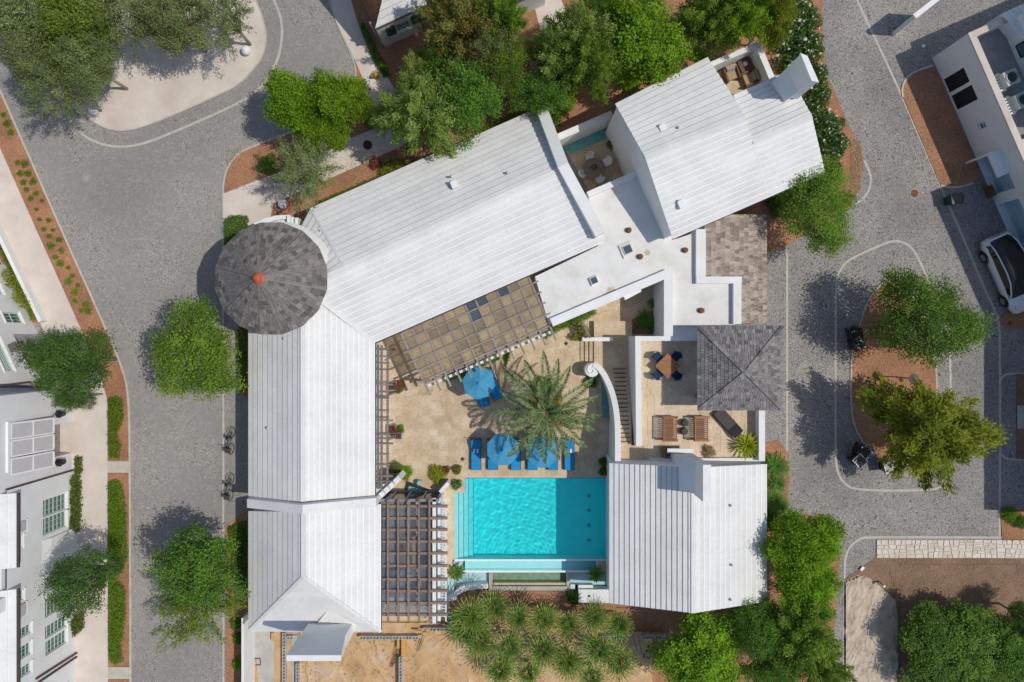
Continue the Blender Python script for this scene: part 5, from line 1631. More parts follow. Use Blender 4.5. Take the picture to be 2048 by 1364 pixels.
b2_ = thing('north_house_wing', 'corner of a white roofed building at the top edge right of the rusty cypress', 'house', P(1030, 0, 0))
e0, e1 = P(1003, 14, 3.0), P(1090, -24, 3.0)
slope(b2_, e0, e1, e0 + nn * 4 + UP * 2.4, e1 + nn * 4 + UP * 2.4, 10, 0.06)
wl = MB(); under(wl, e0, e1, e0 + nn * 4 + UP * 2.4, e1 + nn * 4 + UP * 2.4); wl.build('wall', M['wallwhite'], b2_)
gutter(b2_, e0, e1, 'pipe')

# ------------------------------------------------------------------ east buildings
eW = WallPlane((1864, 115.7), (1946.3, 304.5))
bE = thing('east_townhouse', 'white flat roofed townhouse with a roof terrace at the upper right edge', 'house', P(1930, 220, 0))
d1, d2 = eW.rect([(1888, 162), (1926, 132), (1939, 162), (1899, 187)]), eW.rect([(1903, 193), (1943, 168), (1955, 197), (1914, 222)])
d3 = eW.rect([(1956.5, 247), (1969, 241), (1975, 255), (1959.5, 261)])
ga = (eW.uz(1966, 350)[0], eW.uz(1991, 388)[0], 0.05, 2.3, 0.55)
gq = eW.rect([(1966, 312), (1999, 305), (2031, 377), (1991, 388)]); ga = (gq[0], gq[1], 0.03, gq[3], 0.5)
gq2 = eW.rect([(2001, 408), (2036, 397), (2075, 480), (2030, 495)]); gb = (gq2[0], gq2[1], 0.03, gq2[3], 0.5)
zt = 3.9
uend = eW.uz(2110, 680)[0]
b = MB(); eW.wall(b, 0, uend, 0, zt, [d1, d2, d3, ga, gb], 0.12)
wn_ = -eW.n
b.add([eW.at(0, 0), eW.at(0, 0) + wn_ * 14, eW.at(0, zt) + wn_ * 14, eW.at(0, zt)], [(0, 1, 2, 3)])
b.build('wall', M['wallwhite'], bE)
for d in (d1, d2): window(eW, bE, d, 2, 1, frame='charcoal', glass='glassdark', sill=False, depth=0.1)
window(eW, bE, d3, 1, 2, frame='trim', depth=0.1, lintel=True)
for g in (ga, gb):
    b = MB(); eW.slab(b, g[0], g[1], 0.02, g[3], -0.52, -0.46)
    gd_ = b.build('garage_door', M['garagedoor'], bE)
    b = MB()
    for k in range(1, 4): eW.slab(b, g[0], g[1], g[3] * k / 4 - .02, g[3] * k / 4 + .02, -0.46, -0.445)
    eW.slab(b, (g[0] + g[1]) / 2 - .03, (g[0] + g[1]) / 2 + .03, 0.02, g[3], -0.46, -0.44)
    b.build('door_rail', M['garagedoor'], gd_)
b = MB()
def prof(b, u0, u1, o0, o1, z0, z1): eW.slab(b, u0, u1, z0, z1, o0, o1)
uc = eW.uz(2030, 277)[0]
prof(b, -.02, uend, -0.36, 0.03, zt + .002, zt + 0.12); prof(b, -.02, 0.34, -6.5, -0.36, zt + .002, zt + 0.12); prof(b, 4.93 * 1.0 + 1.9, 7.2, -9, -0.36, zt + .002, zt + .12)
b.build('parapet_cap', M['path'], bE)
b = MB(); prof(b, 0.0, 0.32, -6.5, -0.01, 3.0, zt); prof(b, 0.32, uend, -0.33, -0.01, 3.0, zt); prof(b, 6.85, 7.18, -9, -.33, 3.0, zt); b.build('parapet', M['wallwhite'], bE)
b = MB(); prof(b, 0.01, uend, -12, -0.3, 3.0, 3.1); b.build('terrace_floor', M['membrane'], bE)
# upper storey set back behind the roof terrace
up_ = eW.uz(1986, 62)
b = MB(); prof(b, 0.33, 6.85, -12, -2.55, 3.1, 6.8); b.build('upper_storey', M['wallwhite'], bE)
b = MB(); prof(b, 10.16, uend, -9, -1.46, 3.1, 9.7); b.build('upper_storey', M['wallwhite'], bE)
uw = WallPlane((1864, 115.7), (1946.3, 304.5)); uw.a = eW.a - eW.n * 2.55
window(uw, bE, (1.7, 2.5, 3.6, 5.0), 1, 2, frame='charcoal', glass='glass', depth=-0.06, sill=False)
# porch roof by the garage
b = MB(); q = eW.rect([(1954, 312), (1966, 318), (1969, 360), (1960, 345)])
uu = eW.uz(1953, 315)[0]; prof(b, uu, uu + 1.55, 0.02, 0.75, 2.3, 2.5); prof(b, uu, uu + 0.12, 0.02, 0.75, 0, 2.3); prof(b, uu, uu + 1.55, 0.0, 0.12, 2.5, 2.62); b.build('porch', M['wallwhite'], bE)
b = MB(); prof(b, uu + 1.9, uu + 2.6, 0.02, 0.35, 0.02, 0.5); tag(b.build('wooden_box', M['brownwood']), 'brown wooden box on the ground left of the garage door', 'box')
for i, (u, o) in enumerate([(3.3, -1.35), (4.75, -1.45)]):
    t = thing('air_conditioner', ['upper outdoor air conditioning unit with a round fan on the east roof terrace', 'lower outdoor air conditioning unit with a round fan on the east roof terrace'][i], 'air conditioner', eW.at(u, 3.1, o), 0, 'air conditioning units on the roof terrace')
    c = eW.at(u, 3.1, o); rz = math.atan2(eW.d.y, eW.d.x)
    b = MB(); b.box(c + UP * 0.42, (0.85, 0.8, 0.75), rz); b.build('housing', M['hvac'], t)
    b = MB(); b.lathe([(0.33, 0), (0.36, 0.05), (0.30, 0.05), (0.29, 0.01)], 18, c + UP * 0.8); b.build('fan_guard', M['metalgrey'], t)
    b = MB(); b.lathe([(0.28, 0), (0.28, 0.012)], 16, c + UP * 0.80)
    for k in range(5): b.box(c + UP * 0.83 + Vector((.13 * math.cos(k * 1.257), .13 * math.sin(k * 1.257), 0)), (0.24, 0.08, 0.01), k * 1.257)
    b.build('fan', M['tealbin'], t)
    t2 = thing('slatted_rack', ['white slatted rack left of the upper air conditioning unit', 'white slatted rack left of the lower air conditioning unit'][i], 'rack', eW.at(u, 3.1, -0.75), 0, 'slatted racks')
    for k in range(6):
        cc = eW.at(u - 0.45 + k * 0.18, 3.45, -0.75); b = MB(); b.box(cc, (0.09, 0.75, 0.05), rz); b.build('slat', M['trim'], t2)
    b = MB()
    for oo in (-1.05, -0.45): b.box(eW.at(u, 3.25, oo), (1.15, 0.06, 0.34), rz)
    b.build('rack_frame', M['trim'], t2)
b = MB(); e0, e1 = P(2001, 28, 3.6), P(2110, -22, 3.6)
bE2 = thing('corner_house', 'white roofed house just visible in the top right corner', 'house', P(2040, 20, 0))
e0, e1 = P(2003, 30, 4.2), P(2062, 92, 4.2)
slope(bE2, P(2062, 92, 4.6), P(2003, 27, 4.2), P(2140, 60, 5.4), P(2110, -20, 5.0), 10, 0.05)
b = MB(); pbox(b, [(2003, 27), (2062, 92), (2140, 60), (2110, -20)], 4.1, 0); b.build('wall', M['wallwhite'], bE2)
# house beyond the right edge, seen by its shadow on the cobbles
bX = thing('east_gabled_house', 'white gabled house just outside the right edge whose shadow lies on the cobbles', 'house', (37, -4.5, 0))
xa, xb, ya, yb, ze = 33.0, 41.0, -10.75, 1.55, 6.1
e0, e1, k0, k1 = Vector((xa, ya, ze)), Vector((xa, yb, ze)), Vector((37, ya, ze + 1.7)), Vector((37, yb, ze + 1.7))
f0, f1 = Vector((xb, yb, ze)), Vector((xb, ya, ze))
slope(bX, e0, e1, k0, k1, 10); slope(bX, f0, f1, k1, k0, 10)
wl = MB(); under(wl, e0, e1, k0, k1, inset=.03); under(wl, f0, f1, k1, k0, inset=.03); wl.build('wall', M['wallwhite'], bX)
# pier on the cobbles at the top
pr = thing('wall_pier', 'free-standing white wall pier on the cobbles near the top right', 'pier', P(1845, 15, 0))
a_, c_ = P(1828, 34, 2.7), P(1876, -4, 2.7)
b = MB(); b.strip(offset_line([a_, c_], .12), offset_line([a_, c_], -.12), 0, 2.7); b.build('pier_wall', M['white'], pr)
b = MB(); b.strip(offset_line([a_, c_], .15), offset_line([a_, c_], -.15), 2.7, 2.78); b.build('pier_cap', M['white'], pr)

# ------------------------------------------------------------------ pergolas
def bar(parent, name, a, c, w, h, mat):
    b = MB(); b.bar(a, c, w, h); return b.build(name, M[mat], parent)
pg = thing('amber_pergola', 'timber pergola with amber see-through roof panels along the diagonal wing', 'pergola', P(950, 660, 0))
zp = 3.15
ra, rb = P(803, 668, zp), P(860, 791, zp)
rc, rd = P(1057, 553, zp), P(1112, 681, zp)
ras = [(lerp(ra, rc, i / 12), lerp(rb, rd, i / 12)) for i in range(13)]
for a_, c_ in ras: bar(pg, 'rafter', a_, c_, 0.11, 0.18, 'timber')
lon = [((799, 686), (1077, 562)), ((807, 706), (1083, 584)), ((815, 727), (1091, 605)), ((824, 747), (1101, 626)), ((834, 767), (1110, 647))]
lon = [(P(*a_, zp + .13), P(*c_, zp + .13)) for a_, c_ in lon]
for a_, c_ in lon: bar(pg, 'batten', a_, c_, 0.09, 0.09, 'timber')
top = (P(790, 668, zp), P(1062, 546, zp))
rows = [top] + lon
blue = {(0, 6), (0, 7), (1, 6), (0, 9)}
for i in range(12):
    for j in range(5):
        def at(k, row):
            A, B = ras[k]
            l0, l1 = rows[row]
            # intersection of rafter k with long line
            d1_ = B - A; d2_ = l1 - l0
            den = d1_.x * d2_.y - d1_.y * d2_.x
            t = ((l0.x - A.x) * d2_.y - (l0.y - A.y) * d2_.x) / den
            return Vector((A.x + d1_.x * t, A.y + d1_.y * t, zp + 0.02))
        q = [at(i, j), at(i + 1, j), at(i + 1, j + 1), at(i, j + 1)]
        m_ = sum(q, Vector()) / 4
        q = [m_ + (p - m_) * 0.95 for p in q]
        b = MB(); b.prism([(p.x, p.y) for p in q], zp + .01 + 0.001 * ((i + j) % 2), zp + 0.03)
        b.build('roof_panel', M['panelblue'] if (j, i) in blue else M['panel'], pg)
for k in (0, 4, 8, 12):
    p = lerp(ras[k][0], ras[k][1], 0.80); b = MB(); b.box((p.x, p.y, zp / 2 - .05), (0.13, 0.13, zp - .1), -0.4); b.build('post', M['timber'], pg)
p0, p1 = lerp(ras[0][0], ras[0][1], 0.80), lerp(ras[12][0], ras[12][1], 0.80)
b = MB(); b.bar(p0 - UP * .2, p1 - UP * .2, 0.15, 0.2); b.build('beam', M['timber'], pg)
b = MB(); q0, q1 = lerp(ras[0][0], ras[0][1], 0.86), lerp(ras[12][0], ras[12][1], 0.86)
for i in range(12):
    s0, s1 = lerp(q0, q1, (i + .12) / 12), lerp(q0, q1, (i + .88) / 12)
    b.bar(Vector((s0.x, s0.y, 2.55)), Vector((s1.x, s1.y, 2.55)), 0.16, 0.05)
b.build('lattice', M['white'], pg)

tl = thing('wall_trellis', 'narrow grey timber trellis along the east side of the west wing', 'trellis', P(766, 830, 0))
zt_ = 2.7
for x, w in ((756.5, .07), (763, .12), (775, .12)):
    bar(tl, 'batten', P(x, 690, zt_), P(x, 978, zt_), w, 0.14, 'timberg')
for y in (698, 712, 725, 738, 763, 768, 791, 795, 820, 834, 840, 866, 876, 886, 907, 928, 951, 962):
    bar(tl, 'rafter', P(753, y, zt_ + .12), P(786 if y in (768, 876, 886, 951, 962, 840) else 778, y + 1, zt_ + .12), 0.10, 0.14, 'timberg')
for y in (700, 790, 880, 968):
    p = P(775, y, zt_); b = MB(); b.box((p.x, p.y, zt_ / 2), (0.12, 0.12, zt_)); b.build('post', M['timberg'], tl)

gz = thing('glazed_pergola', 'glazed room under a brown timber grid west of the pool', 'pergola', P(830, 1120, 0))
zg = 3.1
for y in (1012, 1036, 1059, 1082.5, 1106, 1131, 1158, 1181, 1205.5, 1229):
    bar(gz, 'rafter', P(761, y, zg), P(895, y, zg), 0.15, 0.18, 'timber2')
for x in (776, 796.5, 817, 838, 859):
    bar(gz, 'batten', P(x, 1000, zg + .17), P(x, 1243, zg + .17), 0.11, 0.14, 'timber2')
xs_ = [762, 776, 796.5, 817, 838, 859]; ys_g = [1012, 1036, 1059, 1082.5, 1106, 1131, 1158, 1181, 1205.5, 1229]
for i in range(5):
    for j in range(9):
        q = PX([(xs_[i] + 1.2, ys_g[j] + 1.5), (xs_[i + 1] - 1.2, ys_g[j] + 1.5), (xs_[i + 1] - 1.2, ys_g[j + 1] - 1.5), (xs_[i] + 1.2, ys_g[j + 1] - 1.5)], zg - .1)
        b = MB(); b.prism([(p.x, p.y) for p in q], zg - .10, zg - .08); b.build('roof_panel', M['panelb'], gz)
xw = P(868, 0, zg).x
b = MB(); b.prism([(xw - .1, -9.25), (xw + .1, -9.25), (xw + .1, -16.6), (xw - .1, -16.6)], 2.75, 3.0)
b.prism([(xw + .16, -9.3), (xw + .34, -9.3), (xw + .34, -16.6), (xw + .16, -16.6)], 0.0, 2.6)
b.build('wall_beam', M['white'], gz)
b = MB()
for k in range(44):
    y = -9.4 - k * 0.16
    b.bar((xw + .36, y, 2.62), (xw + .62, y - .05, 2.62), 0.05, 0.05)
b.bar((xw + .66, -9.3, 2.6), (xw + .66, -16.6, 2.6), 0.08, 0.12)
b.build('lattice', M['white'], gz)
b = MB(); b.prism([(xw + .1, -9.3), (P(765, 0, 0).x - .6, -9.3), (P(765, 0, 0).x - .6, -16.7), (xw + .1, -16.7)], 0.03, 0.055); b.build('room_floor', M['concrete'], gz)
nG = WallPlane((762, 981), (880, 981))
b = MB(); nG.slab(b, 0, 3.9, 2.85, 3.0, -0.1, 0.05); nG.slab(b, 0, 3.9, 0, 0.25, -.1, .05)
for k in range(5): nG.slab(b, k * 0.95, k * 0.95 + 0.1, 0.25, 2.85, -0.1, 0.05)
b.build('glazing_frame', M['metalgrey'], gz)
for k in range(4):
    b = MB(); nG.slab(b, k * 0.95 + .1, k * 0.95 + .95, 0.25, 2.85, -.06, -.03); b.build('glass_pane', M['glassdark'], gz)
def simple_table(px, py, z, w, l, h, label, mat, grp=None):
    p = P(px, py, z + h); t = thing('table', label, 'table', (p.x, p.y, z), 0, grp)
    b = MB(); b.box((0, 0, h - .03), (w, l, 0.06)); b.build('table_top', M[mat], t, mw=False)
    for sx in (-1, 1):
        for sy in (-1, 1):
            b = MB(); b.box((sx * (w / 2 - .06), sy * (l / 2 - .06), (h - .06) / 2), (0.07, 0.07, h - .06)); b.build('leg', M[mat], t, mw=False)
    return t
def sofa(px, py, z, w, l, rz, label, mat, back='tan'):
    p = P(px, py, z + .4); t = thing('sofa', label, 'sofa', (p.x, p.y, z), rz)
    b = MB(); b.box((0, 0, .16), (w, l, 0.32)); b.build('base', M[mat], t, mw=False)
    b = MB(); b.box((0.05, 0, .4), (w * .75, l * .9, 0.16)); b.build('seat_cushion', M[mat], t, mw=False)
    b = MB(); b.box((-w / 2 + .09, 0, .5), (0.18, l, 0.45)); b.build('backrest', M[mat], t, mw=False)
    for s in (-1, 1):
        b = MB(); b.box((0, s * (l / 2 - .07), .4), (w, 0.14, 0.3)); b.build('armrest', M[mat], t, mw=False)
    return t
simple_table(822, 1105, 0.06, 0.9, 2.0, 0.74, 'pale dining table under the middle of the glazed pergola', 'tan')
sofa(795, 1165, 0.06, 0.9, 1.6, 0, 'pale sofa under the south half of the glazed pergola', 'potgrey')
simple_table(845, 1168, 0.06, 0.7, 0.7, 0.45, 'low pale coffee table under the glazed pergola', 'tan')
# notched white wall and the little spa in the corner
nw = thing('notched_wall', 'white diagonal wall with a notched top beside the glazed pergola', 'wall', P(770, 985, 0))
a_, c_ = P(741, 1010, 2.9), P(798, 957, 2.9)
b = MB(); b.strip(offset_line([a_, c_], .16), offset_line([a_, c_], -.16), 0, 2.75); b.build('wall_body', M['white'], nw)
for k in range(6):
    s0, s1 = lerp(a_, c_, (k + .1) / 6), lerp(a_, c_, (k + .85) / 6)
    b = MB(); b.strip(offset_line([s0, s1], .15), offset_line([s0, s1], -.15), 2.75, 2.95); b.build('merlon', M['white'], nw)
b = MB(); pbox(b, [(748, 972), (760, 968), (790, 968), (752, 1005)], 2.6, 2.4); b.build('lean_roof', M['wallwhite'], nw)
sp = thing('corner_spa', 'small triangular spa of dark teal water by the glazed room', 'spa', P(830, 975, 0))
b = MB(); pbox(b, [(813, 962), (866, 982), (808, 983)], 0.12, 0); b.build('rim', M['charcoal'], sp)
b = MB(); pbox(b, [(818, 972), (850, 981), (815, 981)], 0.135, 0.1); b.build('basin', M['tealfloor'], sp)
b = MB(); c = P(838, 966, .5); b.lathe([(0.16, 0), (0.17, 0.4), (0.10, 0.5)], 12, (c.x, c.y, 0.12)); tag(b.build('teal_pot', M['garagedoor']), 'blue grey urn standing at the spa rim', 'urn')
b = MB(); band(b, [(880, 985), (897, 966)], 0.22, 1.2, 0); tag(b.build('screen_wall', M['white']), 'short white wall stub at the north-east corner of the glazed pergola', 'wall')
for i, y in enumerate((1032, 1091)):
    t = thing('wall_buttress', ['upper', 'lower'][i] + ' triangular white buttress between the glazed pergola and the pool', 'buttress', P(890, y, 0))
    b = MB(); p = [P(886, y - 4, 0), P(898, y - 4, 0), P(886, y + 12, 0)]
    b.prism([(q.x, q.y) for q in p], 0.03, [1.3, 0.2, 1.3]); b.build('buttress_body', M['white'], t)
# boundary wall lower left and plot walls
b = MB(); band(b, [(485.5, 1236), (485.5, 1420)], 0.16, 2.1, 0)
tag(b.build('boundary_wall', M['white']), 'tall thin white boundary wall left of the building plot', 'wall')
# ------------------------------------------------------------------ movable things
def obj_local(b, name, mat, parent, smooth=False):
    return b.build(name, M[mat], parent, smooth, mw=False)

def make_lounger():
    t = thing('sun_lounger', 'x', 'sun lounger')
    b = MB(); b.box((0, 0, .28), (0.58, 1.35, 0.10)); obj_local(b, 'seat_cushion', 'cushion', t)
    b = MB(); m = Matrix.Rotation(math.radians(24), 3, 'X'); b.box((0, .90, .42), (0.58, 0.66, 0.10), m=m); obj_local(b, 'back_cushion', 'cushion', t)
    b = MB()
    for s in (-1, 1): b.bar((s * .31, -.68, .2), (s * .31, 1.30, .2), .035, .05)
    b.bar((-.31, 1.3, .2), (.31, 1.3, .2), .035, .05); b.bar((-.31, -.68, .2), (.31, -.68, .2), .035, .05)
    for s in (-1, 1): b.bar((s * .31, 1.28, .2), (s * .31, 1.28, .75), .035, .035, Vector((1, 0, 0)))
    b.bar((-.33, 1.28, .75), (.33, 1.28, .75), .035, .035)
    obj_local(b, 'frame', 'iron', t)
    for s in (-1, 1):
        for y in (-.62, 1.2):
            b = MB(); b.box((s * .31, y, .1), (.04, .04, .2)); obj_local(b, 'leg', 'iron', t)
    return t
def towel(t):
    for s in (-.11, .09):
        b = MB(); b.box((s, .52, .36), (0.11, 0.24, 0.06)); obj_local(b, 'rolled_towel', 'towel', t)
LO = make_lounger()
LG = 'blue sun loungers in the pool court'
spots = [(952, 918, 0, 'blue sun lounger with white towels at the west end of the pool row'),
         (985.5, 918, 0, 'blue sun lounger showing below the west half of the left pool umbrella'),
         (1031.5, 918, 0, 'blue sun lounger showing below the east edge of the left pool umbrella'),
         (1064.5, 918, 0, 'blue sun lounger below the west half of the right pool umbrella'),
         (1105.5, 918, 0, 'blue sun lounger below the east half of the right pool umbrella'),
         (1138.5, 918, 0, 'blue sun lounger with towels at the east end of the pool row under palm fronds'),
         (989, 777, 0.42, 'blue sun lounger sticking out east of the umbrella by the amber pergola'),
         (964, 791, 0.28, 'blue sun lounger sticking out south of the umbrella by the amber pergola')]
for i, (x, y, r, lab) in enumerate(spots):
    o = LO if i == 0 else copy_tree(LO)
    p = P(x, y, .3); o.location = (p.x, p.y, 0.045); o.rotation_euler = (0, 0, r)
    tag(o, lab, None, LG)
for o in [q for q in bpy.data.objects if q.name.startswith('sun_lounger') and ('towels' in q['label'])]: towel(o)

def make_umbrella():
    t = thing('pool_umbrella', 'x', 'umbrella')
    n = 8; R = 1.0; top = 2.62; ed = 2.2
    for k in range(n):
        a0, a1 = (k + .5) * math.pi / 4, (k + 1.5) * math.pi / 4
        v = [Vector((0, 0, top))]
        for q in (0.5, 1.0):
            sag = -0.03 if q == .5 else 0
            for a in (a0, (a0 + a1) / 2, a1):
                rr = R * q * (1 if a in (a0, a1) else .935)
                v.append(Vector((rr * math.cos(a), rr * math.sin(a), lerp(top, ed, q) + (sag - (.02 if a not in (a0, a1) else 0)))))
        b = MB(); b.add(v, [(0, 1, 2), (0, 2, 3), (1, 4, 5, 2), (2, 5, 6, 3)])
        vb = [Vector((R * math.cos(a), R * math.sin(a), ed)) for a in (a0, a1)]
        b.add([vb[0], vb[1], vb[1] - UP * .12, vb[0] - UP * .12], [(3, 2, 1, 0)])
        obj_local(b, 'canopy_panel', 'canvas', t)
    for k in range(n):
        a = (k + .5) * math.pi / 4; b = MB(); b.bar((0, 0, top - .04), (R * math.cos(a), R * math.sin(a), ed - .03), .02, .02); obj_local(b, 'rib', 'timber', t)
    b = MB(); b.lathe([(.022, 0), (.022, top + .02), (.035, top + .03), (.02, top + .1)], 10); obj_local(b, 'pole', 'timber', t)
    b = MB(); b.lathe([(.25, 0), (.25, .06), (.05, .1)], 16); obj_local(b, 'base', 'iron', t)
    b = MB(); b.lathe([(.13, top - .04), (.05, top + .03), (.02, top + .05)], 8); obj_local(b, 'vent_cap', 'canvas', t)
    return t
UM = make_umbrella()
for i, (x, y, lab) in enumerate([(1005.5, 899.5, 'blue octagonal umbrella over the western pool loungers'), (1084, 905, 'blue octagonal umbrella half hidden under the date palm fronds'), (957.5, 766, 'blue octagonal umbrella by the amber pergola dappled with palm shade')]):
    o = UM if i == 0 else copy_tree(UM)
    p = P(x, y, 2.4); o.location = (p.x, p.y, 0.045); o.rotation_euler = (0, 0, 0.0 if i < 2 else .25); tag(o, lab, None, 'blue pool umbrellas')

# terrace furniture
def chair_local(name, label, fab, frame, group, cat='chair'):
    t = thing(name, label, cat, group=group)
    b = MB(); b.box((0, 0, .44), (.48, .46, .08)); obj_local(b, 'seat', fab, t)
    b = MB()
    for k in range(7):
        a0, a1 = math.radians(205 + k * 130 / 7), math.radians(205 + (k + 1) * 130 / 7)
        b.bar((.28 * math.cos(a0), .28 * math.sin(a0) + .02, .66), (.28 * math.cos(a1), .28 * math.sin(a1) + .02, .66), .045, .36)
    obj_local(b, 'backrest', fab, t)
    for sx in (-1, 1):
        for sy in (-1, 1):
            b = MB(); b.bar((sx * .2, sy * .19, .41), (sx * .24, sy * .23, 0), .035, .035, Vector((1, 0, 0))); obj_local(b, 'leg', frame, t)
    return t
tb = thing('terrace_table', 'square orange teak table set diagonally on the terrace in half shade', 'table')
p = P(1335.5, 732, ZT + .74); tb.location = (p.x, p.y, ZT); tb.rotation_euler = (0, 0, math.pi / 4)
for k in range(11):
    b = MB(); b.box((-.475 + k * .095, 0, .72), (.088, 1.05, .035)); obj_local(b, 'slat', 'teak', tb)
b = MB()
for s in (-1, 1): b.box((0, s * .45, .68), (1.0, .07, .05)); b.box((s * .45, 0, .68), (.07, .9, .05))
obj_local(b, 'apron', 'teak', tb)
for sx in (-1, 1):
    for sy in (-1, 1):
        b = MB(); b.box((sx * .44, sy * .44, .33), (.07, .07, .66)); obj_local(b, 'leg', 'teak', tb)
BC = chair_local('terrace_chair', 'x', 'navy', 'iron', 'blue chairs round the teak terrace table')
for i, (dx, dy, lab) in enumerate([(-.53, .53, 'north-west'), (.56, .56, 'north-east'), (-.53, -.53, 'south-west'), (.56, -.56, 'south-east')]):
    o = BC if i == 0 else copy_tree(BC)
    o.location = (p.x + dx, p.y + dy, ZT); o.rotation_euler = (0, 0, math.atan2(dy, dx) + math.pi / 2)
    tag(o, 'dark blue chair on the %s side of the square teak terrace table' % lab)
for o in [q for q in bpy.data.objects if q.name.startswith('terrace_chair')]:
    o.rotation_euler.z = math.atan2(o.location.y - p.y, o.location.x - p.x) + math.pi / 2
def make_bench():
    t = thing('teak_lounge_chair', 'x', 'lounge chair')
    for k in range(11):
        b = MB(); b.box((0, -.60 + k * .12, .34 + .006 * abs(k - 5)), (.80, .085, .03)); obj_local(b, 'slat', 'teak2', t)
    for s in (-1, 1):
        b = MB(); b.box((0, s * .68, .55), (.92, .13, .05)); obj_local(b, 'armrest', 'teak2', t)
    b = MB()
    for k in range(15): b.box((-.42, -.60 + k * .086, .62), (.05, .045, .5))
    b.box((-.44, 0, .88), (.06, 1.36, .06)); obj_local(b, 'backrest', 'teak2', t)
    b = MB()
    for s in (-1, 1): b.box((.40, s * .66, .27), (.06, .06, .54)); b.box((-.42, s * .66, .45), (.06, .06, .9))
    b.box((.42, 0, .30), (.05, 1.3, .08)); obj_local(b, 'frame', 'teak2', t)
    return t
BN = make_bench()
for i, (x, lab) in enumerate([(1339.5, 'left slatted teak lounge chair on the terrace beside the wicker stools'), (1402, 'right slatted teak lounge chair on the terrace beside the wicker stools')]):
    o = BN if i == 0 else copy_tree(BN)
    q = P(x, 857, ZT + .4); o.location = (q.x, q.y, ZT); tag(o, lab, None, 'slatted teak lounge chairs')
ST = thing('wicker_stool', 'x', 'stool')
b = MB(); b.lathe([(.17, 0), (.22, .12), (.21, .36), (.18, .42)], 18); obj_local(b, 'body', 'wicker', ST, True)
b = MB(); b.lathe([(.19, .42), (.19, .45), (.05, .47)], 18); obj_local(b, 'seat', 'wicker', ST)
for i, (x, y, lab) in enumerate([(1371, 846, 'upper round wicker stool between the two teak chairs'), (1369, 863, 'lower round wicker stool between the two teak chairs')]):
    o = ST if i == 0 else copy_tree(ST)
    q = P(x, y, ZT + .4); o.location = (q.x, q.y, ZT); tag(o, lab, None, 'round wicker stools')
dl = thing('dark_sun_lounger', 'dark grey sun lounger set diagonally at the pavilion edge on the terrace', 'sun lounger')
q = P(1457, 846, ZT + .35); dl.location = (q.x, q.y, ZT); dl.rotation_euler = (0, 0, math.radians(-136))
b = MB(); b.box((0, .3, .30), (.66, 1.3, .10)); obj_local(b, 'mattress', 'wicker', dl)
b = MB(); b.box((0, -.62, .40), (.66, .56, .12), m=Matrix.Rotation(math.radians(-16), 3, 'X')); obj_local(b, 'head_cushion', 'black', dl) if False else obj_local(b, 'back_cushion', 'charcoal', dl)
b = MB()
for s in (-1, 1): b.bar((s * .35, -.9, .22), (s * .35, .98, .22), .04, .06)
for s in (-1, 1):
    for y in (-.8, .85): b.box((s * .34, y, .11), (.05, .05, .22))
obj_local(b, 'frame', 'iron', dl)
dl.rotation_euler = (0, 0, math.radians(42))
# small court table and chairs
ct = thing('round_table', 'round brown table with a potted plant in the tiny walled court', 'table')
q = P(1186, 336, .75); ct.location = (q.x, q.y, 0.06)
b = MB(); b.lathe([(.6, .70), (.62, .72), (.62, .75), (.60, .76)], 32); obj_local(b, 'table_top', 'timber2', ct)
b = MB(); b.lathe([(.22, 0), (.06, .08), (.05, .7), (.2, .7)], 14); obj_local(b, 'pedestal', 'timber2', ct)
WC = chair_local('white_chair', 'x', 'towel', 'timber', 'white chairs round the court table')
for i, (x, y, lab) in enumerate([(1180, 315, 'north'), (1214, 324, 'east'), (1166, 347, 'west'), (1199, 358, 'south')]):
    o = WC if i == 0 else copy_tree(WC)
    c = P(x, y, .45); o.location = (c.x, c.y, 0.06)
    o.rotation_euler = (0, 0, math.atan2(c.y - q.y, c.x - q.x) + math.pi / 2); tag(o, 'white chair on the %s side of the round brown court table' % lab)
for x, y, z, lab in ((1187.5, 335, .82, 'dark bowl holding the plant on the round court table'), (1230, 260, .5, 'black round bowl by the court wall near the water strip'), (1259, 324, .5, 'black round bowl by the court wall near its south corner')):
    c = P(x, y, z); b = MB(); b.lathe([(.08, -.0), (.15, .12), (.16, .2), (.12, .2), (.1, .14)], 16, (c.x, c.y, z if z > .6 else .06)); tag(b.build('round_bowl', M['iron']), lab, 'bowl')
# patio armchairs
def armchair(px, py, rz, lab):
    c = P(px, py, 1.9); t = thing('patio_armchair', lab, 'armchair', (c.x, c.y, 1.5), rz, 'patio armchairs')
    b = MB(); b.box((0, .03, .36), (.62, .72, .18)); obj_local(b, 'seat_cushion', 'tan', t)
    b = MB(); b.box((0, .38, .55), (.62, .14, .5)); obj_local(b, 'back_cushion', 'tan', t)
    for s in (-1, 1):
        b = MB(); b.box((s * .38, 0, .32), (.10, .85, .62)); obj_local(b, 'armrest', 'brownwood', t)
    b = MB(); b.box((0, .24, .55), (.5, .14, .34), m=Matrix.Rotation(-.3, 3, 'X')); obj_local(b, 'patterned_cushion', 'pattern', t)
    return t
armchair(1463, 148, 0.35, 'tan patio armchair with a patterned cushion facing south')
armchair(1499, 157, -1.15, 'tan patio armchair with a patterned cushion by the east patio wall')
t = simple_table(1491, 130, 1.5, .75, .75, .5, 'dark brown side table in the patio corner', 'brownwood'); t.rotation_euler = (0, 0, .41)
c = P(1491, 127, 2.05); b = MB(); b.lathe([(.09, 0), (.14, .03), (.1, .06), (.03, .09)], 14, (c.x, c.y, 2.0)); tag(b.build('folded_cloth', M['towel']), 'white folded cloth lying on the dark patio side table', 'cloth')

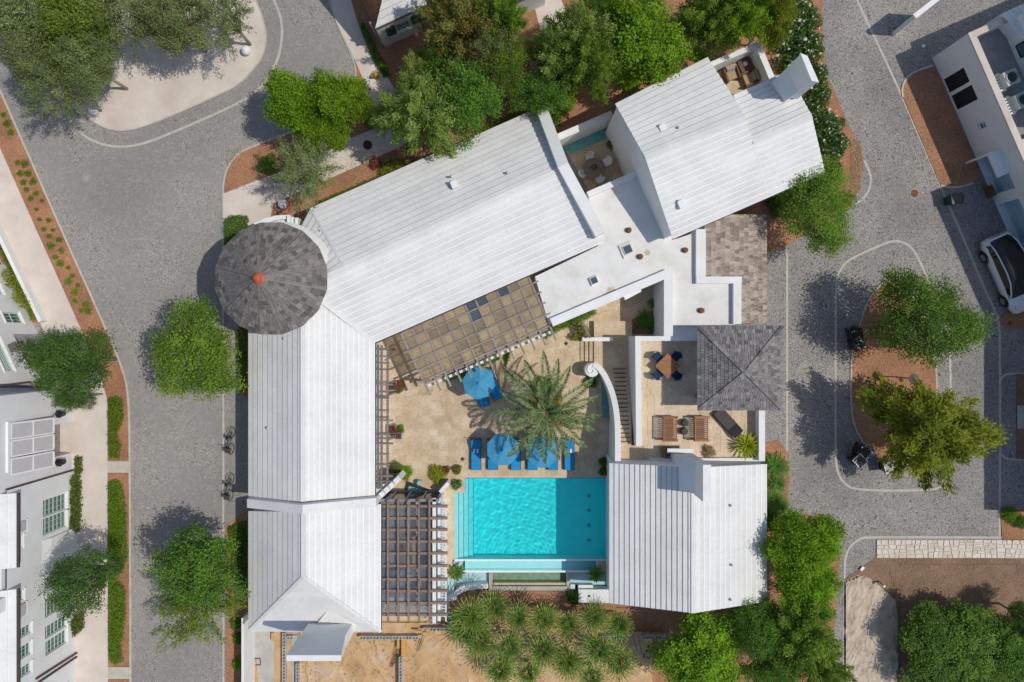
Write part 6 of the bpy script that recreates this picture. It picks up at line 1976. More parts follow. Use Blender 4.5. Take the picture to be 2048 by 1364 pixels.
# plaza, street objects
for x, y, lab in ((493.5, 102, 'white stone ball at the east rim of the gravel plaza'), (189, 221, 'white stone ball at the south-west tip of the gravel plaza'), (567, 409, 'white stone ball half shaded behind the round tower')):
    c = P(x, y, .28); t = thing('stone_ball', lab, 'stone ball', (c.x, c.y, .05), 0, 'white stone balls')
    b = MB(); b.lathe([(.30 * math.sin(math.radians(a)) + .001, .30 - .30 * math.cos(math.radians(a))) for a in range(4, 180, 11)], 24, (0, 0, .05)); b.build('ball', M['lampwhite'], t, True, mw=False)
    b = MB(); b.lathe([(.16, 0), (.16, .09)], 16); b.build('foot', M['concrete'], t, mw=False)
hy = thing('fire_hydrant', 'yellow fire hydrant on the pale garden path', 'hydrant'); c = P(752, 152, .3); hy.location = (c.x, c.y, .08)
b = MB(); b.lathe([(.16, 0), (.16, .05), (.11, .06), (.11, .5), (.14, .52), (.14, .58), (.11, .62), (.05, .74), (.03, .80)], 14); obj_local(b, 'barrel', 'hydrant', hy, False)
for a in (0.3, 1.87, 3.44):
    b = MB(); d = Vector((math.cos(a), math.sin(a), 0)); b.tube([d * .09 + UP * .42, d * .20 + UP * .42], .06, 10); b.tube([d * .19 + UP * .42, d * .23 + UP * .42], .075, 8); obj_local(b, 'nozzle', 'hydrant', hy)
b = MB(); b.lathe([(.09, .08), (.09, .092), (.02, .095)], 16, P(740, 178.5, 0)); tag(b.build('valve_cover', M['red']), 'small red round valve cover on the pale garden path', 'valve cover')
def manhole(px, py, z, r, mat, lab):
    c = P(px, py, z); t = thing('manhole_cover', lab, 'manhole cover', c)
    b = MB(); b.lathe([(r, -.01), (r, .012), (r * .9, .012)], 28, c); b.build('rim', M['kerb' if mat == 'rust' else 'manhole'], t)
    b = MB(); b.lathe([(r * .87, 0), (r * .87, .016)], 28, c)
    for i in range(-3, 4):
        w = math.sqrt(max(0, (r * .8) ** 2 - (i * r * .22) ** 2)); b.box(c + Vector((0, i * r * .22, .02)), (w * 2, r * .1, .014))
    b.build('lid', M[mat], t)
manhole(735, 290, .08, .29, 'manhole', 'brown round manhole cover with rust streaks on the garden path')
manhole(1829, 387, 0, .30, 'rust', 'round manhole cover with a pale ring on the east cobbled street')
c = P(180, 139, .1); b = MB(); b.lathe([(.2, .08), (.2, .13), (.05, .14)], 14, (c.x, c.y, 0)); tag(b.build('utility_cover', M['potgrey']), 'grey round cover on the gravel under the plaza trees', 'utility cover')
# path lamp on the island
c = P(1829, 757.5, 2.27); lp = thing('path_lamp', 'bronze path lamp with a flat round hat on the mulch island', 'lamp', (c.x, c.y, .06))
b = MB(); b.lathe([(.05, 0), (.04, .2), (.035, 2.1)], 10); obj_local(b, 'post', 'manhole', lp)
b = MB(); b.lathe([(.31, 2.12), (.31, 2.14), (.12, 2.22), (.04, 2.27), (.03, 2.32)], 26); obj_local(b, 'hat', 'lamp', lp)
b = MB(); b.lathe([(.10, 2.0), (.12, 2.12)], 12); obj_local(b, 'lantern', 'frameg', lp)
# leaning post at the sand track
t = thing('leaning_post', 'grey post with a white cap leaning on the sand by the bare soil', 'post', P(1756, 1162, .04))
b = MB(); b.tube([P(1756, 1162, 0), P(1768, 1172, .75)], .05, 8); b.build('shaft', M['metalgrey'], t)
b = MB(); b.tube([P(1767.5, 1171.5, .72), P(1769, 1173, .82)], .075, 8); b.build('cap', M['lampwhite'], t)
b = MB(); b.box(P(1724, 1137, .1), (.28, .16, .14), .9); tag(b.build('white_marker', M['lampwhite']), 'small white marker block at the corner of the bare soil', 'marker')
c = P(1849, 90.5, .2); b = MB(); b.lathe([(.1, 0), (.1, .12), (.04, .14)], 12, (c.x, c.y, 0)); tag(b.build('round_marker', M['lampwhite']), 'small white cap on the shaded cobbles at the top right', 'cap')

# bins
def make_bin(mat):
    t = thing('bin', 'x', 'bin')
    b = MB(); b.add([(-.24, -.27, 0), (.24, -.27, 0), (.24, .27, 0), (-.24, .27, 0), (-.30, -.33, 1.0), (.30, -.33, 1.0), (.30, .33, 1.0), (-.30, .33, 1.0)], [(3, 2, 1, 0), (0, 1, 5, 4), (1, 2, 6, 5), (2, 3, 7, 6), (3, 0, 4, 7), (4, 5, 6, 7)]); obj_local(b, 'body', mat, t)
    b = MB()
    for s in (-1, 1): b.box((s * .31, 0, 1.01), (.045, .70, .06)); b.box((0, s * .335, 1.01), (.58, .045, .06))
    obj_local(b, 'rim', mat, t)
    b = MB(); b.box((0, 0, 1.02), (.54, .60, .03)); obj_local(b, 'lid', 'black', t)
    b = MB(); b.tube([(-.2, .40, .98), (.2, .40, .98)], .025, 8); b.bar((-.2, .33, .98), (-.2, .41, .98), .03, .03); b.bar((.2, .33, .98), (.2, .41, .98), .03, .03); obj_local(b, 'handle', mat, t)
    for s in (-1, 1):
        b = MB(); b.tube([(s * .2, .31, .1), (s * .27, .31, .1)], .10, 12); obj_local(b, 'wheel', 'tyre', t)
    return t
BI = make_bin('black')
for i, (x, y, r, rim, lab) in enumerate([(1720, 922, .75, 'lampwhite', 'black bin with a pale square rim at the south-west end of the island'),
                                    (1779.5, 934, .3, 'lampwhite', 'black bin with a pale rim partly under the yellow green tree'),
                                    (1727, 903, -.55, 'black', 'plain black bin pushed against the mulch island'),
                                    (1714, 666, .25, 'black', 'black bin on the north-west edge of the tree island'),
                                    (1718, 689, .25, 'black', 'second black bin standing in the tree shade of the island edge')]):
    o = BI if i == 0 else copy_tree(BI)
    c = P(x, y, 1.0); o.location = (c.x, c.y, 0.01); o.rotation_euler = (0, 0, r); tag(o, lab, None, 'black bins by the tree island')
    for ch in o.children:
        if ch.name.startswith('rim'): with_mat(ch, M[rim])
tb_ = make_bin('tealbin'); c = P(1914, 397, 1.0); tb_.location = (c.x, c.y, 0.01); tb_.rotation_euler = (0, 0, -1.45); tag(tb_, 'dark teal wheeled bin in the shade beside the garage drive')

# bicycles
def make_bike():
    t = thing('bicycle', 'x', 'bicycle')
    for x in (-.52, .52):
        b = MB(); pts = [Vector((x + .33 * math.cos(a), 0, .34 + .33 * math.sin(a))) for a in [k * math.pi / 10 for k in range(21)]]
        b.tube(pts, .022, 6, cap=False); w = obj_local(b, 'wheel', 'tyre', t)
        b = MB()
        for k in range(8): b.bar((x, 0, .34), (x + .31 * math.cos(k * .785), 0, .34 + .31 * math.sin(k * .785)), .008, .008, Vector((0, 1, 0)))
        obj_local(b, 'spokes', 'chrome', w)
    b = MB()
    for a, c in (((-.52, 0, .34), (-.12, 0, .32)), ((-.12, 0, .32), (-.22, 0, .82)), ((-.52, 0, .34), (-.2, 0, .74)), ((-.12, 0, .32), (.36, 0, .76)), ((-.2, 0, .72), (.36, 0, .82)), ((.33, 0, .9), (.52, 0, .34))):
        b.tube([a, c], .022, 6)
    obj_local(b, 'frame', 'iron', t)
    b = MB(); b.tube([(.15, -.30, .98), (.30, -.26, 1.0), (.36, -.08, .98), (.33, 0, .95), (.36, .08, .98), (.30, .26, 1.0), (.15, .30, .98)], .016, 6); b.tube([(.33, 0, .86), (.33, 0, .96)], .018, 6); obj_local(b, 'handlebar', 'iron', t)
    b = MB(); b.add([(-.36, -.09, .88), (-.36, .09, .88), (-.10, .03, .89), (-.10, -.03, .89), (-.36, -.09, .83), (-.36, .09, .83), (-.10, .03, .85), (-.10, -.03, .85)], [(0, 3, 2, 1), (4, 5, 6, 7), (0, 1, 5, 4), (1, 2, 6, 5), (2, 3, 7, 6), (3, 0, 4, 7)]); obj_local(b, 'saddle', 'black', t)
    b = MB(); b.box((.56, 0, .72), (.26, .30, .2)); obj_local(b, 'basket', 'wicker', t)
    return t
BK = make_bike()
for i, (x, y, lab) in enumerate([(465, 882, 'black bicycle leaning at the west wing wall, the upper of the two'), (463, 975, 'black bicycle leaning at the west wing wall, the lower of the two')]):
    o = BK if i == 0 else copy_tree(BK)
    c = P(x, y, .4); o.location = (c.x, c.y, .0); o.rotation_euler = (math.radians(14), 0, math.radians(-93)); tag(o, lab, None, 'bicycles on the west street')

# car: nose to the south-south-east, drive side near the wall
car = thing('parked_car', 'white car with a long dark glass roof parked before the garage at the right edge', 'car')
def loft(secs, mat, name, parent, smooth=True, close=True):
    b = MB(); n = len(secs[0])
    vs = [Vector(p) for s in secs for p in s]; fs = []
    for i in range(len(secs) - 1):
        for k in range(n if close else n - 1):
            a, c = i * n + k, i * n + (k + 1) % n
            fs.append((a, c, c + n, a + n))
    if close: fs.append(tuple(reversed(range(n)))); fs.append(tuple((len(secs) - 1) * n + k for k in range(n)))
    b.add(vs, fs); return obj_local(b, name, mat, parent, smooth)
def sec(x, w, zb, zs, zt, wt):
    return [(x, -w * .92, zb), (x, -w, lerp(zb, zs, .5)), (x, -w * .97, zs), (x, -wt, zt), (x, -wt * .5, zt + .015), (x, 0, zt + .02), (x, wt * .5, zt + .015), (x, wt, zt), (x, w * .97, zs), (x, w, lerp(zb, zs, .5)), (x, w * .92, zb)]
body = [sec(-2.50, .62, .45, .80, .86, .50), sec(-2.42, .84, .32, .92, 1.02, .70), sec(-2.0, .97, .28, .98, 1.08, .82), sec(-1.2, 1.0, .26, 1.0, 1.08, .84), sec(0, .99, .26, .98, 1.06, .84), sec(.9, .99, .26, .95, 1.04, .82), sec(1.6, .98, .28, .88, .98, .80), sec(2.1, .93, .30, .78, .86, .70), sec(2.42, .78, .34, .66, .72, .55), sec(2.52, .55, .42, .58, .62, .40)]
loft(body, 'carwhite', 'body', car)
def top(x, w, z, dz=.03): return [(x, -w, z - .06), (x, -w * .86, z), (x, -w * .4, z + dz), (x, w * .4, z + dz), (x, w * .86, z), (x, w, z - .06)]
cab = [top(-2.30, .66, 1.04), top(-1.75, .72, 1.40), top(-1.1, .74, 1.56), top(-.2, .74, 1.62), (top(.5, .74, 1.52)), top(1.05, .77, 1.26), top(1.45, .80, 1.02)]
loft(cab, 'carglass', 'glass_roof', car, True, False)
for s in (-1, 1):
    side = [[(x, s * .92, .98 - .02 * (x > .4)), (x, s * w, z - .07)] for x, w, z in ((-2.15, .70, 1.10), (-1.75, .74, 1.38), (-1.1, .76, 1.53), (-.2, .76, 1.59), (.5, .76, 1.49), (1.05, .79, 1.23), (1.4, .82, 1.03))]
    loft(side, 'carglass', 'side_window', car, True, False)
    b = MB(); b.tube([(-2.2, s * .72, 1.1), (-1.75, s * .745, 1.37), (-1.1, s * .765, 1.52), (-.2, s * .765, 1.58), (.5, s * .77, 1.48), (1.05, s * .80, 1.22), (1.45, s * .84, 1.0)], .045, 6); obj_local(b, 'roof_rail', 'carwhite', car, True)
    b = MB(); b.box((.85, s * 1.06, 1.02), (.14, .2, .12), s * .2); obj_local(b, 'wing_mirror', 'carwhite', car)
    b = MB(); b.add([(2.28, s * .60, .80), (2.05, s * .86, .83), (1.80, s * .93, .87), (2.0, s * .70, .90)], [(0, 1, 2, 3), (3, 2, 1, 0)]); obj_local(b, 'headlight', 'chrome', car)
    for x in (-1.48, 1.48):
        b = MB(); b.tube([(x, s * .80, .36), (x, s * 1.01, .36)], .36, 20); w = obj_local(b, 'wheel', 'tyre', car)
        b = MB(); b.tube([(x, s * 1.0, .36), (x, s * 1.025, .36)], .23, 14); obj_local(b, 'rim', 'metalgrey', w)
        b = MB(); b.tube([(x + .44 * math.cos(a), s * .985, .36 + .44 * math.sin(a)) for a in [k * math.pi / 8 for k in range(9)]], .045, 6); obj_local(b, 'wheel_arch', 'black', car)
    b = MB(); b.box((-.25, s * .995, .80), (.22, .03, .03)); b.box((-1.15, s * 1.0, .82), (.2, .03, .03)); obj_local(b, 'door_handle', 'carwhite', car)
b = MB(); b.tube([(-2.38, -.8, .95), (-2.47, -.3, .95), (-2.47, .3, .95), (-2.38, .8, .95)], .04, 6); obj_local(b, 'tail_light', 'red', car)
c = P(2024, 545, .8); car.location = (c.x, c.y, 0); car.rotation_euler = (0, 0, math.radians(-66))

# ------------------------------------------------------------------ building plot: block walls, boards, rods
BLK = MB()
for s in (-1, 1):
    BLK.box((0, s * .085, .1), (.39, .035, .2)); BLK.box((s * .18, 0, .1), (.03, .135, .2))
BLK.box((0, 0, .1), (.035, .135, .2)); BLK.box((0, 0, .02), (.36, .14, .02))
_b = BLK.build('block', M['blockgrey'], None, mw=False); BLK_ME = _b.data; bpy.data.objects.remove(_b)
def block_wall(a, c, courses, label):
    A, Bq = P(*a, 0), P(*c, 0)
    t = thing('block_wall', label, 'wall', A)
    d = (Bq - A); n = max(1, int(d.length / .405)); rz = math.atan2(d.y, d.x); dn = d.normalized()
    for k in range(courses):
        for i in range(n):
            if k < courses - 1 and k > 0: continue
            o = link(bpy.data.objects.new('block', BLK_ME), t)
            o.location = dn * (.405 * (i + .5 + (.5 if k % 2 and i < n - 1 else 0) * 0)) + UP * (.2 * k)
            o.rotation_euler = (0, 0, rz + random.uniform(-.01, .01))
    b = MB()
    if courses > 1:
        b.bar(A + UP * (.1 * (courses - 1)), Bq + UP * (.1 * (courses - 1)), .18, .2 * (courses - 1) - .01); b.build('lower_courses', M['blockgrey'], t)
    return t
block_wall((571, 1262), (571, 1400), 2, 'hollow block wall west of the building plot beside the concrete strip')
block_wall((598, 1322), (598, 1400), 2, 'short hollow block wall just south of the chimney')
block_wall((576, 1271), (596, 1271), 2, 'tiny hollow block wall stub under the hipped roof corner')
block_wall((722, 1268.5), (845, 1268.5), 3, 'long hollow block wall along the south side of the hipped house')
block_wall((848, 1252), (900, 1252), 3, 'hollow block wall stepping forward south of the glazed pergola')
block_wall((901, 1230), (901, 1252), 3, 'short hollow block wall return beside the fan palms')
block_wall((803.5, 1306), (803.5, 1400), 3, 'hollow block wall running south through the dug sand')
block_wall((1205, 1268), (1252, 1268), 3, 'hollow block wall among the fan palms south of the pool house')
block_wall((1281, 1268), (1330, 1268), 3, 'hollow block wall beside the dense tree south of the pool house')
def board(a, c, w, h, z, lab, mat='form', name='timber_board'):
    b = MB(); b.bar(P(*a, z), P(*c, z), w, h); tag(b.build(name, M[mat]), lab, 'board', 'boards on the building plot')
board((797, 1273), (797, 1296), .14, .3, .35, 'orange formwork board left of the dark gap in the block wall')
board((807.5, 1273), (807.5, 1312), .26, .3, .35, 'long orange formwork board standing south of the block wall')
board((857, 1256), (856, 1270), .2, .25, .5, 'short orange formwork board at the wall step')
board((831, 1263), (843, 1263), .12, .12, .62, 'orange board lying on top of the block wall corner', 'form')
board((1249, 1262), (1288, 1262), .08, .06, .5, 'brown plank bridging the gap in the block wall', 'brownwood')
board((1240, 1219), (1308, 1222), .04, .04, .4, 'thin pale plank lying in the shade south of the pool house', 'timber')
board((545, 1265), (545, 1282), .10, .14, .3, 'small orange board across the concrete strip', 'form')
board((510, 1320), (514, 1380), .12, .05, .1, 'long orange plank on the lower concrete strip', 'form')
def rods(n_, a, c, dx, lab):
    b = MB()
    for k in range(n_):
        b.tube([P(a[0] + k * dx, a[1], .5), P(c[0] + k * dx, c[1], .06)], .014, 5)
    tag(b.build('steel_rods', M['iron']), lab, 'steel rods', 'bundles of steel rods')
rods(4, (794, 1296), (778, 1334), 2.2, 'bundle of dark steel rods leaning left of the formwork boards')
rods(2, (847, 1270), (830, 1309), 4, 'pair of steel rods leaning from the block wall corner')
rods(2, (1267, 1270), (1275, 1308), 9, 'pair of steel rods in front of the wall gap by the palms')
for i in range(8):
    x = 724 + i * 15.5
    b = MB(); b.tube([P(x, 1272, .4), P(x - 4, 1282, .05)], .012, 5); tag(b.build('steel_rod', M['iron']), 'steel rod at the long block wall, %s from the west' % ORD[i], 'steel rod', 'single steel rods')
fr = thing('metal_frame', 'dark rectangular metal frame lying on the sand by the dense tree', 'frame', P(1300, 1306, 0))
b = MB(); q = [P(1297, 1292, .12), P(1306, 1293, .12), P(1298, 1317, .12), P(1287, 1314, .12), P(1297, 1292, .12)]; b.tube(q, .03, 6); b.tube([P(1292, 1304, .12), P(1303, 1306, .12)], .025, 6); b.build('frame_tube', M['iron'], fr)
b = MB(); q = [P(508, 1317, .1), P(520, 1317, .1), P(521, 1330, .1), P(508, 1330, .1)]; b.tube(q, .03, 6); tag(b.build('bent_rod', M['iron']), 'bent steel hoop on the concrete strip left of the plot', 'steel hoop')
# roof vents
for x, y, z, lab, kd in ((908.5, 369, 4.75, 'white box vent on the north slope of the long wing', 'box'), (902, 352, 4.5, 'pipe vent above the box vent on the long wing', 'pipe'), (1014, 345, 5.0, 'pipe vent right of the box vent on the long wing', 'pipe'),
                     (1326, 257, 6.4, 'white box vent on the tall house roof', 'box'), (1356, 255, 6.6, 'pipe vent right of the box vent on the tall house', 'pipe'), (1363, 408, 5.9, 'box vent low on the south slope of the tall house', 'box'),
                     (534, 856, 4.0, 'pipe vent on the west slope of the west wing', 'pipe'), (567, 677, 4.5, 'pipe vent on the west wing just below the tower', 'pipe'), (640, 462, 3.9, 'pipe vent on the hip beside the tower', 'pipe')):
    vent(x, y, z, lab, kd)
# stones of the footpath in the south-east
sp_ = [o for o in bpy.data.objects if o.name.startswith('garden_path')]
sw_ = flat('stone_walk', [(1755, 1079), (2110, 1079), (2110, 1116), (1755, 1115)], 0.05, M['path'])
def split(poly, depth):
    # cut an irregular piece across its longer side until stones of a hand-laid size are left
    xs = [p[0] for p in poly]; ys = [p[1] for p in poly]
    w, h = max(xs) - min(xs), max(ys) - min(ys)
    if w < 19 and h < 19 and (w * h < 260 or random.random() < .35) or w * h < 120: return [poly]
    t = random.uniform(.36, .64); sl = random.uniform(-.16, .16)
    if w > h * random.uniform(1.1, 2.6):
        x = min(xs) + w * t; a_, c_ = (x + sl * h, min(ys) - 5), (x - sl * h, max(ys) + 5)
    else:
        y = min(ys) + h * t; a_, c_ = (min(xs) - 5, y + sl * w * .5), (max(xs) + 5, y - sl * w * .5)
    nx, ny = -(c_[1] - a_[1]), c_[0] - a_[0]
    l, r = [], []
    for i in range(len(poly)):
        p0, p1 = poly[i], poly[(i + 1) % len(poly)]
        d0 = (p0[0] - a_[0]) * nx + (p0[1] - a_[1]) * ny; d1 = (p1[0] - a_[0]) * nx + (p1[1] - a_[1]) * ny
        (l if d0 >= 0 else r).append(p0)
        if (d0 >= 0) != (d1 >= 0):
            k = d0 / (d0 - d1); q = (p0[0] + (p1[0] - p0[0]) * k, p0[1] + (p1[1] - p0[1]) * k); l.append(q); r.append(q)
    out = []
    for q in (l, r):
        if len(q) > 2: out += split(q, depth + 1)
    return out
pieces = []
pieces = split([(1753, 1079.5), (2075, 1079.5), (2075, 1116.5), (1753, 1116.5)], 0)
for poly in pieces:
    cx = sum(p[0] for p in poly) / len(poly); cy = sum(p[1] for p in poly) / len(poly)
    pts = []
    for i in range(len(poly)):
        p0, p1 = poly[i], poly[(i + 1) % len(poly)]
        for s_ in (.12, .5, .88):
            x_, y_ = p0[0] + (p1[0] - p0[0]) * s_, p0[1] + (p1[1] - p0[1]) * s_
            L = math.hypot(x_ - cx, y_ - cy); k = max(.3, (L - .75 - random.uniform(0, .5)) / L)
            pts.append((cx + (x_ - cx) * k, cy + (y_ - cy) * k))
    b = MB(); b.prism([(p.x, p.y) for p in PX(pts, .08)], 0.04, random.uniform(.075, .10)); b.build('stone', M['stone'], sw_)
with_mat(sw_, M['kerb'])
for x, y, lab in ((925, 918, 'small dark diamond floor drain left of the pool loungers'), (1132, 687, 'small dark diamond floor drain below the climbing vine')):
    c = P(x, y, .05); b = MB(); b.box((c.x, c.y, .052), (.2, .2, .012), math.pi / 4); tag(b.build('floor_drain', M['manhole']), lab, 'drain')
for i, (x, y) in enumerate([(785, 772), (784, 858), (786, 938), (797, 872)]):
    c = P(x, y, .3); t = thing('planter_box', ['pale planter box at the upper red shrub by the trellis', 'pale planter box at the lower red shrub by the trellis', 'pale planter box at the south end of the trellis', 'small pale planter box below the lower red shrub'][i], 'planter', (c.x, c.y, .04), 0, 'planter boxes by the trellis')
    w = .55 if i < 3 else .4
    b = MB(); b.box((0, 0, .16), (w, w, .32)); obj_local(b, 'box', 'potgrey', t); b = MB(); b.box((0, 0, .325), (w * .86, w * .86, .02)); obj_local(b, 'soil', 'manhole', t)
# ------------------------------------------------------------------ planting
GP = 'street and garden trees'
# plaza
for a in [(60, 35, 84, 'oak_a', 'sage', 'grey green plaza tree at the top left corner', 1), (165, 55, 88, 'oak_b', 'oak', 'fuller green plaza tree, second from the left at the top', 2), (262, 30, 66, 'thin_a', 'sage', 'plaza tree in the middle of the group at the top edge', 3),
          (350, 45, 70, 'oak_a', 'sage', 'greyish plaza tree right of the middle with gravel showing through', 4), (448, 30, 62, 'thin_b', 'sage', 'easternmost plaza tree near the stone ball', 5), (75, 125, 58, 'oak_c', 'sage', 'plaza tree over the cobbles on the left, second row', 6),
          (178, 128, 56, 'oak_a', 'sage', 'plaza tree above the grey round cover', 7), (120, 175, 62, 'thin_a', 'sage', 'lowest thin plaza tree beside the south-west stone ball', 8)]:
    tree(a[0], a[1], a[2], a[3], G[a[4]], a[5], 'plaza_tree', 4.6, a[6] * 1.3, group='trees on the gravel plaza')
T = [
 (596, 208, 62, 'dense_a', 'lime', 'bright green bushy tree on the street corner, left of a pair', 4.2),
 (678, 200, 58, 'dense_b', 'lime', 'bright green bushy tree on the street corner, right of a pair', 4.6),
 (650, 255, 52, 'dense_a', 'lime', 'bright green lower tree in front of the corner pair by the path', 3.6),
 (615, 340, 66, 'thin_b', 'sage', 'thin greyish tree with pale bare branches beside the garden path', 4.0),
 (780, 225, 40, 'thin_a', 'cyp', 'small thin feathery tree over the garden path', 3.6),
 (845, 235, 72, 'cyp_a', 'cyp', 'feathery olive cypress just north of the long roof', 5.0),
 (835, 175, 42, 'cyp_b', 'cyp', 'smaller feathery cypress next to the mulch path', 4.2),
 (935, 195, 76, 'oak_b', 'deep', 'dark glossy leaved tree with white limbs north of the long roof', 5.0),
 (925, 55, 75, 'cyp_a', 'brown', 'rusty brown cypress in front of the north house', 5.6),
 (985, 110, 60, 'thin_a', 'sage', 'grey green open tree right of the rusty cypress', 5.2),
 (1005, 140, 58, 'oak_c', 'oak', 'mid green tree between the rusty cypress and the sandy path', 5.0),
 (1160, 85, 56, 'cyp_b', 'cyp', 'feathery pale green cypress over the sandy path', 5.2),
 (1165, 130, 60, 'cyp_a', 'oak', 'green feathery cypress left of the bright bushy tree', 5.0),
 (1080, 185, 55, 'oak_a', 'deep', 'dark leafy tree at the gable of the long roof', 4.0),
 (1290, 85, 84, 'dense_b', 'lime', 'big bright green bushy tree north of the tall house', 5.0),
 (1410, 45, 60, 'cyp_b', 'oak', 'feathery green tree right of the big bright bushy tree', 5.0),
 (1475, 25, 66, 'cyp_a', 'lime', 'light green tree at the top edge above the patio', 5.2),
 (1540, 35, 46, 'dense_a', 'yellow', 'small yellow green tree beside the white flowering bushes', 4.4),
 (1118, 125, 56, 'cyp_b', 'cyp', 'pale feathery cypress between the dark gable tree and the big bright tree', 4.6),
 (1000, 50, 46, 'cyp_a', 'oak', 'green feathery tree at the top, just right of the rusty cypress', 5.4),
 (888, 130, 46, 'oak_b', 'deep', 'dark green tree below the rusty cypress', 4.2),
 (1235, 40, 40, 'dense_a', 'lime', 'small light green tree at the top left of the big bright tree', 4.4),
 (1190, 30, 40, 'oak_a', 'deep', 'dark tree at the top edge by the sandy path', 4.6),
 (1632, 412, 82, 'lobed_a', 'oak', 'bright green tree at the south-east corner of the tall house', 4.2),
 (1595, 375, 40, 'oak_b', 'deep', 'darker small tree under the tall house eave', 3.0),
 (392, 705, 92, 'oak_a', 'oak', 'large green street tree left of the round tower', 4.6),
 (143, 722, 76, 'oak_b', 'dark', 'dark green street tree before the angled townhouse', 5.0),
 (150, 795, 32, 'oak_c', 'dark', 'small dark low tree below the street tree by the angled townhouse', 3.2),
 (167, 1160, 66, 'oak_c', 'dark', 'dark street tree before the long townhouse front', 4.8),
 (400, 1130, 84, 'oak_b', 'deep', 'green street tree left of the south house', 4.8),
 (395, 1215, 76, 'thin_b', 'oak', 'thinner lower street tree left of the south house', 4.2),
 (1850, 640, 98, 'lobed_a', 'deep', 'deep green tree on the north half of the mulch island', 4.4),
 (1850, 860, 100, 'cyp_b', 'yellow', 'yellow green tree on the south half of the mulch island', 4.4),
 (1600, 1095, 74, 'dense_a', 'lime', 'bright green tree east of the pool house', 4.4),
 (1615, 1180, 60, 'dense_b', 'lime', 'lower bright green tree at the pool house corner', 4.0),
 (1595, 1265, 76, 'cyp_a', 'oak', 'olive feathery tree at the street south of the pool house', 4.2),
 (1510, 1255, 60, 'oak_c', 'deep', 'dark green tree behind the pool house gable', 4.0),
 (1400, 1305, 84, 'dense_b', 'lime', 'broad bright green dense tree at the bottom edge', 3.6),
 (1545, 1335, 62, 'oak_a', 'deep', 'dark green tree at the bottom edge left of the cobbled lane', 3.6),
 (1640, 1330, 42, 'cyp_b', 'oak', 'feathery tree over the cobbled lane at the bottom', 3.8),
 (1870, 1275, 70, 'dense_a', 'deep', 'dark bushy tree on the bare soil, left of a cluster', 2.0),
 (1935, 1285, 76, 'dense_b', 'deep', 'dark bushy tree on the bare soil, middle of a cluster', 2.2),
 (2030, 1300, 62, 'dense_a', 'deep', 'dark bushy tree at the bottom right corner', 2.2),
 (1880, 1350, 66, 'oak_b', 'dark', 'dark tree at the bottom edge on the bare soil', 1.8),
 (1975, 1352, 60, 'oak_c', 'deep', 'dark leafy tree at the bottom edge near the corner', 1.8),
 (2050, 1235, 40, 'oak_a', 'dark', 'small dark tree at the right edge above the bare soil', 2.6),
]
NM = {'cyp_a': 'cypress_tree', 'cyp_b': 'cypress_tree', 'thin_a': 'thin_tree', 'thin_b': 'thin_tree'}
for i, (x, y, r, v, lm, lab, zc) in enumerate(T):
    tree(x, y, r, v, G[lm], lab, NM.get(v, 'leafy_tree'), zc, i * 0.9, group=GP)

# date palm
def frond_mesh(key, L, n, droop, wl, mat, rise=0.35, width=.05):
    s = np.linspace(0, 1, n)
    x = L * (s - 0.12 * s ** 3); z = rise * L * s - droop * L * s ** 2.2
    Cs, Ns, Ts, Ls, Ws, Rs = [], [], [], [], [], []
    for side in (-1, 1):
        for k in range(3, n):
            ll = wl * math.sin(math.pi * min(1, .12 + .86 * s[k]) ** .85) * random.uniform(.85, 1.1) + .04
            d = np.array([.42 + .35 * s[k], side * .85, .22 - .30 * s[k] + random.uniform(-.2, .2)]); d /= np.linalg.norm(d)
            Cs.append(np.array([x[k], 0, z[k]]) + d * ll / 2); Ts.append(d); Ns.append(np.array([random.uniform(-.5, .5), -side * .4 + random.uniform(-.4, .4), 1.0])); Ls.append(ll); Ws.append(width); Rs.append(.42 + random.gauss(0, .26) + .12 * s[k] + (.12 if side > 0 else -.1))
    for k in range(n - 1):
        a, c = np.array([x[k], 0, z[k]]), np.array([x[k + 1], 0, z[k + 1]])
        Cs.append((a + c) / 2); Ts.append(c - a); Ns.append(np.array([0, 0, 1.])); Ls.append(np.linalg.norm(c - a) * 1.8); Ws.append(.06 * (1.2 - s[k])); Rs.append(.85)
    return leaf_object_mesh('frond_' + key, np.array(Cs), np.array(Ns), np.array(Ts), np.array(Ls), np.array(Ws), np.array(Rs), mat)
FR = [frond_mesh('a', 3.75, 46, .50, .46, G['date'], .25, .066), frond_mesh('b', 3.45, 44, .42, .44, G['date'], .25, .066), frond_mesh('c', 2.1, 42, .30, .38, G['date'], .6), frond_mesh('d', 1.3, 30, .1, .3, G['date'], 1.3)]
pz_ = 4.4
pc_ = P(1092, 824, pz_)
dp = thing('date_palm', 'tall date palm with orange fruit stalks standing over the pool loungers', 'palm', (pc_.x, pc_.y, 0.03))
b = MB()
pr_ = [(.34, 0), (.30, .3)] + [(.25 + .03 * (k % 2), .4 + k * .22) for k in range(17)] + [(.32, pz_ - .2), (.2, pz_ + .1)]
b.lathe(pr_, 16); b.build('trunk', M['barkp'], dp, mw=False)
angs = [(-6, 0), (14, 1), (33, 0), (58, 0), (76, 1), (93, 0), (113, 0), (127, 1), (141, 0), (160, 1), (178, 0), (197, 0), (214, 1), (232, 0), (250, 0), (266, 0), (281, 1), (297, 0), (318, 0), (335, 0), (346, 1)]
for i, (a, v) in enumerate(angs):
    o = link(bpy.data.objects.new('frond', FR[v]), dp); o.location = (0, 0, pz_ - .05); o.rotation_euler = (random.uniform(-.25, .25), random.uniform(-.05, .16), math.radians(a + random.uniform(-4, 4))); k = random.uniform(.92, 1.06); o.scale = (k, k, k)
for i in range(8):
    o = link(bpy.data.objects.new('frond', FR[2]), dp); o.location = (0, 0, pz_); o.rotation_euler = (random.uniform(-.3, .3), random.uniform(-.2, .1), i * .785 + .2)
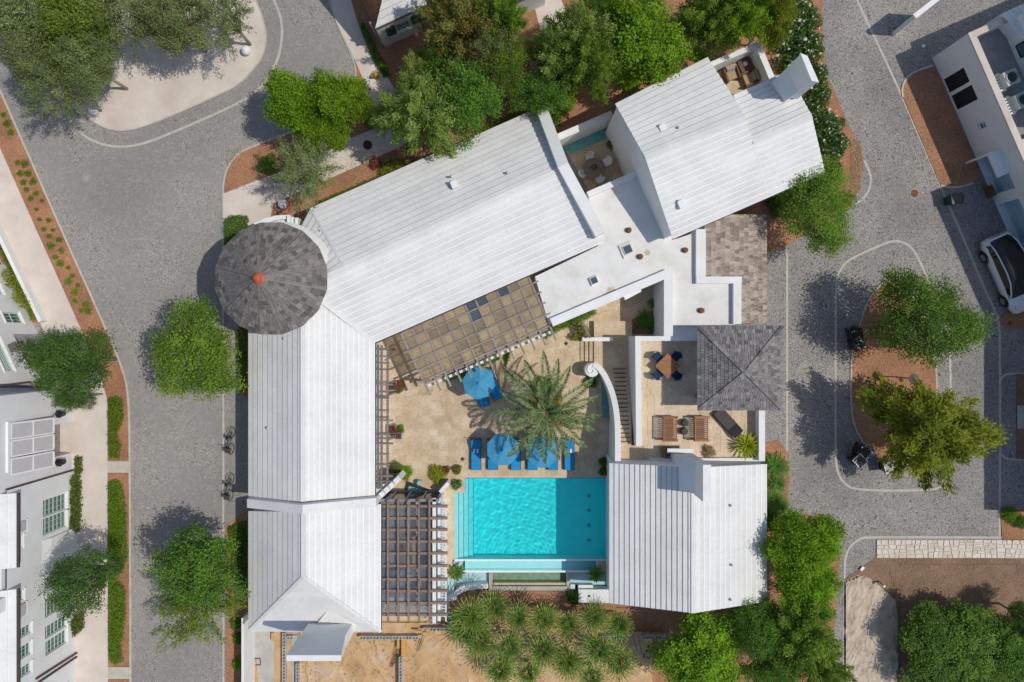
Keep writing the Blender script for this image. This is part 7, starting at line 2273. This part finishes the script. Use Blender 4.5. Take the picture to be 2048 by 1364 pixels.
for i in range(5):
    o = link(bpy.data.objects.new('frond', FR[3]), dp); o.location = (0, 0, pz_ + .05); o.rotation_euler = (random.uniform(-.3, .3), random.uniform(-.35, -.1), i * .79)
for a, r_ in ((2.45, .75), (.75, 1.0), (.95, .65), (-.55, 1.1), (-.85, 1.2), (3.0, .55)):
    n_ = 46; base_ = np.array([.2 * math.cos(a), .2 * math.sin(a), 0]); d = np.array([math.cos(a), math.sin(a), 0])
    Cq = base_ + d * (RNG.random((n_, 1)) * .55 + r_ * .4) + RNG.normal(size=(n_, 3)) * .10; Cq[:, 2] += .12
    me = leaf_object_mesh('fruit_stalk', Cq, unit(n_), d + unit(n_) * .5, .28, .05, RNG.random(n_), G['fruit'])
    o = link(bpy.data.objects.new('fruit_stalk', me), dp); o.location = (0, 0, pz_ - .05)

# fan palms
def fan_mesh(key, R, nb, mat):
    Cs, Ns, Ts, Ls, Ws, Rs = [], [], [], [], [], []
    pl_ = R * .42
    for k in range(6):
        Cs.append(np.array([pl_ * (k + .5) / 6, 0, .16 * math.sin((k + .5) / 6 * 1.8)])); Ts.append(np.array([1., 0, 0.1])); Ns.append(np.array([0, 0, 1.])); Ls.append(pl_ / 4); Ws.append(.035); Rs.append(.8)
    hub = np.array([pl_, 0, .16])
    fr_ = random.uniform(-.08, .12)
    for i in range(nb):
        a = math.radians(-115 + 230 * i / (nb - 1)) + random.uniform(-.04, .04)
        ln = R * (.62 + .38 * math.cos(a * .62)) * random.uniform(.9, 1.05)
        d = np.array([math.cos(a), math.sin(a), .05])
        dr = random.uniform(.02, .12)
        for j in range(3):
            s0 = (j + .5) / 3
            Cs.append(hub + d * ln * s0 + np.array([0, 0, -dr * s0 ** 2 * ln])); Ts.append(d + np.array([0, 0, -2 * dr * s0])); Ns.append(np.array([0, .25 * (-1) ** i, 1.])); Ls.append(ln * .46); Ws.append((.085, .082, .045)[j]); Rs.append(.28 + .2 * j + fr_ + random.gauss(0, .12) + (.3 if j == 2 and random.random() < .2 else 0))
    return leaf_object_mesh('fan_' + key, np.array(Cs), np.array(Ns), np.array(Ts), np.array(Ls), np.array(Ws), np.array(Rs), mat)
FAN = [fan_mesh('a', 1.12, 15, G['fan']), fan_mesh('b', 1.02, 14, G['fan']), fan_mesh('c', .9, 13, G['fan'])]
def fan_palm(px, py, h, n_, sc, lab, grp='fan palms', z0=.04, mat=None):
    c = P(px, py, h); t = thing('fan_palm', lab, 'palm', (c.x, c.y, z0), random.uniform(0, 6), grp)
    b = MB(); b.lathe([(.16, 0)] + [(.13 + .02 * (k % 2), .1 + k * (h - .2) / 9) for k in range(10)], 10); b.build('trunk', M['barkp'], t, mw=False)
    for i in range(n_):
        o = link(bpy.data.objects.new('frond', FAN[i % 3]), t); o.location = (0, 0, h - .1)
        el = (-.55, -.1, .25, -.25)[i % 4]
        o.rotation_euler = (random.uniform(-.3, .3), el + random.uniform(-.12, .12), i * 2.4); s = sc * random.uniform(.88, 1.1); o.scale = (s, s, s)
        if mat: with_mat(o, mat)
    for i in range(4):
        o = link(bpy.data.objects.new('frond', FAN[i % 3]), t); o.location = (0, 0, h - .05)
        o.rotation_euler = (random.uniform(-.3, .3), random.uniform(-1.15, -.85), i * 1.6 + .5); s = sc * .75; o.scale = (s, s, s)
        if mat: with_mat(o, mat)
    return t
FP = [(945, 1232, 2.6, 'at the west end below the shallow basin'), (990, 1218, 2.4, 'nearest the west end of the green tank'), (962, 1282, 2.2, 'over the block wall corner'), (1035, 1235, 2.6, 'below the middle of the green tank'), (1022, 1290, 2.2, 'in the middle of the front row'), (1088, 1238, 2.5, 'below the east end of the green tank'),
      (1085, 1300, 2.1, 'front row, left of the wall gap'), (1140, 1245, 2.4, 'south of the white platform'), (1135, 1320, 2.0, 'lowest of the middle cluster'), (1188, 1232, 2.4, 'with orange tips south of the white platform'), (1195, 1300, 2.2, 'leaning over the sand in front of the block wall'), (1238, 1250, 2.3, 'at the east end with orange tips'), (1235, 1318, 2.0, 'lowest at the east end over the sand'), (1060, 1345, 1.9, 'at the bottom edge over the sand'), (1000, 1338, 1.9, 'at the bottom edge, west of the others there'), (1185, 1352, 1.9, 'at the bottom edge, east of the others there'), (928, 1262, 2.2, 'at the far west over the short block wall return')]
for i, (x, y, h, w) in enumerate(FP): fan_palm(x, y, h, (8, 7, 9)[i % 3], (1.05, .88, 1.0, .8)[i % 4], 'green fan palm %s' % w)
# rosettes
def rosette(px, py, r, n_, mesh_w, mat, lab, name, z0=.05, h=.3, cat='plant', el=(-.9, -.15), grp=None, leaf=None):
    c = P(px, py, z0 + h); t = thing(name, lab, cat, (c.x, c.y, z0), random.uniform(0, 6), grp)
    for i in range(n_):
        o = link(bpy.data.objects.new('leaf', leaf), t); o.location = (0, 0, h * .5)
        f = i / n_
        o.rotation_euler = (random.uniform(-.1, .1), lerp(el[0], el[1], f) + random.uniform(-.08, .08), i * 2.399); s = r * lerp(.75, 1.05, f); o.scale = (s, s, s)
        with_mat(o, mat)
    b = MB(); b.lathe([(.06, 0), (.08, h * .3), (.05, h * .6)], 8); b.build('core', M['barkp'], t, mw=False)
    return t
b = MB()
for k in range(5):
    s0, s1 = k / 5, (k + 1) / 5
    w0, w1 = [.10 * (math.sin(math.pi * (.22 + .78 * s)) ** .7) if s < 1 else 0.004 for s in (s0, s1)]
    z0_, z1_ = .10 * s0 - .22 * s0 ** 2, .10 * s1 - .22 * s1 ** 2
    b.add([(s0, -w0 / 2, z0_ + .012), (s1, -w1 / 2, z1_ + .012), (s1, 0, z1_), (s0, 0, z0_), (s1, w1 / 2, z1_ + .012), (s0, w0 / 2, z0_ + .012)], [(0, 3, 2, 1), (3, 5, 4, 2)])
_o = b.build('leaf', G['agave'], None, mw=False); AG = _o.data; bpy.data.objects.remove(_o)
at_ = AG.attributes.new('leafrand', 'FLOAT', 'FACE'); at_.data.foreach_set('value', np.linspace(.35, .8, len(AG.polygons)).astype(np.float32))
rosette(1497, 893, .98, 62, 1, G['agave'], 'yellow green spiky agave on the terrace corner over the parapet', 'agave', ZT, .7, el=(-1.3, .15), leaf=AG)
SG = frond_mesh('sago', 1.0, 34, .42, .17, G['sago'], .5, .024)
for x, y, r, lab in ((1552, 933, 1.05, 'dark green sago palm beside the east street below the agave'), (1556, 968, .7, 'smaller sago palm below the larger one at the east street'), (1290, 640, .78, 'feathery green palm in the planter west of the flat roof wing'), (1308, 607, .45, 'small dark palm in the shaded corner of the flat roof court'), (1303, 650, .6, 'dark shaded palm beside the feathery green palm')):
    rosette(x, y, r, 34, 1, G['sago'], lab, 'sago_palm', .05, .35, 'palm', (-.8, .25), leaf=SG)
for x, y, s, lab in ((1548, 1000, .62, 'grey green fan palm at the east street edge'), (1562, 1012, .5, 'smaller grey green fan palm at the east street edge'), (845, 120, .75, 'yellow green fan palm under the rusty cypress'), (838, 155, .65, 'bright fan palm below the first one beside the mulch path'), (810, 185, .55, 'small fan palm at the mulch path edge'), (860, 150, .6, 'fan palm in deep shade near the mulch path')):
    fan_palm(x, y, .7, 10, s, lab, 'low fan palms', .05, G['sago'] if s in (.62, .5) else None)

# flowering bushes beside the tall house
for i, (x, y, r) in enumerate([(1600, 12, 44), (1590, 60, 46), (1628, 85, 34), (1600, 120, 40), (1640, 140, 26), (1648, 182, 28), (1632, 215, 28), (1665, 245, 34), (1680, 285, 30), (1655, 300, 26), (1665, 335, 30), (1625, 30, 28)]):
    bush(x, y, r, 'leaf_a' if i % 2 else 'leaf_b', G['dark'], 'dark bush dotted with white flowers beside the tall house, %s from the top' % ORD[i], 'flowering_bush', 'bush', 1.2, .04, 1.7, 'white flowering bushes', flowers=('flower_a' if i % 2 else 'flower_b', G['flower']))
# shrubs near the court and beds
B_ = [
 (1090, 776, 27, 'fine_a', 'grass', 'round clipped green shrub north of the date palm', .6, .04, .75),
 (1110, 800, 18, 'leaf_a', 'deep', 'loose green shrub partly under the date palm', .4, .04, .5),
 (1181, 763, 15, 'leaf_b', 'dark', 'dark shrub in the shade of the coil wall', .4, .04, .5),
 (795, 772, 14, 'leaf_a', 'redleaf', 'red leaved shrub by the trellis, the upper one', .4, .04, .6),
 (797, 778, 10, 'leaf_b', 'vine', 'yellow green shrub by the upper end of the trellis', .4, .04, .5),
 (788, 861, 12, 'leaf_b', 'redleaf', 'red leaved shrub by the trellis, the lower one', .4, .04, .6),
 (798, 860, 11, 'fine_a', 'grass', 'green shrub right of the lower red shrub', .4, .04, .5),
 (789, 936, 14, 'fine_a', 'oak', 'green round shrub at the south end of the trellis', .5, .04, .7),
 (810, 946, 15, 'spiky_a', 'lime', 'light green grassy clump by the notched wall', .4, .04, .6),
 (874, 949, 19, 'spiky_b', 'agave', 'yellow green spiky clump north of the glazed pergola', .5, .04, .7),
 (890, 942, 10, 'leaf_a', 'redleaf', 'reddish shrub behind the yellow green spiky clump', .5, .04, .6),
 (913, 940, 11, 'leaf_b', 'vine', 'yellow flowered shrub at the pool corner', .4, .04, .6),
 (912, 970, 12, 'leaf_a', 'deep', 'dark green shrub with white flowers at the pool steps', .4, .04, .6),
 (1208, 925, 10, 'leaf_a', 'deep', 'narrow dark shrub at the foot of the curved wall', .5, .04, .7),
 (1208, 945, 10, 'leaf_b', 'deep', 'narrow dark shrub between the pool and the pool house', .5, .04, .7),
 (1228, 283, 15, 'leaf_a', 'dark', 'dark green shrub in the tiny walled court', .5, .06, .7),
 (1334, 904, 13, 'spiky_a', 'dry', 'dry brown grass clump on the terrace left of the fireplace', .4, 2.6, .6),
 (1420, 904, 13, 'spiky_b', 'dry', 'dry brown grass clump on the terrace right of the fireplace', .4, 2.6, .6),
 (1150, 1197, 18, 'leaf_b', 'dark', 'dark shrub behind the green water tank', .5, .04, .7),
 (533, 327, 24, 'fine_a', 'deep', 'round green shrub in the corner bed by the garden path', .6, .05, .9),
 (742, 232, 24, 'fine_a', 'deep', 'dark shrub at the path corner under the bright tree', .7, .05, 1.0),
 (775, 340, 22, 'leaf_a', 'vine', 'yellow leaved shrub in the bed north of the long roof', .4, .05, .6),
 (800, 330, 16, 'leaf_b', 'vine', 'second yellow leaved shrub in the bed north of the long roof', .4, .05, .6),
 (748, 325, 14, 'leaf_b', 'redleaf', 'reddish shrub left of the yellow leaved shrubs', .4, .05, .5),
 (1105, 225, 26, 'leaf_a', 'deep', 'green shrub beside the gable parapet', .6, .05, .9),
 (1130, 200, 24, 'leaf_b', 'lime', 'light green shrub north of the walled court', .6, .05, .9),
 (1400, 105, 18, 'leaf_a', 'lime', 'light green shrub by the walled patio', .5, .05, .7),
 (1260, 155, 30, 'spiky_a', 'lime', 'light green grassy clump under the big bright tree', .5, .05, .8),
 (470, 1110, 14, 'leaf_a', 'deep', 'green shrub in the shaded bed beside the south house', .5, .05, .7),
 (470, 1250, 14, 'leaf_a', 'grass', 'green shrub in the strip by the boundary wall, upper', .4, .05, .6),
 (474, 1280, 13, 'leaf_b', 'grass', 'green shrub in the strip by the boundary wall, middle', .4, .05, .6),
 (475, 1330, 15, 'leaf_a', 'lime', 'bright green shrub in the strip by the boundary wall, lower', .4, .05, .6),
 (2025, 1030, 18, 'spiky_a', 'grass', 'green grassy plant in the bed right of the cobbled square', .4, .05, .6),
 (2045, 1045, 16, 'leaf_a', 'deep', 'dark plant at the right edge bed', .4, .05, .6),
 (1545, 1040, 26, 'leaf_b', 'deep', 'dark shrub between the pool house and the bright tree', .6, .05, .9),
 (1560, 405, 28, 'leaf_a', 'deep', 'dark shrub under the south-east eave of the tall house', .5, .05, .8),
 (1655, 345, 16, 'leaf_b', 'dark', 'white flowered shrub at the eave corner of the tall house', .8, .05, 1.0),
]
for i, (x, y, r, v, lm, lab, zc, z0, hz) in enumerate(B_):
    fl = ('flower_b', G['flower']) if 'white flower' in lab else None
    bush(x, y, r, v, G[lm], lab, zc=zc, z0=z0, hz=hz, group='garden shrubs', flowers=fl)
# broad-leaved plants beside the basin
b = MB()
for k in range(4):
    s0, s1 = k / 4, (k + 1) / 4
    w0, w1 = [.42 * math.sin(math.pi * min(.97, .12 + .88 * s)) for s in (s0, s1)]
    z0_, z1_ = .22 * s0 - .4 * s0 ** 2, .22 * s1 - .4 * s1 ** 2
    b.add([(s0, -w0 / 2, z0_ + .05), (s1, -w1 / 2, z1_ + .05), (s1, 0, z1_), (s0, 0, z0_), (s1, w1 / 2, z1_ + .05), (s0, w0 / 2, z0_ + .05)], [(0, 3, 2, 1), (3, 5, 4, 2)])
_o = b.build('leaf', G['dark'], None, mw=False); BL = _o.data; bpy.data.objects.remove(_o)
at_ = BL.attributes.new('leafrand', 'FLOAT', 'FACE'); at_.data.foreach_set('value', np.linspace(.4, .9, len(BL.polygons)).astype(np.float32))
rosette(913, 1147, .62, 16, 1, G['dark'], 'broad leaved dark plant at the west end of the trough', 'broad_leaved_plant', .03, .5, el=(-.8, .2), leaf=BL)
rosette(1192, 1150, .60, 16, 1, G['deep'], 'broad leaved dark plant at the east end of the trough', 'broad_leaved_plant', .03, .5, el=(-.8, .2), leaf=BL)
rosette(1187, 335, .22, 14, 1, G['deep'], 'small leafy plant on the round court table', 'potted_plant', .9, .15, el=(-1.0, .1), leaf=BL)
# hedges
def hp(pts, z=.3): return [(p.x, p.y) for p in PX(pts, z)]
hedge(hp([(216, 797), (232, 793), (244, 800), (246, 835), (238, 858), (232, 868), (240, 890), (238, 916), (218, 916)]), .65, G['grass'], 'green loose hedge in the left planting strip above the crossing slab')
hedge(hp([(217, 965), (235, 960), (245, 975), (250, 1020), (252, 1080), (254, 1120), (240, 1140), (232, 1160), (248, 1175), (250, 1230), (246, 1265), (240, 1300), (246, 1322), (232, 1330), (218, 1320)]), .65, G['grass'], 'long green loose hedge in the left planting strip below the crossing slab')
hedge(hp([(448, 440), (458, 432), (484, 430), (496, 434), (495, 470), (470, 500), (448, 490)]), .6, G['deep'], 'small clipped green hedge north-west of the round tower')
hedge(hp([(136, 950), (160, 950), (162, 1000), (160, 1060), (142, 1072), (137, 1010)]), .9, G['ivy'], 'ivy hedge at the foot of the long townhouse front', leaf=.12)
hedge(hp([(138, 1240), (166, 1225), (166, 1255), (146, 1275)]), .8, G['ivy'], 'lower ivy patch at the foot of the long townhouse front', leaf=.12)
hedge(hp([(150, 914), (162, 914), (162, 948), (150, 948)]), .7, G['ivy'], 'ivy tuft beside the carved door step', leaf=.12)
hedge(hp([(-20, 450), (0, 478), (30, 540), (76, 642), (62, 640), (30, 575), (0, 500), (-30, 470)]), .6, G['grass'], 'spiky ivy strip behind the low white wall', leaf=.13, asp=.2, spiky=.3)
hedge(hp([(74, 760), (104, 752), (110, 778), (78, 780)]), 1.0, G['lime'], 'green shrub box in the niche of the angled townhouse')
hedge(hp([(885, 748), (935, 730), (1000, 705), (1003, 716), (960, 735), (930, 752), (888, 765)]), .6, G['grass'], 'clipped green hedge along the outer edge of the amber pergola')
hedge(hp([(1082, 668), (1110, 645), (1150, 632), (1190, 616), (1192, 628), (1160, 645), (1120, 660), (1090, 678)]), .6, G['grass'], 'clipped green hedge along the flat roof parapet')
hedge(hp([(738, 100), (752, 98), (772, 130), (778, 150), (768, 152), (752, 128)]), .4, G['deep'], 'ivy edging between the pale path and the mulch by the north house', leaf=.12)
hedge(hp([(722, 40), (735, 60), (752, 98), (745, 98), (725, 62)]), .9, G['dark'], 'dark ivy at the foot of the north house gable', leaf=.13)
hedge(hp([(630, 405), (700, 375), (770, 345), (850, 310), (850, 320), (760, 360), (690, 392), (640, 415)]), .4, G['grass'], 'low green planting under the north eave of the long wing')
hedge(hp([(600, 455), (640, 400), (650, 405), (614, 455)]), .5, G['deep'], 'dark green planting under the hip beside the tower')
hedge(hp([(476, 660), (495, 640), (496, 690), (492, 770), (480, 790)]), .9, G['deep'], 'tall green planting against the west wing wall')
hedge(hp([(456, 1055), (494, 1040), (494, 1190), (470, 1190), (462, 1100)]), .6, G['deep'], 'dark shaded planting strip beside the south house')
hedge(hp([(1005, 745), (1012, 705), (1018, 700), (1020, 712)]), .4, G['deep'], 'short green hedge end by the pergola corner')
hedge(hp([(950, 260), (1050, 215), (1060, 222), (960, 272)]), .5, G['oak'], 'low planting along the north eave near the gable parapet')
# climbing vine on the low wall and beam
vn = hedge(hp([(1142, 672), (1160, 664), (1150, 655), (1165, 645), (1180, 655), (1182, 672), (1176, 676), (1150, 680)], .9), 1.2, G['vine'], 'yellow green climbing vine hanging over the low white wall', 'vine', .04, .12, 700, .6, 'vine')
b = MB(); b.bar(P(1164, 642, 1.5), P(1180, 676, 1.5), .14, .14); tag(b.build('timber_beam', M['timberg']), 'grey timber beam holding the climbing vine beside the low wall', 'beam')
hedge(hp([(0, 540), (14, 536), (30, 560), (46, 585), (60, 605), (56, 618), (40, 616), (28, 600), (24, 580), (10, 570)], 1.0), 1.6, G['vine'], 'yellow green climbing vine on the angled townhouse wall', 'vine', .04, .12, 500, .6, 'vine')
# tufts in the planting strip
tf = [(7, 229), (12, 245), (19, 262), (32, 325), (49, 328), (38, 344), (56, 348), (46, 363), (65, 365), (53, 379), (70, 385), (60, 398), (81, 403), (72, 420), (77, 437), (98, 439), (87, 457), (105, 461), (96, 473), (118, 480), (102, 491), (122, 499), (108, 511), (120, 527), (136, 535), (144, 550), (137, 564), (154, 570), (146, 583), (150, 603), (172, 606), (161, 620), (177, 623)]
for i, (x, y) in enumerate(tf):
    kerbside = (x - (122 + (y - 455) * .45)) > -22
    lab = 'small green tuft in the left planting strip, ' + ('near the kerb' if i % 2 else 'near the path')
    n_ = i + 1
    lab += ', %s from the top' % (ORD[i] if i < 20 else 'twenty-' + ORD[i - 20] if i - 19 < 10 else 'thirty-' + ORD[i - 30] if i >= 30 else 'thirtieth')
    x += random.uniform(-2, 2); y += random.uniform(-3, 3)
    bush(x, y, random.uniform(3.8, 9.2), ('small_a', 'small_b', 'small_b')[i % 3], G['grass'], lab, 'plant_tuft', 'plant', .15, .06, .32, 'plant tufts in the planting strip', stem=False)
for x, y, lab in ((1805, 760, 'tiny green weed below the path lamp on the mulch island'), (1752, 757, 'tiny green weed beside the lamp shadow on the mulch island'), (2022, 646, 'blue green plant in the bed below the parked car')):
    bush(x, y, 4, 'small_a', G['grass'], lab, 'plant_tuft', 'plant', .15, .06, .25, None, stem=False)

# loose litter on the ground: one countless scatter each
def litter(name, boxes, n, size, cols, z, lab):
    pts = []
    for (x0, y0, x1, y1) in boxes:
        for _ in range(int(n / len(boxes))):
            p = P(random.uniform(x0, x1), random.uniform(y0, y1), 0); pts.append((p.x, p.y, z))
    C = np.array(pts); m = len(C)
    me = leaf_object_mesh(name, C, unit(m) * .35 + np.array([0, 0, 1.]), unit(m), size * RNG.uniform(.6, 1.4, m), size * .55, RNG.random(m), cols)
    o = link(bpy.data.objects.new(name, me)); tag(o, lab, 'leaf litter', kind='stuff')
litter('fallen_leaves', [(270, 300, 440, 1360), (1580, 500, 1670, 1000), (1690, 960, 1990, 1070), (1700, 200, 1860, 480), (100, 260, 440, 460)], 900, .07, G['dry'], .03, 'dry fallen leaves scattered over the cobbled streets')
litter('bark_chips', [(1702, 570, 1870, 920), (1815, 160, 1940, 370), (455, 300, 560, 380), (690, 300, 800, 380), (1700, 280, 1722, 380)], 3200, .09, G['dry'], .085, 'pale bark chips scattered on the mulch beds')
litter('rubble_chips', [(605, 1275, 900, 1364), (900, 1262, 1300, 1364)], 1400, .10, G['rub'], .14, 'grey brown rubble chips scattered over the dug sand')
litter('soil_debris', [(1800, 1125, 2048, 1230), (1695, 1165, 1790, 1364)], 900, .08, G['dry'], .10, 'dry twigs and chips scattered over the bare soil')
